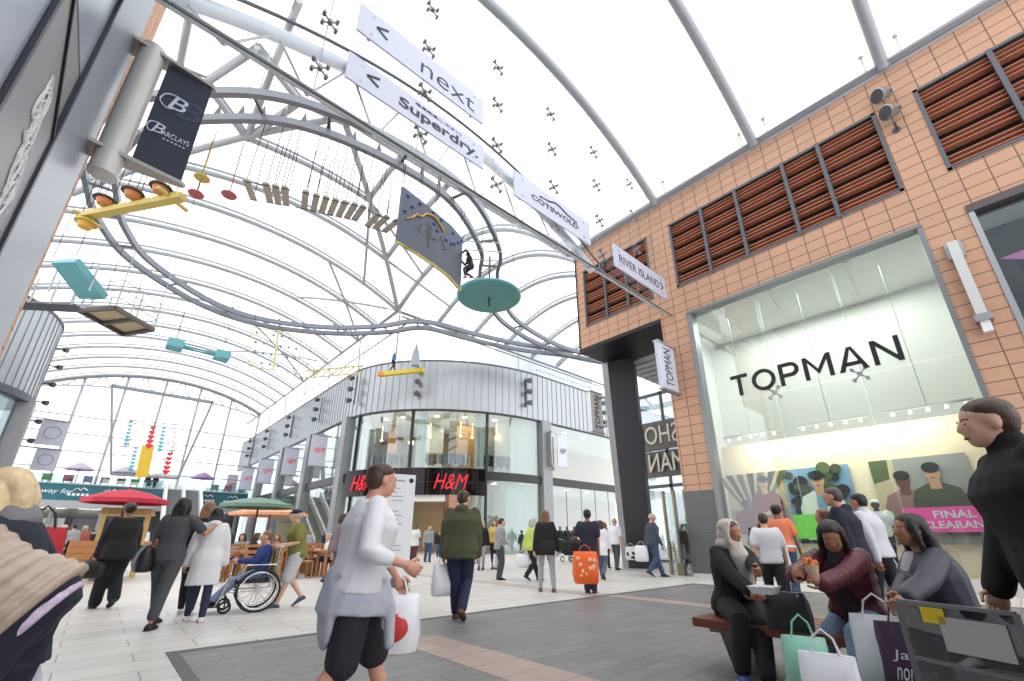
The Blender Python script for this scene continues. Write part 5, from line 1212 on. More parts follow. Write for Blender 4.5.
    def finish(s, me, name, mats, parent=None, mi=None, smooth=True):
        n = len(me.vertices); a = np.zeros(n*3, dtype=np.float64); me.vertices.foreach_get('co', a); a = a.reshape(-1, 3)
        rot = np.array([s.r[:], s.f[:], (0, 0, 1)]); a = a @ rot; me.vertices.foreach_set('co', a.ravel().astype(np.float32)); me.update()
        me.materials.clear()
        for m in (mats if isinstance(mats, list) else [mats]): me.materials.append(m)
        if mi is not None: me.polygons.foreach_set('material_index', mi)
        else: me.polygons.foreach_set('material_index', [0]*len(me.polygons))
        if smooth: me.polygons.foreach_set('use_smooth', [True]*len(me.polygons))
        me.name = name
        return link(name, me, parent or s.t)
    def handmesh(s, mb, i):
        h = s.H; w = s.hand[i]; d = (V(s.handdir[i]).normalized() if s.handdir[i] is not None else ((s.hand[i]-s.elb[i]).normalized()+V((0, 0, -.15))).normalized())
        side = V((1, 0, 0)) if i == 0 else V((-1, 0, 0))     # palm faces the thigh
        pn = V(s.po.get('palmL' if i == 0 else 'palmR', side)); pn = (pn-d*pn.dot(d)).normalized(); b = d.cross(pn)     # b across the palm
        fw = b if b.y > 0 or (abs(b.y) < .2 and b.z > 0) else -b   # thumb side
        L = .052*h; c = s.fing[i]
        rings = []
        for t, wd, th in ((-.1, .016, .012), (.15, .02, .013), (.6, .025, .014), (.95, .024, .012)):
            rings.append([w+d*L*t+(fw*wd*math.cos(2*PI*k/10)+pn*th*math.sin(2*PI*k/10))*h for k in range(10)])
        mb.loft(rings)
        for k, (u, l) in enumerate(((.0185, .042), (.0065, .047), (-.0055, .044), (-.017, .034))):
            p0 = w+d*L*.88+fw*u*h; a1 = c*.9+.08*k; d1 = d*math.cos(a1)+pn*math.sin(a1); a2 = a1+c*1.3; d2 = d*math.cos(a2)+pn*math.sin(a2); a3 = a2+c*.7; d3 = d*math.cos(a3)+pn*math.sin(a3)
            p1 = p0+d1*l*.42*h; p2 = p1+d2*l*.34*h; p3 = p2+d3*l*.24*h
            limb(mb, [p0, p1, p2, p3], [.0052*h, .005*h, .0046*h, .0038*h], 7)
        t0 = w+d*L*.22+fw*.018*h; t1 = t0+(fw*.75+d*.6+pn*.35)*.024*h; t2 = t1+(d*.85+pn*(.3+c*.5))*.02*h; limb(mb, [t0, t1, t2], [.0072*h, .006*h, .0045*h], 7)
    def body(s, face=True):
        h = s.H; mb = MB(); k = .9
        mb.loft([s.tor(t, w*k, d*k, o) for t, w, d, o in s.prof()])
        limb(mb, [s.hip+s.up*.27*h, s.neck, s.neck+s.up*.03*h+s.hf*.005*h, s.hc-s.hu*.02*h], [.042*h, .033*h, .031*h, .033*h])
        for i in (0, 1):
            leg = [s.hips[i], s.hips[i].lerp(s.knee[i], .5), s.knee[i], s.knee[i].lerp(s.ank[i], .3)+V((0, -.008*h, 0)), s.ank[i]]
            lk = 1 if s.po.get('bare') else .84
            limb(mb, leg, [.05*h*lk, .043*h*lk, .031*h*lk, .030*h*lk, .02*h*lk]); s._foot(mb, i, .92)
            limb(mb, [s.sh[i]-s.tr*(.012*h if i else -.012*h), s.sh[i].lerp(s.elb[i], .45), s.elb[i], s.elb[i].lerp(s.hand[i], .35), s.hand[i]], [.031*h, .026*h, .021*h, .0215*h, .0145*h])
        e = lambda c, x, y, z: mb.ell(s.hd(*c), s.hrt*x*s.hh, s.hf*y*s.hh, s.hu*z*s.hh, 16, 12)
        e((0, -.05, .14), .355, .445, .375); e((0, .10, -.16), .27, .31, .33); e((0, .20, -.36), .155, .16, .125)
        e((0, .31, -.03), .25, .12, .18)      # brow and cheek mass
        mb.loft([[s.hd(x*w, y, z) for x, y in ((-1, .0+y0), (0, .09+y0), (1, 0+y0))] for w, y0, z in ((.03, .36, .08), (.05, .42, -.06), (.075, .44, -.13), (.06, .36, -.18))])  # nose
        for sd in (-1, 1): mb.ell(s.hd(sd*.355, -.03, -.05), s.hrt*.035*s.hh, s.hf*.085*s.hh, s.hu*.15*s.hh, 10, 8)
        me = remesh(mb, s.vox*.8 if s.vox > .012 else s.vox, 2)
        nb = len(me.polygons)
        ex = MB(); mats = [s.skin, eye_w, eye_d, lip_m]
        ex.mi = 0
        for i in (0, 1): s.handmesh(ex, i)
        if face:
            for sd in (-1, 1):
                ex.mi = 1; ex.ell(s.hd(sd*.145, .335, -.0), s.hrt*.062*s.hh, s.hf*.05*s.hh, s.hu*.03*s.hh, 10, 7)
                ex.mi = 2; ex.ell(s.hd(sd*.145, .368, -.0), s.hrt*.04*s.hh, s.hf*.036*s.hh, s.hu*.034*s.hh, 10, 7)
                ex.tube([s.hd(sd*.06, .405, .085), s.hd(sd*.15, .40, .115), s.hd(sd*.235, .34, .085)], .014*s.hh, 5)
            ex.mi = 3; ex.ell(s.hd(0, .375, -.275), s.hrt*.105*s.hh, s.hf*.05*s.hh, s.hu*.028*s.hh, 12, 7)
        n0 = len(me.vertices); vs = np.zeros(n0*3); me.vertices.foreach_get('co', vs)
        fs = [tuple(p.vertices) for p in me.polygons]; allv = [tuple(v) for v in vs.reshape(-1, 3)]+[tuple(v) for v in ex.v]
        out = bpy.data.meshes.new('body'); out.from_pydata(allv, [], fs+[tuple(i+n0 for i in f) for f in ex.f]); bpy.data.meshes.remove(me)
        bm = bmesh.new(); bm.from_mesh(out); bmesh.ops.recalc_face_normals(bm, faces=bm.faces); bm.to_mesh(out); bm.free()
        s.bodyob = s.finish(out, 'body', mats, mi=[0]*nb+ex.m); return s
    def _foot(s, mb, i, k=1., heel=0.):
        h = s.H; a = R(s.toe[i]); pt = R(s.lift[i]); d = V((math.sin(a)*math.cos(pt), math.cos(a)*math.cos(pt), -math.sin(pt))); u = V((0, 0, 1))-d*d.z; u.normalize(); rr = d.cross(u).normalized()
        A = s.ank[i]-u*.045*h
        rings = []
        for t, w, ht in ((-.038, .012, .02), (-.034, .02, .034), (.0, .023, .05), (.03, .024, .044), (.06, .028, .03), (.09, .027, .02), (.108, .018, .014), (.114, .008, .008)):
            c = A+d*t*h; w *= k; ht *= k
            rings.append([c+rr*w*h*math.cos(2*PI*j/12)+u*(ht*h*.5+ht*h*.5*math.sin(2*PI*j/12)) for j in range(12)])
        mb.loft(rings)
    def shoes(s, m, sole=None, boot=0.):
        for i in (0, 1):
            mb = MB(); s._foot(mb, i, 1.12)
            if boot: limb(mb, [s.ank[i], s.ank[i].lerp(s.knee[i], boot)], [.025*s.H, .034*s.H])
            o = s.finish(remesh(mb, max(s.vox*.6, .008), 2), 'shoe', m)
            if sole:
                q = MB(); h = s.H; a = R(s.toe[i]); d = V((math.sin(a), math.cos(a), 0)); rr = V((d.y, -d.x, 0)); A = s.ank[i]-V((0, 0, .045*h))
                if not s.lift[i]:
                    q.prism([A+d*t*h+rr*w*h-V((0, 0, .004)) for t, w in ((-.042, -.02), (-.042, .02), (.05, .032), (.1, .024), (.118, 0), (.1, -.024), (.05, -.032))], (0, 0, .02)); me = bpy.data.meshes.new('sole'); me.from_pydata(q.v, [], q.f); s.finish(me, 'sole', sole, o, smooth=False)
        return s
    def legs(s, m, kind='straight', ease=1.15, length=1.0, name='trousers'):
        h = s.H; mb = MB(); p = s.prof()
        mb.loft([s.tor(t, w*1.06+.004, d*1.08+.004, o) for t, w, d, o in p[:4]])
        mb.ell(s.hip-V((0, 0, .02*h)), s.hr*.102*h, s.hr.cross(V((0, 0, 1))).normalized()*.074*h, V((0, 0, .075*h)))
        rr = {'slim': (.056, .05, .037, .036, .027), 'straight': (.058, .053, .042, .04, .036), 'wide': (.06, .058, .052, .052, .05), 'shorts': (.061, .06, .056)}[kind]
        e = ease
        for i in (0, 1):
            kn = s.knee[i]; an = kn.lerp(s.ank[i], .96*length)
            if kind == 'shorts': limb(mb, [s.hips[i], s.hips[i].lerp(kn, .55), s.hips[i].lerp(kn, 1.0)], [r*h*e for r in rr])
            else: limb(mb, [s.hips[i], s.hips[i].lerp(kn, .5), kn, kn.lerp(an, .4), an], [r*h*(1+(e-1)*.5) for r in rr])
        s.finish(remesh(mb, s.vox, 3), name, m); return s
    def top(s, m, ease=1.1, hem=-.03, sleeve=1., cuff=.024, name='jacket', hood=False, collar=0., arm=1.2, flare=0., neck=True, quilt=0):
        h = s.H; mb = MB(); p = [q for q in s.prof()]
        rings = []
        if hem < -.03:   # long coat falls from the hips
            base = p[1]; n = 4
            for j in range(n): t = hem+(-.03-hem)*j/n; rings.append(s.tor(t, base[1]*(1.08+.05*ease+flare*(1-j/n)), base[2]*(1.2+.1*ease+flare*(1-j/n)), base[3]))
        for t, w, d, o in p[1:] if hem <= -.03 else [q for q in p if q[0] > hem-.01]:
            k = ease if t < .26 else 1+(ease-1)*.6
            rings.append(s.tor(t, w*k+.006, d*k*1.03+.008, o))
        if not neck: rings = rings[:-1]
        if quilt:   # padded rows
            r2 = []
            for j in range(len(rings)-1):
                for t in range(quilt):
                    f = t/quilt; b = [x.lerp(y, f) for x, y in zip(rings[j], rings[j+1])]; c = sum(b, V((0, 0, 0)))/len(b); r2.append([c+(x-c)*(1.0+(.10 if quilt > 3 else .05)*(t % 2)) for x in b])
            rings = r2+[rings[-1]]
        mb.loft(rings)
        for i in (0, 1):
            sg = 1 if i else -1; pts = [s.sh[i]-s.tr*sg*.015*h, s.sh[i].lerp(s.elb[i], .5), s.elb[i], s.elb[i].lerp(s.hand[i], .5), s.elb[i].lerp(s.hand[i], .97)]; rs = [.036*h*arm**.5, .031*h*arm, .028*h*arm, .027*h*arm, cuff*h*arm**.5]
            if sleeve <= .6:
                pts = [pts[0], s.sh[i].lerp(s.elb[i], sleeve*.8), s.sh[i].lerp(s.elb[i], sleeve*1.5)]; rs = [.037*h*arm**.5, .035*h*arm, .034*h*arm]
            elif sleeve < 1: pts[-1] = s.elb[i].lerp(s.hand[i], .5); pts[-2] = s.elb[i].lerp(s.hand[i], .25)
            if quilt:
                pa, ra = [], []
                for j in range(len(pts)-1):
                    for t in range(4): pa.append(pts[j].lerp(pts[j+1], t/4)); ra.append((rs[j]+(rs[j+1]-rs[j])*t/4)*(1+(.16 if quilt > 3 else .09)*(t % 2)))
                pts, rs = pa+[pts[-1]], ra+[rs[-1]]
            limb(mb, pts, rs)
        if collar: limb(mb, [s.neck-s.up*.02*h, s.neck+s.up*collar*h], [.046*h, .043*h])
        if hood: mb.ell(s.neck-s.tf*.045*h-s.up*.012*h, s.tr*.062*h, s.tf*.036*h, s.up*.035*h)
        o = s.finish(remesh(mb, s.vox if not quilt else min(s.vox, .012 if quilt < 4 else .009), 3 if not quilt else 1), name, m); s.topob = o; return s
    def hair(s, m, style='short', name='hair'):
        mb = MB(); e = lambda c, x, y, z: mb.ell(s.hd(*c), s.hrt*x*s.hh, s.hf*y*s.hh, s.hu*z*s.hh, 16, 11)
        if style == 'bald': e((0, -.2, .02), .385, .33, .2)
        else:
            e((0, -.08, .25), .385, .43, .31); e((0, -.2, .08), .375, .33, .34); e((0, -.24, -.08), .31, .25, .24)
            if style != 'short':
                for sd in (-1, 1): mb.ell(s.hd(sd*.31, .06, .14), s.hrt*.09*s.hh, s.hf*.2*s.hh, s.hu*.3*s.hh)
        dn = -s.up*.55-V((0, 0, .45)); B = lambda x, y, z: s.hd(x, y, z)
        if style in ('long', 'verylong'):
            L = (.17 if style == 'long' else .24)*s.H
            for x in (-.24, -.1, .1, .24): limb(mb, [B(x, -.2, .1), B(x*1.1, -.34, -.3), B(x*1.15, -.36, -.3)+dn*L*.5-s.tf*.01, B(x*.8, -.34, -.3)+dn*L-s.tf*.008], [.2*s.hh, .2*s.hh, .18*s.hh, .07*s.hh])
            for sd in (-1, 1): limb(mb, [B(sd*.3, .08, .2), B(sd*.37, .05, -.2), B(sd*.36, -.02, -.3)+dn*L*.5], [.1*s.hh, .11*s.hh, .06*s.hh])
        if style == 'bob':
            for sd in (-1, 1): limb(mb, [B(sd*.28, .1, .25), B(sd*.39, .02, -.1), B(sd*.37, -.06, -.5), B(sd*.33, -.05, -.72)], [.14*s.hh, .17*s.hh, .15*s.hh, .07*s.hh])
            for x in (-.18, .18): limb(mb, [B(x, -.3, .1), B(x*1.2, -.36, -.2), B(x*1.15, -.32, -.5), B(x, -.26, -.74)], [.24*s.hh, .23*s.hh, .19*s.hh, .08*s.hh])
            limb(mb, [B(-.2, .3, .42), B(.1, .34, .45), B(.28, .26, .3)], [.08*s.hh, .1*s.hh, .06*s.hh])
        if style == 'ponytail': limb(mb, [B(0, -.42, .22), B(0, -.62, .05), B(0, -.55, -.5), B(0, -.4, -1.25)], [.12*s.hh, .17*s.hh, .17*s.hh, .05*s.hh])
        if style == 'bun': e((0, -.52, .2), .2, .2, .2)
        s.finish(remesh(mb, max(s.vox*.7, .007), 3), name, m); return s
    def cap(s, m, peak=True):
        mb = MB(); mb.ell(s.hd(0, -.06, .27), s.hrt*.4*s.hh, s.hf*.46*s.hh, s.hu*.29*s.hh); 
        if peak: mb.ell(s.hd(0, .42, .2), s.hrt*.28*s.hh, s.hf*.28*s.hh, s.hu*.035*s.hh)
        s.finish(remesh(mb, .012, 2), 'cap', m); return s
    def part(s, mb, name, m, vox=0, parent=None, smooth=True):
        if vox: me = remesh(mb, vox, 2)
        else:
            me = bpy.data.meshes.new(name); me.from_pydata(mb.v, [], mb.f); bm = bmesh.new(); bm.from_mesh(me); bmesh.ops.recalc_face_normals(bm, faces=bm.faces); bm.to_mesh(me); bm.free()
        s.finish(me, name, m, parent, smooth=smooth); return s
def from_px(hpx, fpx, **k):   # where the feet stand and how tall, from head-top and foot pixels
    g = at_z(*fpx); return g, height_at(g, hpx)
def away(g): return math.degrees(math.atan2(g.y, g.x))    # heading that faces away from the lens
def ph(label, hpx, fpx, turn=0, **k):
    g = at_z(*fpx); H = height_at(g, hpx); H = min(max(H, 1.2), 1.92)
    D = math.hypot(g.x, g.y); k.setdefault('vox', .012 if D < 5.5 else .016 if D < 9 else .022)
    return Person(label, (g.x, g.y), away(g)+turn, H=H/1.0, **k)
def carrier(label, top, w, h, m, head, d=.12, name='carrier_bag', cat='bag', handle=True, mh=None, puff=1., print_=None):
    """soft bag hanging from point top (world)"""
    t = thing(name, label, cat, (top[0], top[1], top[2]-h-.12)); c = V(top)-V((0, 0, .12)); a = R(head); x = V((math.sin(a), -math.cos(a), 0)); y = V((math.cos(a), math.sin(a), 0)); q = MB(); n = 18; rings = []
    for f, sw, sd in ((1.0, .80, .75), (.97, .95, .95), (.7, 1.04, 1.15*puff), (.35, 1.0, 1.0*puff), (.1, .96, .6), (0, .94, .2)):
        rg = []
        for j in range(n):
            u = 2*PI*j/n; cu, su = math.cos(u), math.sin(u); rg.append(c-V((0, 0, h*f))+x*w/2*sw*math.copysign(abs(cu)**.55, cu)*(1+.03*math.sin(5*u+f*7))+y*d/2*sd*math.copysign(abs(su)**.8, su)*(1+.12*math.sin(3*u+f*9)))
        rings.append(rg)
    q.loft(rings); q.build('body', m, t, smooth=True)
    if handle:
        for sg in (-1, 1):
            q = MB(); q.tube([c+x*w*.25-V((0, 0, .02))+y*sg*.02, c+x*w*.17+V((0, 0, .08)), c+V((0, 0, .125)), c-x*w*.17+V((0, 0, .08)), c-x*w*.25-V((0, 0, .02))+y*sg*.02], .007, 6); q.build('handle', mh or m, t)
    if print_:
        kind, mp = print_
        for sg in (-1, 1):
            if kind == 'blob':
                q = MB(); q.ell(c-V((0, 0, h*.55))+y*sg*d*.5*puff, x*w*.32, y*.02, V((0, 0, h*.25)), 14, 9); q.build('print', mp, t)
            elif kind == 'text': 
                for s_, zz in (('Jane', .36), ('norman', .56)): text(s_, 'print', c-V((0, 0, h*(zz+.08)))+x*w*.3*sg+y*sg*(d*.52*puff+.012), -x*sg, (0, 0, 1), w*.55, h*.14, mp, t, .004, shear=.2)
            elif kind == 'dots':
                q = MB()
                for i in range(10): q.ell(c+x*random.uniform(-.4, .4)*w-V((0, 0, h*random.uniform(.15, .85)))+y*sg*d*.5, x*.04, y*.03, V((0, 0, .045)), 8, 6)
                q.build('print', mp, t)
    return t
_ph = ph
def ph(label, hpx, fpx, turn=0, **k):
    g = at_z(*fpx); H = min(max(height_at(g, hpx[1])/.975, 1.2), 1.95)
    D = math.hypot(g.x, g.y); k.setdefault('vox', .013 if D < 6 else .017 if D < 9.5 else .024)
    return Person(label, (g.x, g.y), away(g)+turn, H=H, **k)
def pd(label, hpx, D, turn=0, H=None, **k):
    g = at_d(hpx[0], hpx[1], D); H = H or g.z/.975; k.setdefault('vox', .013 if D < 6 else .017 if D < 9.5 else .024)
    return Person(label, (g.x, g.y), away(g)+turn, H=H, **k)
DEN = cloth('blue denim', (58, 78, 112)); DEN_L = cloth('light denim', (128, 150, 180)); DEN_D = cloth('dark denim', (40, 46, 72)); BLKC = cloth('black knit', (24, 24, 27)); CHAR = cloth('charcoal suit', (70, 72, 76)); GREYC = cloth('grey jersey', (150, 150, 154)); WHT = cloth('white cotton', (222, 222, 226), v=.04); NAVY = cloth('navy wool', (30, 36, 54)); OLIVE = cloth('olive parka', (74, 76, 52)); BLKL = mat('black leather', (24, 23, 24), .4, var=.1)
TRAIN = mat('white trainer', (220, 216, 220), .5); BAGW = mat('white plastic bag', (226, 226, 230), .35, var=.04, bump=.3, scale=5); BROWN_L = mat('brown leather', (96, 66, 46), .5)
def handpos(p, i): return p.W(p.hand[i])
# --- left group
p = ph('woman in black walking away with a black bag, left of the embracing women', (122, 502), (102, 609), 15, fem=True, skin='brown', build=1.2, stride=.34, handL=(-.27, .06, .72), elbowL=(-1, -.6, 0))
p.body(False).legs(BLKC, 'wide', 1.1).top(BLKC, 1.16, -.09, 1, .03, 'top', flare=.1).shoes(BLKL).hair(H_BLK, 'bun')
carrier('black leather handbag hanging at the side of the woman in black', handpos(p, 0)+V((0, 0, .06)), .34, .28, BLKL, 60, .16, 'handbag', 'bag')
p = ph('woman in charcoal jumpsuit with an arm around the girl in the white coat', (184, 497), (151, 627), -20, fem=True, skin='tan', stride=.52, liftR=0, handR=(.42, .22, 1.28), elbowR=(.6, -.3, -.8), handL=(-.2, .06, .78))
p.body(False).legs(CHAR, 'straight', 1.2, .84).top(CHAR, 1.1, -.06, .45, .03, 'top').shoes(mat('black sandal', (30, 26, 26), .5), 1 and mat('dark sole', (40, 34, 32), .7)).hair(H_BLK, 'long')
q = MB(); limb(q, [p.sh[0]+p.up*.03-p.tr*.02, p.sh[0]+p.tr*-.06-p.up*.2, p.hip+V((-.2, -.08, .12))], [.012, .012, .012]); p.part(q, 'strap', BLKL)
carrier('black slouchy shoulder bag worn by the woman in the charcoal jumpsuit', p.W((-.26, -.05, 1.12)), .46, .34, BLKL, 0, .2, 'shoulder_bag', 'bag', handle=False)
p = ph('girl in black with light brown hair between the jumpsuit woman and the white coat', (198, 501), (184, 615), -5, fem=True, skin='fair', stride=.3)
p.body(False).legs(BLKC, 'slim', 1.05).top(BLKC, 1.1, -.05).shoes(TRAIN).hair(H_LBR, 'long')
p = ph('girl in white hooded coat and navy leggings seen from behind', (218, 507), (193, 622), 5, fem=True, skin='tan', stride=.26, handL=(-.24, .05, .72), handR=(.24, .05, .72))
p.body(False).legs(DEN_D, 'slim', 1.08).top(cloth('white raincoat', (216, 216, 218), .6, .03), 1.24, -.23, 1, .03, 'coat', hood=True, flare=.22, arm=1.3).shoes(TRAIN, mat('pink sole', (210, 150, 170), .6)).hair(H_BLK, 'long')
for i in (0, 1):
    q = MB(); d = (p.hand[i]-p.elb[i]).normalized(); c = p.elb[i].lerp(p.hand[i], .9); limb(q, [c-d*.012, c+d*.012], [.047, .047]); p.part(q, 'cuff_stripe', BLKC)
# --- wheelchair
g = at_z(253, 610); hd = away(g)+95; a = R(hd); f = V((math.cos(a), math.sin(a), 0)); r_ = V((math.sin(a), -math.cos(a), 0)); wc = thing('wheelchair', 'wheelchair with chrome rimmed wheels pushed by the man in the olive T-shirt', 'wheelchair', (g.x, g.y, 0))
G = V((g.x, g.y, 0)); tyre = mat('dark rubber', (40, 40, 42), .8); chrome = mat('chrome rim', (206, 208, 212), .2, .8)
for sg in (-1, 1):
    c = G+r_*.29*sg+V((0, 0, .31)); q = MB(); q.tube([c+(f*math.cos(t)+V((0, 0, 1))*math.sin(t))*.3 for t in np.linspace(0, 2*PI, 40)[:-1]], .018, 8, closed=True); w = q.build('wheel', tyre, wc)
    q = MB(); q.tube([c+r_*.03*sg+(f*math.cos(t)+V((0, 0, 1))*math.sin(t))*.26 for t in np.linspace(0, 2*PI, 36)[:-1]], .01, 6, closed=True)
    for t in np.linspace(0, 2*PI, 15)[:-1]: q.tube([c, c+(f*math.cos(t)+V((0, 0, 1))*math.sin(t))*.29], .004, 4)
    q.lathe(c-r_*.03, [(.035, 0), (.035, .06)], 12, r_); q.build('spokes', chrome, w)
    c = G+f*.42+r_*.24*sg+V((0, 0, .09)); q = MB(); q.tube([c+(f*math.cos(t)+V((0, 0, 1))*math.sin(t))*.075 for t in np.linspace(0, 2*PI, 20)[:-1]], .018, 6, closed=True); q.tube([c, c+V((0, 0, .16))], .012, 6); q.build('caster', tyre, wc)
    q = MB(); q.tube([G-f*.22+r_*.24*sg+V((0, 0, .95)), G-f*.2+r_*.24*sg+V((0, 0, .3)), G+f*.4+r_*.24*sg+V((0, 0, .3)), G+f*.42+r_*.22*sg+V((0, 0, .46)), G+f*.55+r_*.2*sg+V((0, 0, .1))], .014, 8); q.tube([G-f*.22+r_*.24*sg+V((0, 0, .95)), G-f*.36+r_*.24*sg+V((0, 0, .97))], .018, 8); q.tube([G-f*.2+r_*.26*sg+V((0, 0, .68)), G+f*.22+r_*.26*sg+V((0, 0, .68)), G+f*.3+r_*.26*sg+V((0, 0, .46))], .014, 8); q.build('frame', chrome, wc)
    q = MB(); q.obox(G+f*.6+r_*.12*sg+V((0, 0, .1)), f*.09, r_*.08, V((0, 0, .012))); q.build('footplate', tyre, wc)
q = MB(); q.obox(G+f*.1+V((0, 0, .44)), f*.24, r_*.22, V((0, 0, .03))); q.build('seat', tyre, wc); q = MB(); q.obox(G-f*.18+V((0, 0, .7)), f*.02, r_*.22, V((0, 0, .22))); q.build('backrest', mat('olive yellow sling', (130, 122, 56), .8), wc)
p = Person('person in a blue top seated in the wheelchair', (g.x, g.y), hd, H=1.45, skin='fair', vox=.018, hip=(0, .0, .55), lean=-4, footL=(-.1, .58, .12), footR=(.1, .58, .12), handL=(-.16, .34, .74), handR=(.16, .34, .74), elbow=(0, -1, -.3))
p.body(True).legs(DEN_L, 'straight', 1.1).top(cloth('royal blue top', (46, 66, 124)), 1.12).shoes(BLKL).hair(H_LBR, 'short')
q = G-f*.52; p = Person('man in olive yellow T-shirt, grey shorts and dark cap pushing a wheelchair', (q.x, q.y), hd, H=1.62, skin='fair', bare=True, vox=.017, build=1.15, stride=.42, lean=9, handL=(-.22, .3, .97), handR=(.22, .3, .97), elbow=(0, -1, -.3))
p.body(False).legs(cloth('pale grey shorts', (196, 194, 200)), 'shorts', 1.2, name='shorts').top(cloth('olive yellow T-shirt', (122, 122, 62)), 1.16, -.06, .5, name='t_shirt').shoes(mat('dark blue trainer', (60, 80, 104), .6), TRAIN).hair(H_GRY, 'short').cap(NAVY, True)
p = ph('woman in mauve grey top walking right, just left of the man in the white T-shirt', (338, 513), (332, 586), -80, fem=True, skin='tan', stride=.5)
p.body(True).legs(CHAR, 'slim').top(cloth('mauve top', (120, 104, 110)), 1.12, -.08).shoes(BLKL).hair(H_BRN, 'bob')
# --- big man in white T-shirt
p = pd('man in white T-shirt and black shorts striding across the foreground, pale sweater at his waist', (369, 469), 3.0, -80, H=1.58, bare=True, skin='pink', build=1.1, stride=.62, lean=6, vox=.012, handL=(-.34, .42, .66), handR=(.27, .22, .93), elbow=(0, -1, -.2), hyaw=-10, liftL=0)
p.body(True).legs(cloth('black shorts', (36, 36, 42)), 'shorts', 1.06, name='shorts').top(WHT, 1.24, -.03, .62, name='t_shirt', arm=1.3).shoes(TRAIN, tyre).hair(H_BRN, 'short')
q = MB(); q.loft([p.tor(t, w, d) for t, w, d in ((-.1, .132, .125), (-.04, .13, .12), (.015, .114, .094))]); pts = p.tor(.02, .115, .088); limb(q, pts+[pts[0]], [.026]*(len(pts)+1), 8); limb(q, [p.hip+V((.04, .15, .03)), p.hip+V((.09, .19, -.13)), p.hip+V((.1, .2, -.32))], [.03, .036, .03]); limb(q, [p.hip+V((-.02, .15, .03)), p.hip+V((-.03, .19, -.13)), p.hip+V((-.05, .19, -.26))], [.03, .036, .03]); q.ell(p.hip+V((0, -.14, -.12)), (.17, 0, 0), (0, .05, 0), (0, 0, .22)); p.part(q, 'tied_sweater', cloth('pale grey sweater', (176, 178, 190)), .014)
carrier('white carrier bag with a round red print carried by the man in the white T-shirt', handpos(p, 0)+V((0, 0, .02)), .34, .34, BAGW, 235, .2, print_=('blob', mat('red print', (206, 62, 58), .5)))
# --- green parka
p = ph('man in olive green parka and jeans walking away in the middle of the picture', (450, 490), (458, 621), -12, skin='fair', build=1.2, stride=.36, handL=(-.26, .03, .78), handR=(.24, .12, .8), hyaw=20)
p.body(False).legs(DEN_D, 'straight', 1.15).top(OLIVE, 1.22, -.09, 1, .03, 'parka', hood=True, arm=1.4, flare=.05).shoes(BROWN_L, tyre).hair(H_BRN, 'short')
q = MB(); limb(q, [p.neck-p.tf*.05-p.tr*.06, p.neck-p.tf*.08, p.neck-p.tf*.05+p.tr*.06], [.04, .05, .04]); p.part(q, 'hood_lining', NAVY)
carrier('white carrier bag in the left hand of the man in the olive parka', handpos(p, 0), .34, .42, BAGW, 90, .14)
# --- middle distance crowd
p = ph('woman in white T-shirt and maroon trousers near the store entrance', (415, 523), (412, 566), 170, fem=True, skin='brown', build=1.15, stride=.2); p.body(True).legs(cloth('maroon crop trousers', (84, 50, 54)), 'wide', 1.1, .75).top(WHT, 1.15, -.08, .5, name='t_shirt').shoes(BLKL).hair(H_BLK, 'bun')
p = ph('person in pale grey top beside the woman in maroon trousers', (428, 525), (427, 562), 200, skin='fair', stride=.2); p.body(True).legs(DEN, 'straight').top(GREYC, 1.1).shoes(BLKL).hair(H_BRN, 'short')
p = ph('person in blue jeans partly hidden behind the man in the olive parka', (468, 521), (466, 570), 10, skin='fair', stride=.2); p.body(False).legs(DEN, 'straight').top(CHAR, 1.15).shoes(BLKL).hair(H_BLK, 'short')
p = ph('woman in black jacket and knee boots with long blond hair at the store entrance', (482, 520), (481, 570), 175, fem=True, skin='fair'); p.body(True).legs(GREYC, 'slim', 1.05).top(BLKC, 1.16, -.07, collar=.02).shoes(BLKL, boot=.85).hair(H_BLD, 'long')
carrier('dark shoulder bag of the woman in knee boots', p.W((.2, .1, 1.0)), .3, .22, BLKL, 90, .1, 'shoulder_bag', 'bag')
p = ph('person in yellow top behind the man in the grey jumper', (496, 519), (495, 569), 160, fem=True, skin='fair'); p.body(True).legs(BLKC, 'slim').top(cloth('soft yellow top', (214, 180, 96)), 1.1).shoes(BLKL).hair(H_LBR, 'bob')
p = ph('person in pale grey jumper and dark jeans with a white bag, facing right', (503, 518), (499, 580), -75, skin='fair', handR=(.1, .22, .95), handL=(-.2, .05, .76)); p.body(True).legs(CHAR, 'straight').top(GREYC, 1.16, -.06).shoes(BLKL).hair(H_BRN, 'short')
carrier('white carrier bag held by the person in the pale grey jumper', handpos(p, 0), .34, .36, BAGW, away(at_z(499, 580)), .16)
p = ph('elderly woman in lime green jacket walking right with a white bag', (531, 518), (532, 581), -60, fem=True, skin='fair', build=1.1, stride=.5); p.body(True).legs(BLKC, 'straight', 1.15).top(cloth('lime jacket', (186, 206, 104)), 1.22, -.07, arm=1.2).shoes(BLKL).hair(H_GRY, 'bob')
carrier('white carrier bag held by the woman in the lime jacket', handpos(p, 0)+V((-.1, -.1, 0)), .38, .36, BAGW, away(at_z(532, 581)), .18)
p = ph('woman with long brown hair in black top and grey jeans standing with her back turned', (551, 510), (547, 592), 0, fem=True, skin='fair', footL=(-.14, .06, 0), footR=(.15, -.05, 0)); p.body(False).legs(cloth('light grey jeans', (164, 166, 172)), 'slim', 1.1).top(BLKC, 1.2, -.1, flare=.1).shoes(BROWN_L).hair(hairm('chestnut', (120, 78, 52)), 'verylong')
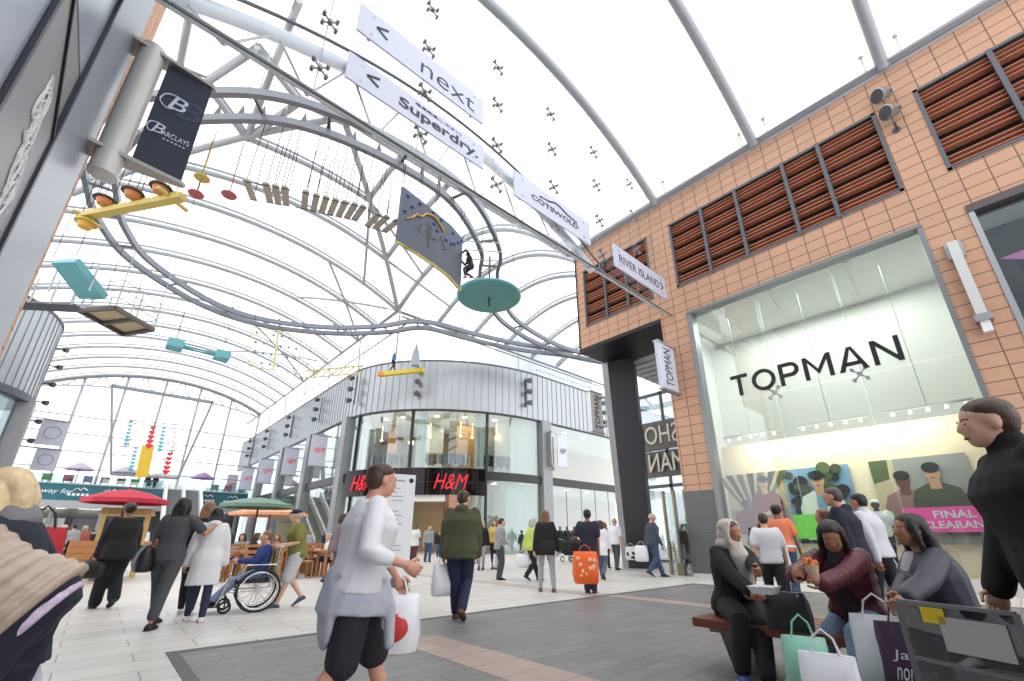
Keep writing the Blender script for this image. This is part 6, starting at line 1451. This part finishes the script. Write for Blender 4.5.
p = ph('man in navy polo shirt with a bright orange bag, back turned', (586, 509), (591, 594), -15, skin='brown', bare=True, handR=(.22, .02, .75), handL=(-.2, .14, .95), hyaw=-20); p.body(False).legs(cloth('dark grey shorts', (58, 60, 68)), 'straight', 1.1).top(cloth('navy polo shirt', (36, 38, 54)), 1.16, -.07, .5, name='polo_shirt').shoes(BLKL, TRAIN).hair(H_BLK, 'short')
g_ = handpos(p, 1); b = at_d(585, 555, 10.0)
carrier('big bright orange carrier bag in front of the man in the navy polo', (b.x, b.y, g_.z+.14), .52, .62, mat('orange plastic bag', (240, 104, 42), .4, var=.04), away(b), .2, print_=('dots', mat('pale print', (244, 190, 160), .6)))
p = ph('woman in white coat just right of the man in the navy polo', (598, 520), (603, 580), -20, fem=True, skin='fair', stride=.4); p.body(False).legs(cloth('blue grey trousers', (92, 100, 116)), 'straight').top(WHT, 1.2, -.14, flare=.1).shoes(BLKL).hair(H_BRN, 'long')
p = ph('woman in black with a black bag left of the charcoal column', (611, 522), (606, 568), 200, fem=True, skin='tan', stride=.3); p.body(True).legs(BLKC, 'slim').top(BLKC, 1.15).shoes(BLKL).hair(H_LBR, 'bob')
p = ph('man in white T-shirt with a blotched bag beside the charcoal column', (619, 518), (617, 570), -40, skin='pink', build=1.15, stride=.2); p.body(False).legs(CHAR, 'straight').top(WHT, 1.16, -.06, .55, name='t_shirt').shoes(BLKL).hair(mat('shaved hair', (168, 132, 116), .8), 'bald')
carrier('white bag with black blotches held by the man beside the charcoal column', handpos(p, 1)+V((.2, -.2, .05)), .4, .46, BAGW, away(at_z(617, 570)), .16, print_=('dots', BLKC))
p = ph('elderly man in dark grey jacket and blue jeans walking right past the charcoal column', (658, 513), (656, 577), -70, skin='pink', build=1.1, stride=.5); p.body(True).legs(DEN, 'straight', 1.15).top(cloth('slate jacket', (66, 74, 88)), 1.2, -.07, arm=1.2).shoes(BLKL).hair(H_GRY, 'bald')
carrier('white carrier bag in the near hand of the elderly man in the dark grey jacket', handpos(p, 0)+V((-.25, .0, .1)), .4, .46, BAGW, away(at_z(656, 577)), .18)
p = pd('person in brown coat behind the elderly man by the glass door', (679, 520), 19, 200, skin='fair', H=1.66); p.body(True).legs(DEN, 'straight').top(cloth('brown coat', (110, 88, 66)), 1.2, -.1).shoes(BLKL).hair(H_BRN, 'short')
# mannequins in the store window, cafe sitters, distant walkers
for k, (px, D, c, lab) in enumerate(((560, 33.2, BLKC, 'black dressed mannequin in the right store window, left of three'), (567, 33.6, NAVY, 'navy dressed mannequin in the right store window, middle of three'), (574, 34.0, OLIVE, 'olive dressed mannequin in the right store window, right of three'))):
    q = at_d(px, 540, D); p = Person(lab, (q.x, q.y), 250, H=1.86, skin='dark', vox=.03, z0=.12); p.t.name = 'mannequin'; p.t['category'] = 'mannequin'; p.t['group'] = 'mannequins in the right store window'; p.body(False).legs(BLKC, 'slim').top(c, 1.15).shoes(BLKL)
    m = MB(); m.box((q.x-.35, q.y-.35, .02), (q.x+.35, q.y+.35, .12)); m.build('plinth', WHT, p.t)
q = at_x(874, 500, 14.62); p = Person('mannequin in white T-shirt and white cap standing in the big shop window', (14.62, q.y), 185, H=1.86, skin='dark', vox=.02, z0=.2); p.t.name = 'mannequin'; p.t['category'] = 'mannequin'; p.body(True).legs(DEN_D, 'slim').top(WHT, 1.12, sleeve=.5).shoes(BLKL).cap(WHT, False)
m = MB(); m.box((14.3, q.y-.4, .1), (15.0, q.y+.4, .2)); m.build('plinth', WHT, p.t)
far = [((66, 519), 25, NAVY, 'in navy beyond the blond woman'), ((77, 522), 27, GREYC, 'in pale grey beyond the timber planter'), ((88, 520), 29, cloth('brick red top', (150, 80, 70)), 'in brick red left of the market cart'), ((96, 523), 33, BLKC, 'in black behind the market cart'), ((148, 522), 30, WHT, 'in white below the staircase'), ((163, 524), 34, DEN, 'in denim blue right of the staircase'), ((172, 523), 38, CHAR, 'in charcoal under the mezzanine'), ((230, 524), 30, BLKC, 'in black under the green parasol'), ((312, 522), 34, GREYC, 'in grey along the store side wall'), ((326, 524), 38, NAVY, 'in navy along the store side wall'), ((440, 527), 30, BLKC, 'in black inside the store entrance'), ((521, 528), 31, NAVY, 'in navy at the store window'), ((645, 527), 30, CHAR, 'in charcoal in the arcade')]
for k, (hp, D, c, lab) in enumerate(far):
    p = pd('distant standing person '+lab, hp, D, random.choice((20, 180, 90, -60)), H=random.uniform(1.6, 1.75), skin=random.choice(('fair', 'tan', 'pink')), fem=k % 2 == 0, stride=random.choice((0, .2, .3))); p.body(False).legs(random.choice((DEN, BLKC, CHAR)), 'straight').top(c, 1.14).shoes(BLKL).hair(random.choice((H_BRN, H_BLK, H_LBR, H_GRY)), 'long' if k % 2 == 0 else 'short')
q = at_z(545, 575); p = Person('small child in white top and navy trousers near the lime jacket', at_d(545, 540, 26).xy, 80, H=1.0, skin='fair', vox=.02, stride=.2); p.body(False).legs(NAVY, 'slim').top(WHT, 1.15).shoes(BLKL).hair(H_LBR, 'short')
q = at_d(571, 560, 24); t = thing('pushchair', 'dark pushchair standing before the right store window', 'pushchair', (q.x, q.y, 0)); m = MB(); m.loft([[V((q.x+x*w, q.y+y*w, z)) for x, y in ((-1, -1), (1, -1), (1, 1), (-1, 1))] for w, z in ((.22, .3), (.36, .5), (.4, .9), (.3, 1.0))]); m.build('carrycot', BLKC, t)
for sx in (-.3, .3):
    for sy in (-.3, .3): m = MB(); m.tube([V((q.x+sx+.12*math.cos(u), q.y+sy, .13+.12*math.sin(u))) for u in np.linspace(0, 2*PI, 18)[:-1]], .025, 6, closed=True); m.build('wheel', tyre, t)
m = MB(); m.tube([(q.x+.3, q.y-.3, .15), (q.x-.3, q.y+.3, 1.05), (q.x-.4, q.y+.4, 1.1)], .02, 6); m.tube([(q.x+.3, q.y+.3, .15), (q.x-.3, q.y-.3, 1.05)], .02, 6); m.build('frame', chrome, t)
for k, (px, D, c, lab) in enumerate(((253, 15.6, BLKC, 'seated cafe visitor in black, left of the row'), (263, 16.0, cloth('dusty pink top', (186, 130, 130)), 'seated cafe visitor in dusty pink'), (277, 17.2, cloth('plum top', (110, 66, 80)), 'seated cafe visitor in plum'), (330, 16.0, WHT, 'seated cafe visitor in white at the right end'), (242, 17.5, GREYC, 'seated cafe visitor in grey under the green parasol'))):
    q = at_d(px, 545, D); p = Person(lab, (q.x, q.y), away(q)+random.choice((160, 90, -90)), H=1.66, skin='fair', vox=.024, hip=(0, 0, .5), footL=(-.1, .42, 0), footR=(.1, .42, 0), handL=(-.15, .35, .74), handR=(.15, .35, .74)); p.body(True).legs(DEN_D, 'straight').top(c, 1.12).shoes(BLKL).hair((H_BRN, H_BLK, H_LBR, H_GRY, H_BLK)[k], 'short' if k % 2 else 'bob')
for px, lab in ((145, 'left of the two dark figures at the top of the staircase'), (153, 'right of the two dark figures at the top of the staircase')):
    q = at_y(px, 490, 67.6); p = Person('person in black, '+lab, (q.x, 67.8), 265, H=1.75, skin='fair', vox=.03, z0=ZT, stride=.2); p.body(False).legs(BLKC, 'straight').top(BLKC, 1.15).shoes(BLKL).hair(H_BRN, 'short')
# --- people on the ropes course
q = YB[0].lerp(YB[1], .28); p = Person('climber in blue top balancing on the bright yellow beam', (q.x, q.y), -50, H=1.62, skin='fair', vox=.024, z0=q.z+.15, stride=.34, handL=(-.3, .3, 1.0), handR=(.1, .5, 1.25)); p.body(True).legs(BLKC, 'slim').top(cloth('bright blue top', (70, 130, 190)), 1.1, sleeve=.5).shoes(BLKL).hair(H_BRN, 'short')
m = MB(); pts = p.tor(.0, .11, .085); m.tube([*pts], .018, 6, closed=True); p.part(m, 'harness', mat('harness webbing', (60, 60, 64), .8)); m = MB(); m.tube([p.hip+V((0, .12, .05)), p.hip+V((0, .2, 2.4-.55))], .012, 5); p.part(m, 'safety_line', rope_m)
q0, n0 = onwall(461, 268); q = q0+V((.42, .0, 0)); c = at_d(471, 268, math.hypot(q0.x, q0.y)+.1)
p = Person('climber in navy with a helmet clinging to the right edge of the climbing wall', (c.x, c.y), 150, H=1.6, skin='tan', vox=.022, z0=11.35, footL=(-.1, .2, .1), footR=(.1, -.1, .3), handL=(-.15, .42, 1.35), handR=(.2, .4, 1.2), lean=14, liftL=20); p.body(False).legs(DEN_D, 'slim').top(NAVY, 1.15).shoes(mat('red shoe', (160, 60, 60), .6)).hair(H_BRN, 'short').cap(mat('tan helmet', (176, 140, 96), .4), False)
m = MB(); m.tube([p.hip+V((0, .1, .05)), p.hip+V((0, .2, ZR-11.35-p.hip.z))], .012, 5); p.part(m, 'safety_line', rope_m)
# --- foreground left: blond woman and stooping person
g = at_d(58, 468, 2.7)
p = Person('blond woman in navy cardigan and grey scarf at the left edge, looking left', (g.x, g.y), 160, H=1.40, skin='pink', fem=True, vox=.011, build=1.0, hyaw=-12, hpitch=-14, handL=(-.16, .2, .95), handR=(.14, .16, .88), elbowR=(.05, -1, -.2), lean=12)
p.body(True).legs(NAVY, 'straight').top(cloth('navy cardigan', (32, 36, 52)), 1.12, -.1, 1, .03, 'cardigan', arm=1.05).shoes(BLKL).hair(H_BLD, 'bob')
m = MB()
for k in range(3): 
    pts = [p.neck+p.up*(.0+.018*k-.02)+p.tr*math.cos(u)*(.075-.006*k)+p.tf*(math.sin(u)*(.072-.006*k)+.01) for u in np.linspace(0, 2*PI, 17)]; limb(m, pts, [.03]*17, 8)
limb(m, [p.neck+p.tf*.07, p.chest+p.tf*.12-p.up*.1, p.chest+p.tf*.12-p.up*.3], [.03, .045, .035]); p.part(m, 'scarf', cloth('grey wool scarf', (122, 120, 124), sc=40), .011)
b = at_d(48, 508, 4.1); carrier('red tote bag hanging behind the blond woman in the navy cardigan', (b.x, b.y, 1.26), .26, .34, mat('red canvas', (176, 30, 40), .7), away(b), .14, 'tote_bag', 'bag', mh=BLKL)
g = at_d(-4, 600, 2.55)
p = Person('person in beige quilted jacket and navy trousers stooping at the lower left corner', (g.x+.05, g.y), 172, H=1.62, skin='fair', fem=True, vox=.011, build=1.15, hip=(0, -.02, .84), lean=54, footL=(-.12, .12, 0), footR=(.12, -.12, 0), handL=(-.2, .5, .62), handR=(.22, .22, .66), hpitch=-45, elbow=(0, -.4, -.2))
p.body(True).legs(cloth('dark navy trousers', (24, 26, 44)), 'straight', 1.4).top(cloth('beige quilted nylon', (176, 156, 140), .5, .06), 1.2, -.03, 1, .03, 'quilted_jacket', arm=1.4, quilt=4, collar=.02).shoes(BLKL).hair(H_GRY, 'bob')
m = MB(); m.loft([p.tor(t, w, d) for t, w, d in ((-.055, .118, .09), (-.03, .118, .09), (.01, .11, .085))]); p.part(m, 'blouse_hem', cloth('lilac floral blouse', (196, 180, 204), v=.4, sc=50), .011)
b = at_d(34, 640, 2.9); carrier('white floral carrier bag below the stooping person in the quilted jacket', (b.x, b.y, .72), .26, .5, mat('pale floral plastic', (206, 196, 214), .5, var=.25, scale=22), 20, .14, mh=mat('magenta handle', (170, 40, 90), .6))
# --- bench and the three seated women
bn = thing('bench', 'red brown timber bench on tapered steel legs at the lower right', 'bench', (4.55, .6, 0))
BX0, BX1, BY0, BY1, BZ = 4.12, 4.95, -1.2, 2.2, .42
for k in range(6):
    w = (BX1-BX0)/6; q = MB(); q.box((BX0+k*w, BY0, BZ-.07), (BX0+(k+1)*w-.012, BY1, BZ)); q.build('slat', wood_red, bn, bevel=.008)
for y in (1.95, -.7): q = MB(); q.hexa([(4.34, y-.09, 0), (4.74, y-.09, 0), (4.74, y+.03, 0), (4.34, y+.03, 0), (4.2, y-.12, .35), (4.88, y-.12, .35), (4.88, y+.06, .35), (4.2, y+.06, .35)]); q.box((4.16, y-.16, .35-.03), (4.92, y+.12, .35)); q.build('leg', mat('brushed grey steel leg', (120, 121, 120), .35, .5), bn)
def seated(label, hip, head, feet, H, **k):
    o = (hip[0], hip[1]); a = R(head); f = V((math.cos(a), math.sin(a), 0)); r = V((math.sin(a), -math.cos(a), 0))
    L = lambda P: (V((P[0]-o[0], P[1]-o[1], 0)).dot(r), V((P[0]-o[0], P[1]-o[1], 0)).dot(f), P[2])
    for n in ('handL', 'handR'):
        if n in k: k[n] = L(k[n])
    return Person(label, o, head, H=H, hip=(0, 0, hip[2]), footL=L(feet[0]), footR=L(feet[1]), vox=.010, **k)
p = seated('seated woman in black coat, cream headscarf and blue shoes on the bench', (4.45, 1.92, .52), 222, ((4.02, 1.60, 0), (4.06, 1.80, 0)), 1.6, fem=True, skin='tan', build=1.1, lean=3, twist=-18, hyaw=-34, hpitch=-3, handR=at_d(770, 612, 4.15), handL=at_d(764, 578, 4.2), fing=(.9, .5), kneeL=(0, 1, .7), kneeR=(0, 1, .7), hiptwist=-5)
p.body(True).legs(BLKC, 'straight', 1.3, .93).top(cloth('black wool coat', (22, 22, 26), .9), 1.24, -.07, 1, .03, 'coat', arm=1.35).shoes(mat('blue moccasin', (54, 74, 132), .6), TRAIN).hair(H_BRN, 'short')
SCF = cloth('cream headscarf', (192, 183, 170), .85, .1, 30); m = MB(); e = lambda c, x, y, z: m.ell(p.hd(*c), p.hrt*x*p.hh, p.hf*y*p.hh, p.hu*z*p.hh, 16, 11)
e((0, -.15, .24), .44, .45, .37); e((0, -.24, -.1), .45, .38, .42)
for sd in (-1, 1): limb(m, [p.hd(sd*.3, .12, .42), p.hd(sd*.41, .1, .05), p.hd(sd*.36, .12, -.35), p.hd(sd*.16, .22, -.62)], [.1*p.hh, .12*p.hh, .14*p.hh, .14*p.hh])
limb(m, [p.hd(0, -.3, -.3), p.neck-p.tf*.03], [.36*p.hh, .07]); limb(m, [p.neck+p.up*.02+(p.tr*math.cos(u)+p.tf*math.sin(u))*.07 for u in np.linspace(0, 2*PI, 13)], [.05]*13)
limb(m, [p.hd(.05, .22, -.62), p.chest+p.tf*.13-p.up*.05, p.chest+p.tf*.15-p.up*.22, p.hip+p.tf*.19+p.up*.12], [.07, .085, .08, .06]); p.part(m, 'headscarf', SCF, .010)
b = at_d(783, 588, 4.35); t = thing('handbag', 'black chain handle handbag on the bench beside the woman in the headscarf', 'bag', (b.x, b.y, BZ)); d = V((.1, -1, 0)).normalized(); n = V((1, .1, 0)).normalized(); C0 = V((b.x, b.y, BZ))
q = MB(); q.loft([[C0+d*x*w*.85+n*y*w2+V((0, 0, z*.88)) for x, y in ((-1, -.8), (-.8, -1), (.8, -1), (1, -.8), (1, .8), (.8, 1), (-.8, 1), (-1, .8))] for w, w2, z in ((.17, .09, .005), (.18, .095, .1), (.17, .07, .22), (.15, .02, .3))]); q.build('body', BLKL, t, smooth=True)
q = MB()
for k in range(14): u = PI*k/13; q.ell(C0-n*.04+d*.1*math.cos(u)+V((0, 0, .29-.2*math.sin(u))), (.009, 0, 0), (0, .009, 0), (0, 0, .012), 6, 5)
q.build('chain', chrome, t)
b = at_d(765, 592, 4.0); t = thing('food_tray', 'white paper food tray on the lap of the woman in the headscarf', 'tray', b); q = MB(); q.loft([[b+V((x*w*.085, y*w*.08, z)) for x, y in ((-1, -1), (1, -1), (1, 1), (-1, 1))] for w, z in ((.8, -.01), (1.1, .04), (1.05, .04), (.75, .0))]); q.build('tray', WHT, t)
p = seated('seated woman in burgundy jacket and light jeans eating from a paper cone', (4.42, 1.0, .52), 170, ((3.98, .98, 0), (3.86, 1.42, 0)), 1.62, fem=True, skin='tan', lean=17, twist=-4, hyaw=-22, hpitch=-28, handR=at_d(791, 577, 3.92), handL=at_d(814, 590, 3.85), fing=(1.0, 1.0), kneeL=(0, 1, .8), kneeR=(0, 1, .8), elbow=(0, -.3, -1), hdL=(.3, .6, .5), hdR=(-.5, .5, .3))
p.body(True).legs(DEN_L, 'slim', 1.22, .9).top(cloth('burgundy padded nylon', (88, 30, 44), .5, .08), 1.26, -.05, 1, .03, 'padded_jacket', arm=1.4, quilt=2, collar=.02).shoes(BROWN_L, tyre).hair(H_BLK, 'verylong')
m = MB(); limb(m, [p.neck+p.tf*.06, p.chest+p.tf*.14-p.up*.1, p.hip+p.tf*.16+p.up*.1], [.05, .055, .05]); p.part(m, 'black_scarf', BLKC)
b = p.W(p.hand[0])+V((-.02, .04, .10)); t = thing('paper_cone', 'paper cone of orange snacks in the hand of the woman in burgundy', 'food', b); q = MB(); q.lathe(b-V((0, 0, .1)), [(.025, 0), (.045, .12), (.042, .12)], 16); q.build('cone', mat('kraft paper', (206, 180, 150), .7), t)
q = MB()
for k in range(16): q.ell(b+V((random.uniform(-.035, .035), random.uniform(-.035, .035), random.uniform(.02, .06))), (.016, 0, 0), (0, .012, 0), (0, 0, .014), 7, 5)
q.build('snacks', mat('orange fried snack', (214, 128, 50), .6), t)
b = p.W(p.hand[1]); b2 = p.W(p.hand[0])+V((0, 0, .17)); t = thing('plastic_fork', 'small white plastic fork in the raised hand of the woman in burgundy', 'fork', b); q = MB(); q.tube([b+V((0, 0, .03)), b.lerp(b2, .55)+V((0, 0, .02))], .006, 6); q.ell(b.lerp(b2, .6)+V((0, 0, .02)), (.02, 0, 0), (0, .02, 0), (0, 0, .006), 8, 5); q.build('fork', WHT, t)
b = at_d(820, 628, 3.5); carrier('big white carrier bag at the feet of the woman in burgundy', (b.x, b.y, .56), .30, .44, BAGW, 190, .2, puff=1.2)
b = at_d(800, 625, 3.75); carrier('mint green carrier bag beside the knees of the woman in burgundy', (b.x, b.y, .60), .26, .36, mat('mint plastic bag', (140, 196, 176), .35, var=.05, bump=.3), 200, .18, puff=1.2)
p = seated('seated woman in dark navy jacket with long black hair looking left', (4.3, .46, .52), 120, ((4.0, .78, 0), (4.2, .86, 0)), 1.62, fem=True, skin='tan', build=1.1, lean=8, twist=0, hyaw=-8, hpitch=2, handL=at_d(898, 606, 3.62), handR=at_d(884, 634, 3.7), fing=(.6, .9), kneeL=(0, 1, .8), kneeR=(0, 1, .8), elbow=(0, -.4, -1))
p.body(True).legs(BLKC, 'straight', 1.2).top(cloth('navy padded nylon', (46, 48, 62), .5, .08), 1.28, -.05, 1, .03, 'padded_jacket', arm=1.4).shoes(BLKL).hair(H_BLK, 'long')
m = MB(); limb(m, [p.chest+p.tf*.085-p.up*.02, p.chest+p.tf*.135-p.up*.12, p.hip+p.tf*.14+p.up*.15], [.05, .06, .06]); p.part(m, 'pale_top', cloth('pale grey T-shirt', (196, 192, 192)), .012)
h_ = p.W(p.hand[1]); carrier('silver white carrier bag held by the woman looking left on the bench', (h_.x-.05, h_.y+.12, h_.z+.02), .32, .42, BAGW, 185, .16, puff=1.2)
carrier('dark purple carrier bag with white script held by the woman looking left on the bench', (h_.x-.12, h_.y-.02, h_.z+.0), .32, .46, mat('purple plastic bag', (62, 38, 62), .4, var=.06), 187, .14, print_=('text', WHT))
# leaflet stand
L0, L1 = at_d(898, 604, 3.35), at_d(1010, 598, 3.1); L0.z = L1.z = 0; zt_ = .76
t = thing('leaflet_stand', 'dark glass leaflet stand with steel rails at the lower right', 'stand', (L0+L1)/2); dd = (L1-L0).normalized(); nn = V((-dd.y, dd.x, 0))
q = MB()
for p0 in (L0, L1): q.beam(p0, p0+V((0, 0, zt_)), .025)
for z in (zt_, .50, .22): q.beam(L0+V((0, 0, z)), L1+V((0, 0, z)), .018)
q.build('frame', mat('dull steel rail', (120, 122, 124), .4, .5), t)
q = MB(); q.obox((L0+L1)/2+V((0, 0, .42)), (L1-L0)/2, nn*.006, V((0, 0, .33))); q.build('panel', glass('smoked glass', (150, 152, 156), .06), t)
q = MB(); q.obox((L0+L1)/2+V((0, 0, .06)), (L1-L0)/2, nn*.12, V((0, 0, .05))); q.build('base', steel_dk, t)
sgn = -1 if nn.x > 0 else 1
q = MB(); q.obox(L0+dd*.31+nn*.012*sgn+V((0, 0, .635)), dd*.13, nn*.003, V((0, 0, .075))); q.build('leaflet', mat('grey white leaflet', (176, 174, 174), .6), t)
q = MB(); q.obox(L0+dd*.16+nn*.012*sgn+V((0, 0, .71)), dd*.05, nn*.003, V((0, 0, .035))); q.build('yellow_tag', mat('yellow tag', (220, 190, 40), .6), t)
# --- behind the bench
p = pd('boy in white T-shirt with dark sleeves walking away behind the woman in the headscarf', (762, 513), 8.3, 8, skin='fair', stride=.25, handR=(.24, .12, .62)); p.body(False).legs(cloth('black trousers', (34, 34, 40)), 'straight').top(WHT, 1.16, -.05, .5, name='t_shirt').shoes(TRAIN).hair(H_BRN, 'short')
p = pd('woman in orange top with a white jacket tied round her waist facing the shop window', (774, 504), 9.7, -10, fem=True, skin='brown', stride=.15); p.body(False).legs(DEN, 'straight').top(cloth('coral orange top', (232, 130, 92)), 1.12, -.03, .45, name='top').shoes(BLKL).hair(H_BLK, 'bun')
m = MB(); pts = p.tor(.02, .112, .085); limb(m, pts+[pts[0]], [.03]*(len(pts)+1), 8); limb(m, [p.hip+V((-.03, -.15, .03)), p.hip+V((-.06, -.17, -.18))], [.04, .04]); limb(m, [p.hip+V((.05, -.15, .03)), p.hip+V((.08, -.17, -.25))], [.04, .035]); p.part(m, 'tied_jacket', WHT, .016)
m = MB(); limb(m, [p.sh[1]+p.up*.04-p.tr*.05, p.chest-p.tf*.1-p.up*.1, p.hip-p.tf*.1-p.tr*.14], [.014, .014, .014]); p.part(m, 'bag_strap', BLKL)
p = pd('girl in white patterned top with tied back light brown hair left of the navy hoodie', (825, 506), 7.6, 95, H=1.5, fem=True, skin='pink', hyaw=-10); p.body(True).legs(DEN, 'slim').top(cloth('white patterned top', (206, 208, 212), v=.25, sc=60), 1.14, sleeve=.5).shoes(TRAIN).hair(H_LBR, 'ponytail')
p = pd('man in navy hoodie and blue jeans looking left behind the bench', (836, 487), 7.3, 78, skin='pink', build=1.2, stride=.2, handR=(.26, .05, .78), hyaw=-5); p.body(True).legs(DEN, 'straight', 1.15).top(cloth('navy hoodie', (28, 32, 48)), 1.22, -.06, 1, .03, 'hoodie', hood=True, arm=1.25).shoes(BROWN_L).hair(hairm('dark grey', (86, 76, 70)), 'short')
p = pd('man in white shirt and black trousers carrying a white bag right of the navy hoodie', (861, 493), 8.0, 70, skin='tan', build=1.15, stride=.3, handR=(.26, .05, .76)); p.body(True).legs(BLKC, 'straight', 1.12).top(cloth('white shirt', (206, 206, 212), v=.03), 1.18, -.04, 1, .026, 'shirt', collar=.01).shoes(BLKL).hair(H_BLK, 'short')
h_ = p.W(p.hand[1]); carrier('silver white carrier bag in the hand of the man in the white shirt', h_+V((-.1, -.06, .05)), .42, .62, BAGW, 180, .16)
# --- near figure at the right edge
g = at_d(1004, 396, 3.2); p = Person('man in black coat and dark jeans walking left at the right edge of the picture', (g.x, g.y-.0), 112, H=g.z/.975, skin='fair', build=1.1, vox=.012, stride=.5, lean=6, handR=(.24, .2, .80), handL=(-.24, -.1, .76))
p.body(True).legs(cloth('slate jeans', (52, 58, 74)), 'straight', 1.15).top(cloth('black wool coat', (22, 22, 26), .9), 1.25, -.16, 1, .03, 'coat', arm=1.35, collar=.02, flare=.1).shoes(BLKL, tyre).hair(H_BRN, 'short')
# ------------------------------------------------------------------ light: overcast sky and the shops' own lamps
w = bpy.data.worlds.new('overcast'); SC.world = w; w.use_nodes = True
nt = w.node_tree; bg = nt.nodes['Background']; bg.inputs[1].default_value = 1.25
tc = nt.nodes.new('ShaderNodeTexCoord'); sp = nt.nodes.new('ShaderNodeSeparateXYZ'); cr_ = nt.nodes.new('ShaderNodeValToRGB')
nt.links.new(tc.outputs['Generated'], sp.inputs[0]); nt.links.new(sp.outputs[2], cr_.inputs[0]); nt.links.new(cr_.outputs[0], bg.inputs[0])
cr_.color_ramp.elements[0].position = 0; cr_.color_ramp.elements[0].color = (.86, .89, .93, 1); cr_.color_ramp.elements[1].position = .5; cr_.color_ramp.elements[1].color = (1, 1, 1, 1)
def lamp(name, loc, e, size, col=(1, .93, .82), rot=(0, 0, 0), sy=None):
    l = bpy.data.lights.new(name, 'AREA'); l.energy = e; l.size = size; l.color = col
    if sy: l.shape = 'RECTANGLE'; l.size_y = sy
    o = bpy.data.objects.new(name, l); COL.objects.link(o); o.location = loc; o.rotation_euler = rot
lamp('shop_ceiling_light', (15.6, 3, 8.45), 150, 2.2, (1, .98, .94), sy=5.5)
lamp('shop_track_light', (14.6, 3, 4.1), 60, .5, (1, .9, .74), (0, R(-25), 0), 5)
lamp('shop_ceiling_light', (15.8, -4, 8.4), 25, 2, (1, .97, .94), sy=4)
for x, y, z, e in ((18.5, 33, 10.6, 70), (22.5, 31.5, 10.6, 80), (30, 30, 10.6, 40), (20.5, 31.2, 5.2, 110), (26.5, 29.5, 5.2, 70), (31, 29, 5.2, 45), (35, 29, 5.2, 40), (35, 30, 10.6, 40)):
    lamp('store_ceiling_light', (x, y, z), e, 3., (1, .86, .66) if x < 25 else (1, .96, .9))
SC.view_settings.view_transform = 'Standard'; SC.view_settings.look = 'None'; SC.view_settings.gamma = 1; SC.view_settings.exposure = .9; SC.view_settings.use_curve_mapping = False
SC.cycles.max_bounces = 8; SC.cycles.transparent_max_bounces = 24; SC.cycles.diffuse_bounces = 3; SC.cycles.glossy_bounces = 3; SC.cycles.use_denoising = True; SC.cycles.caustics_reflective = False; SC.cycles.caustics_refractive = False
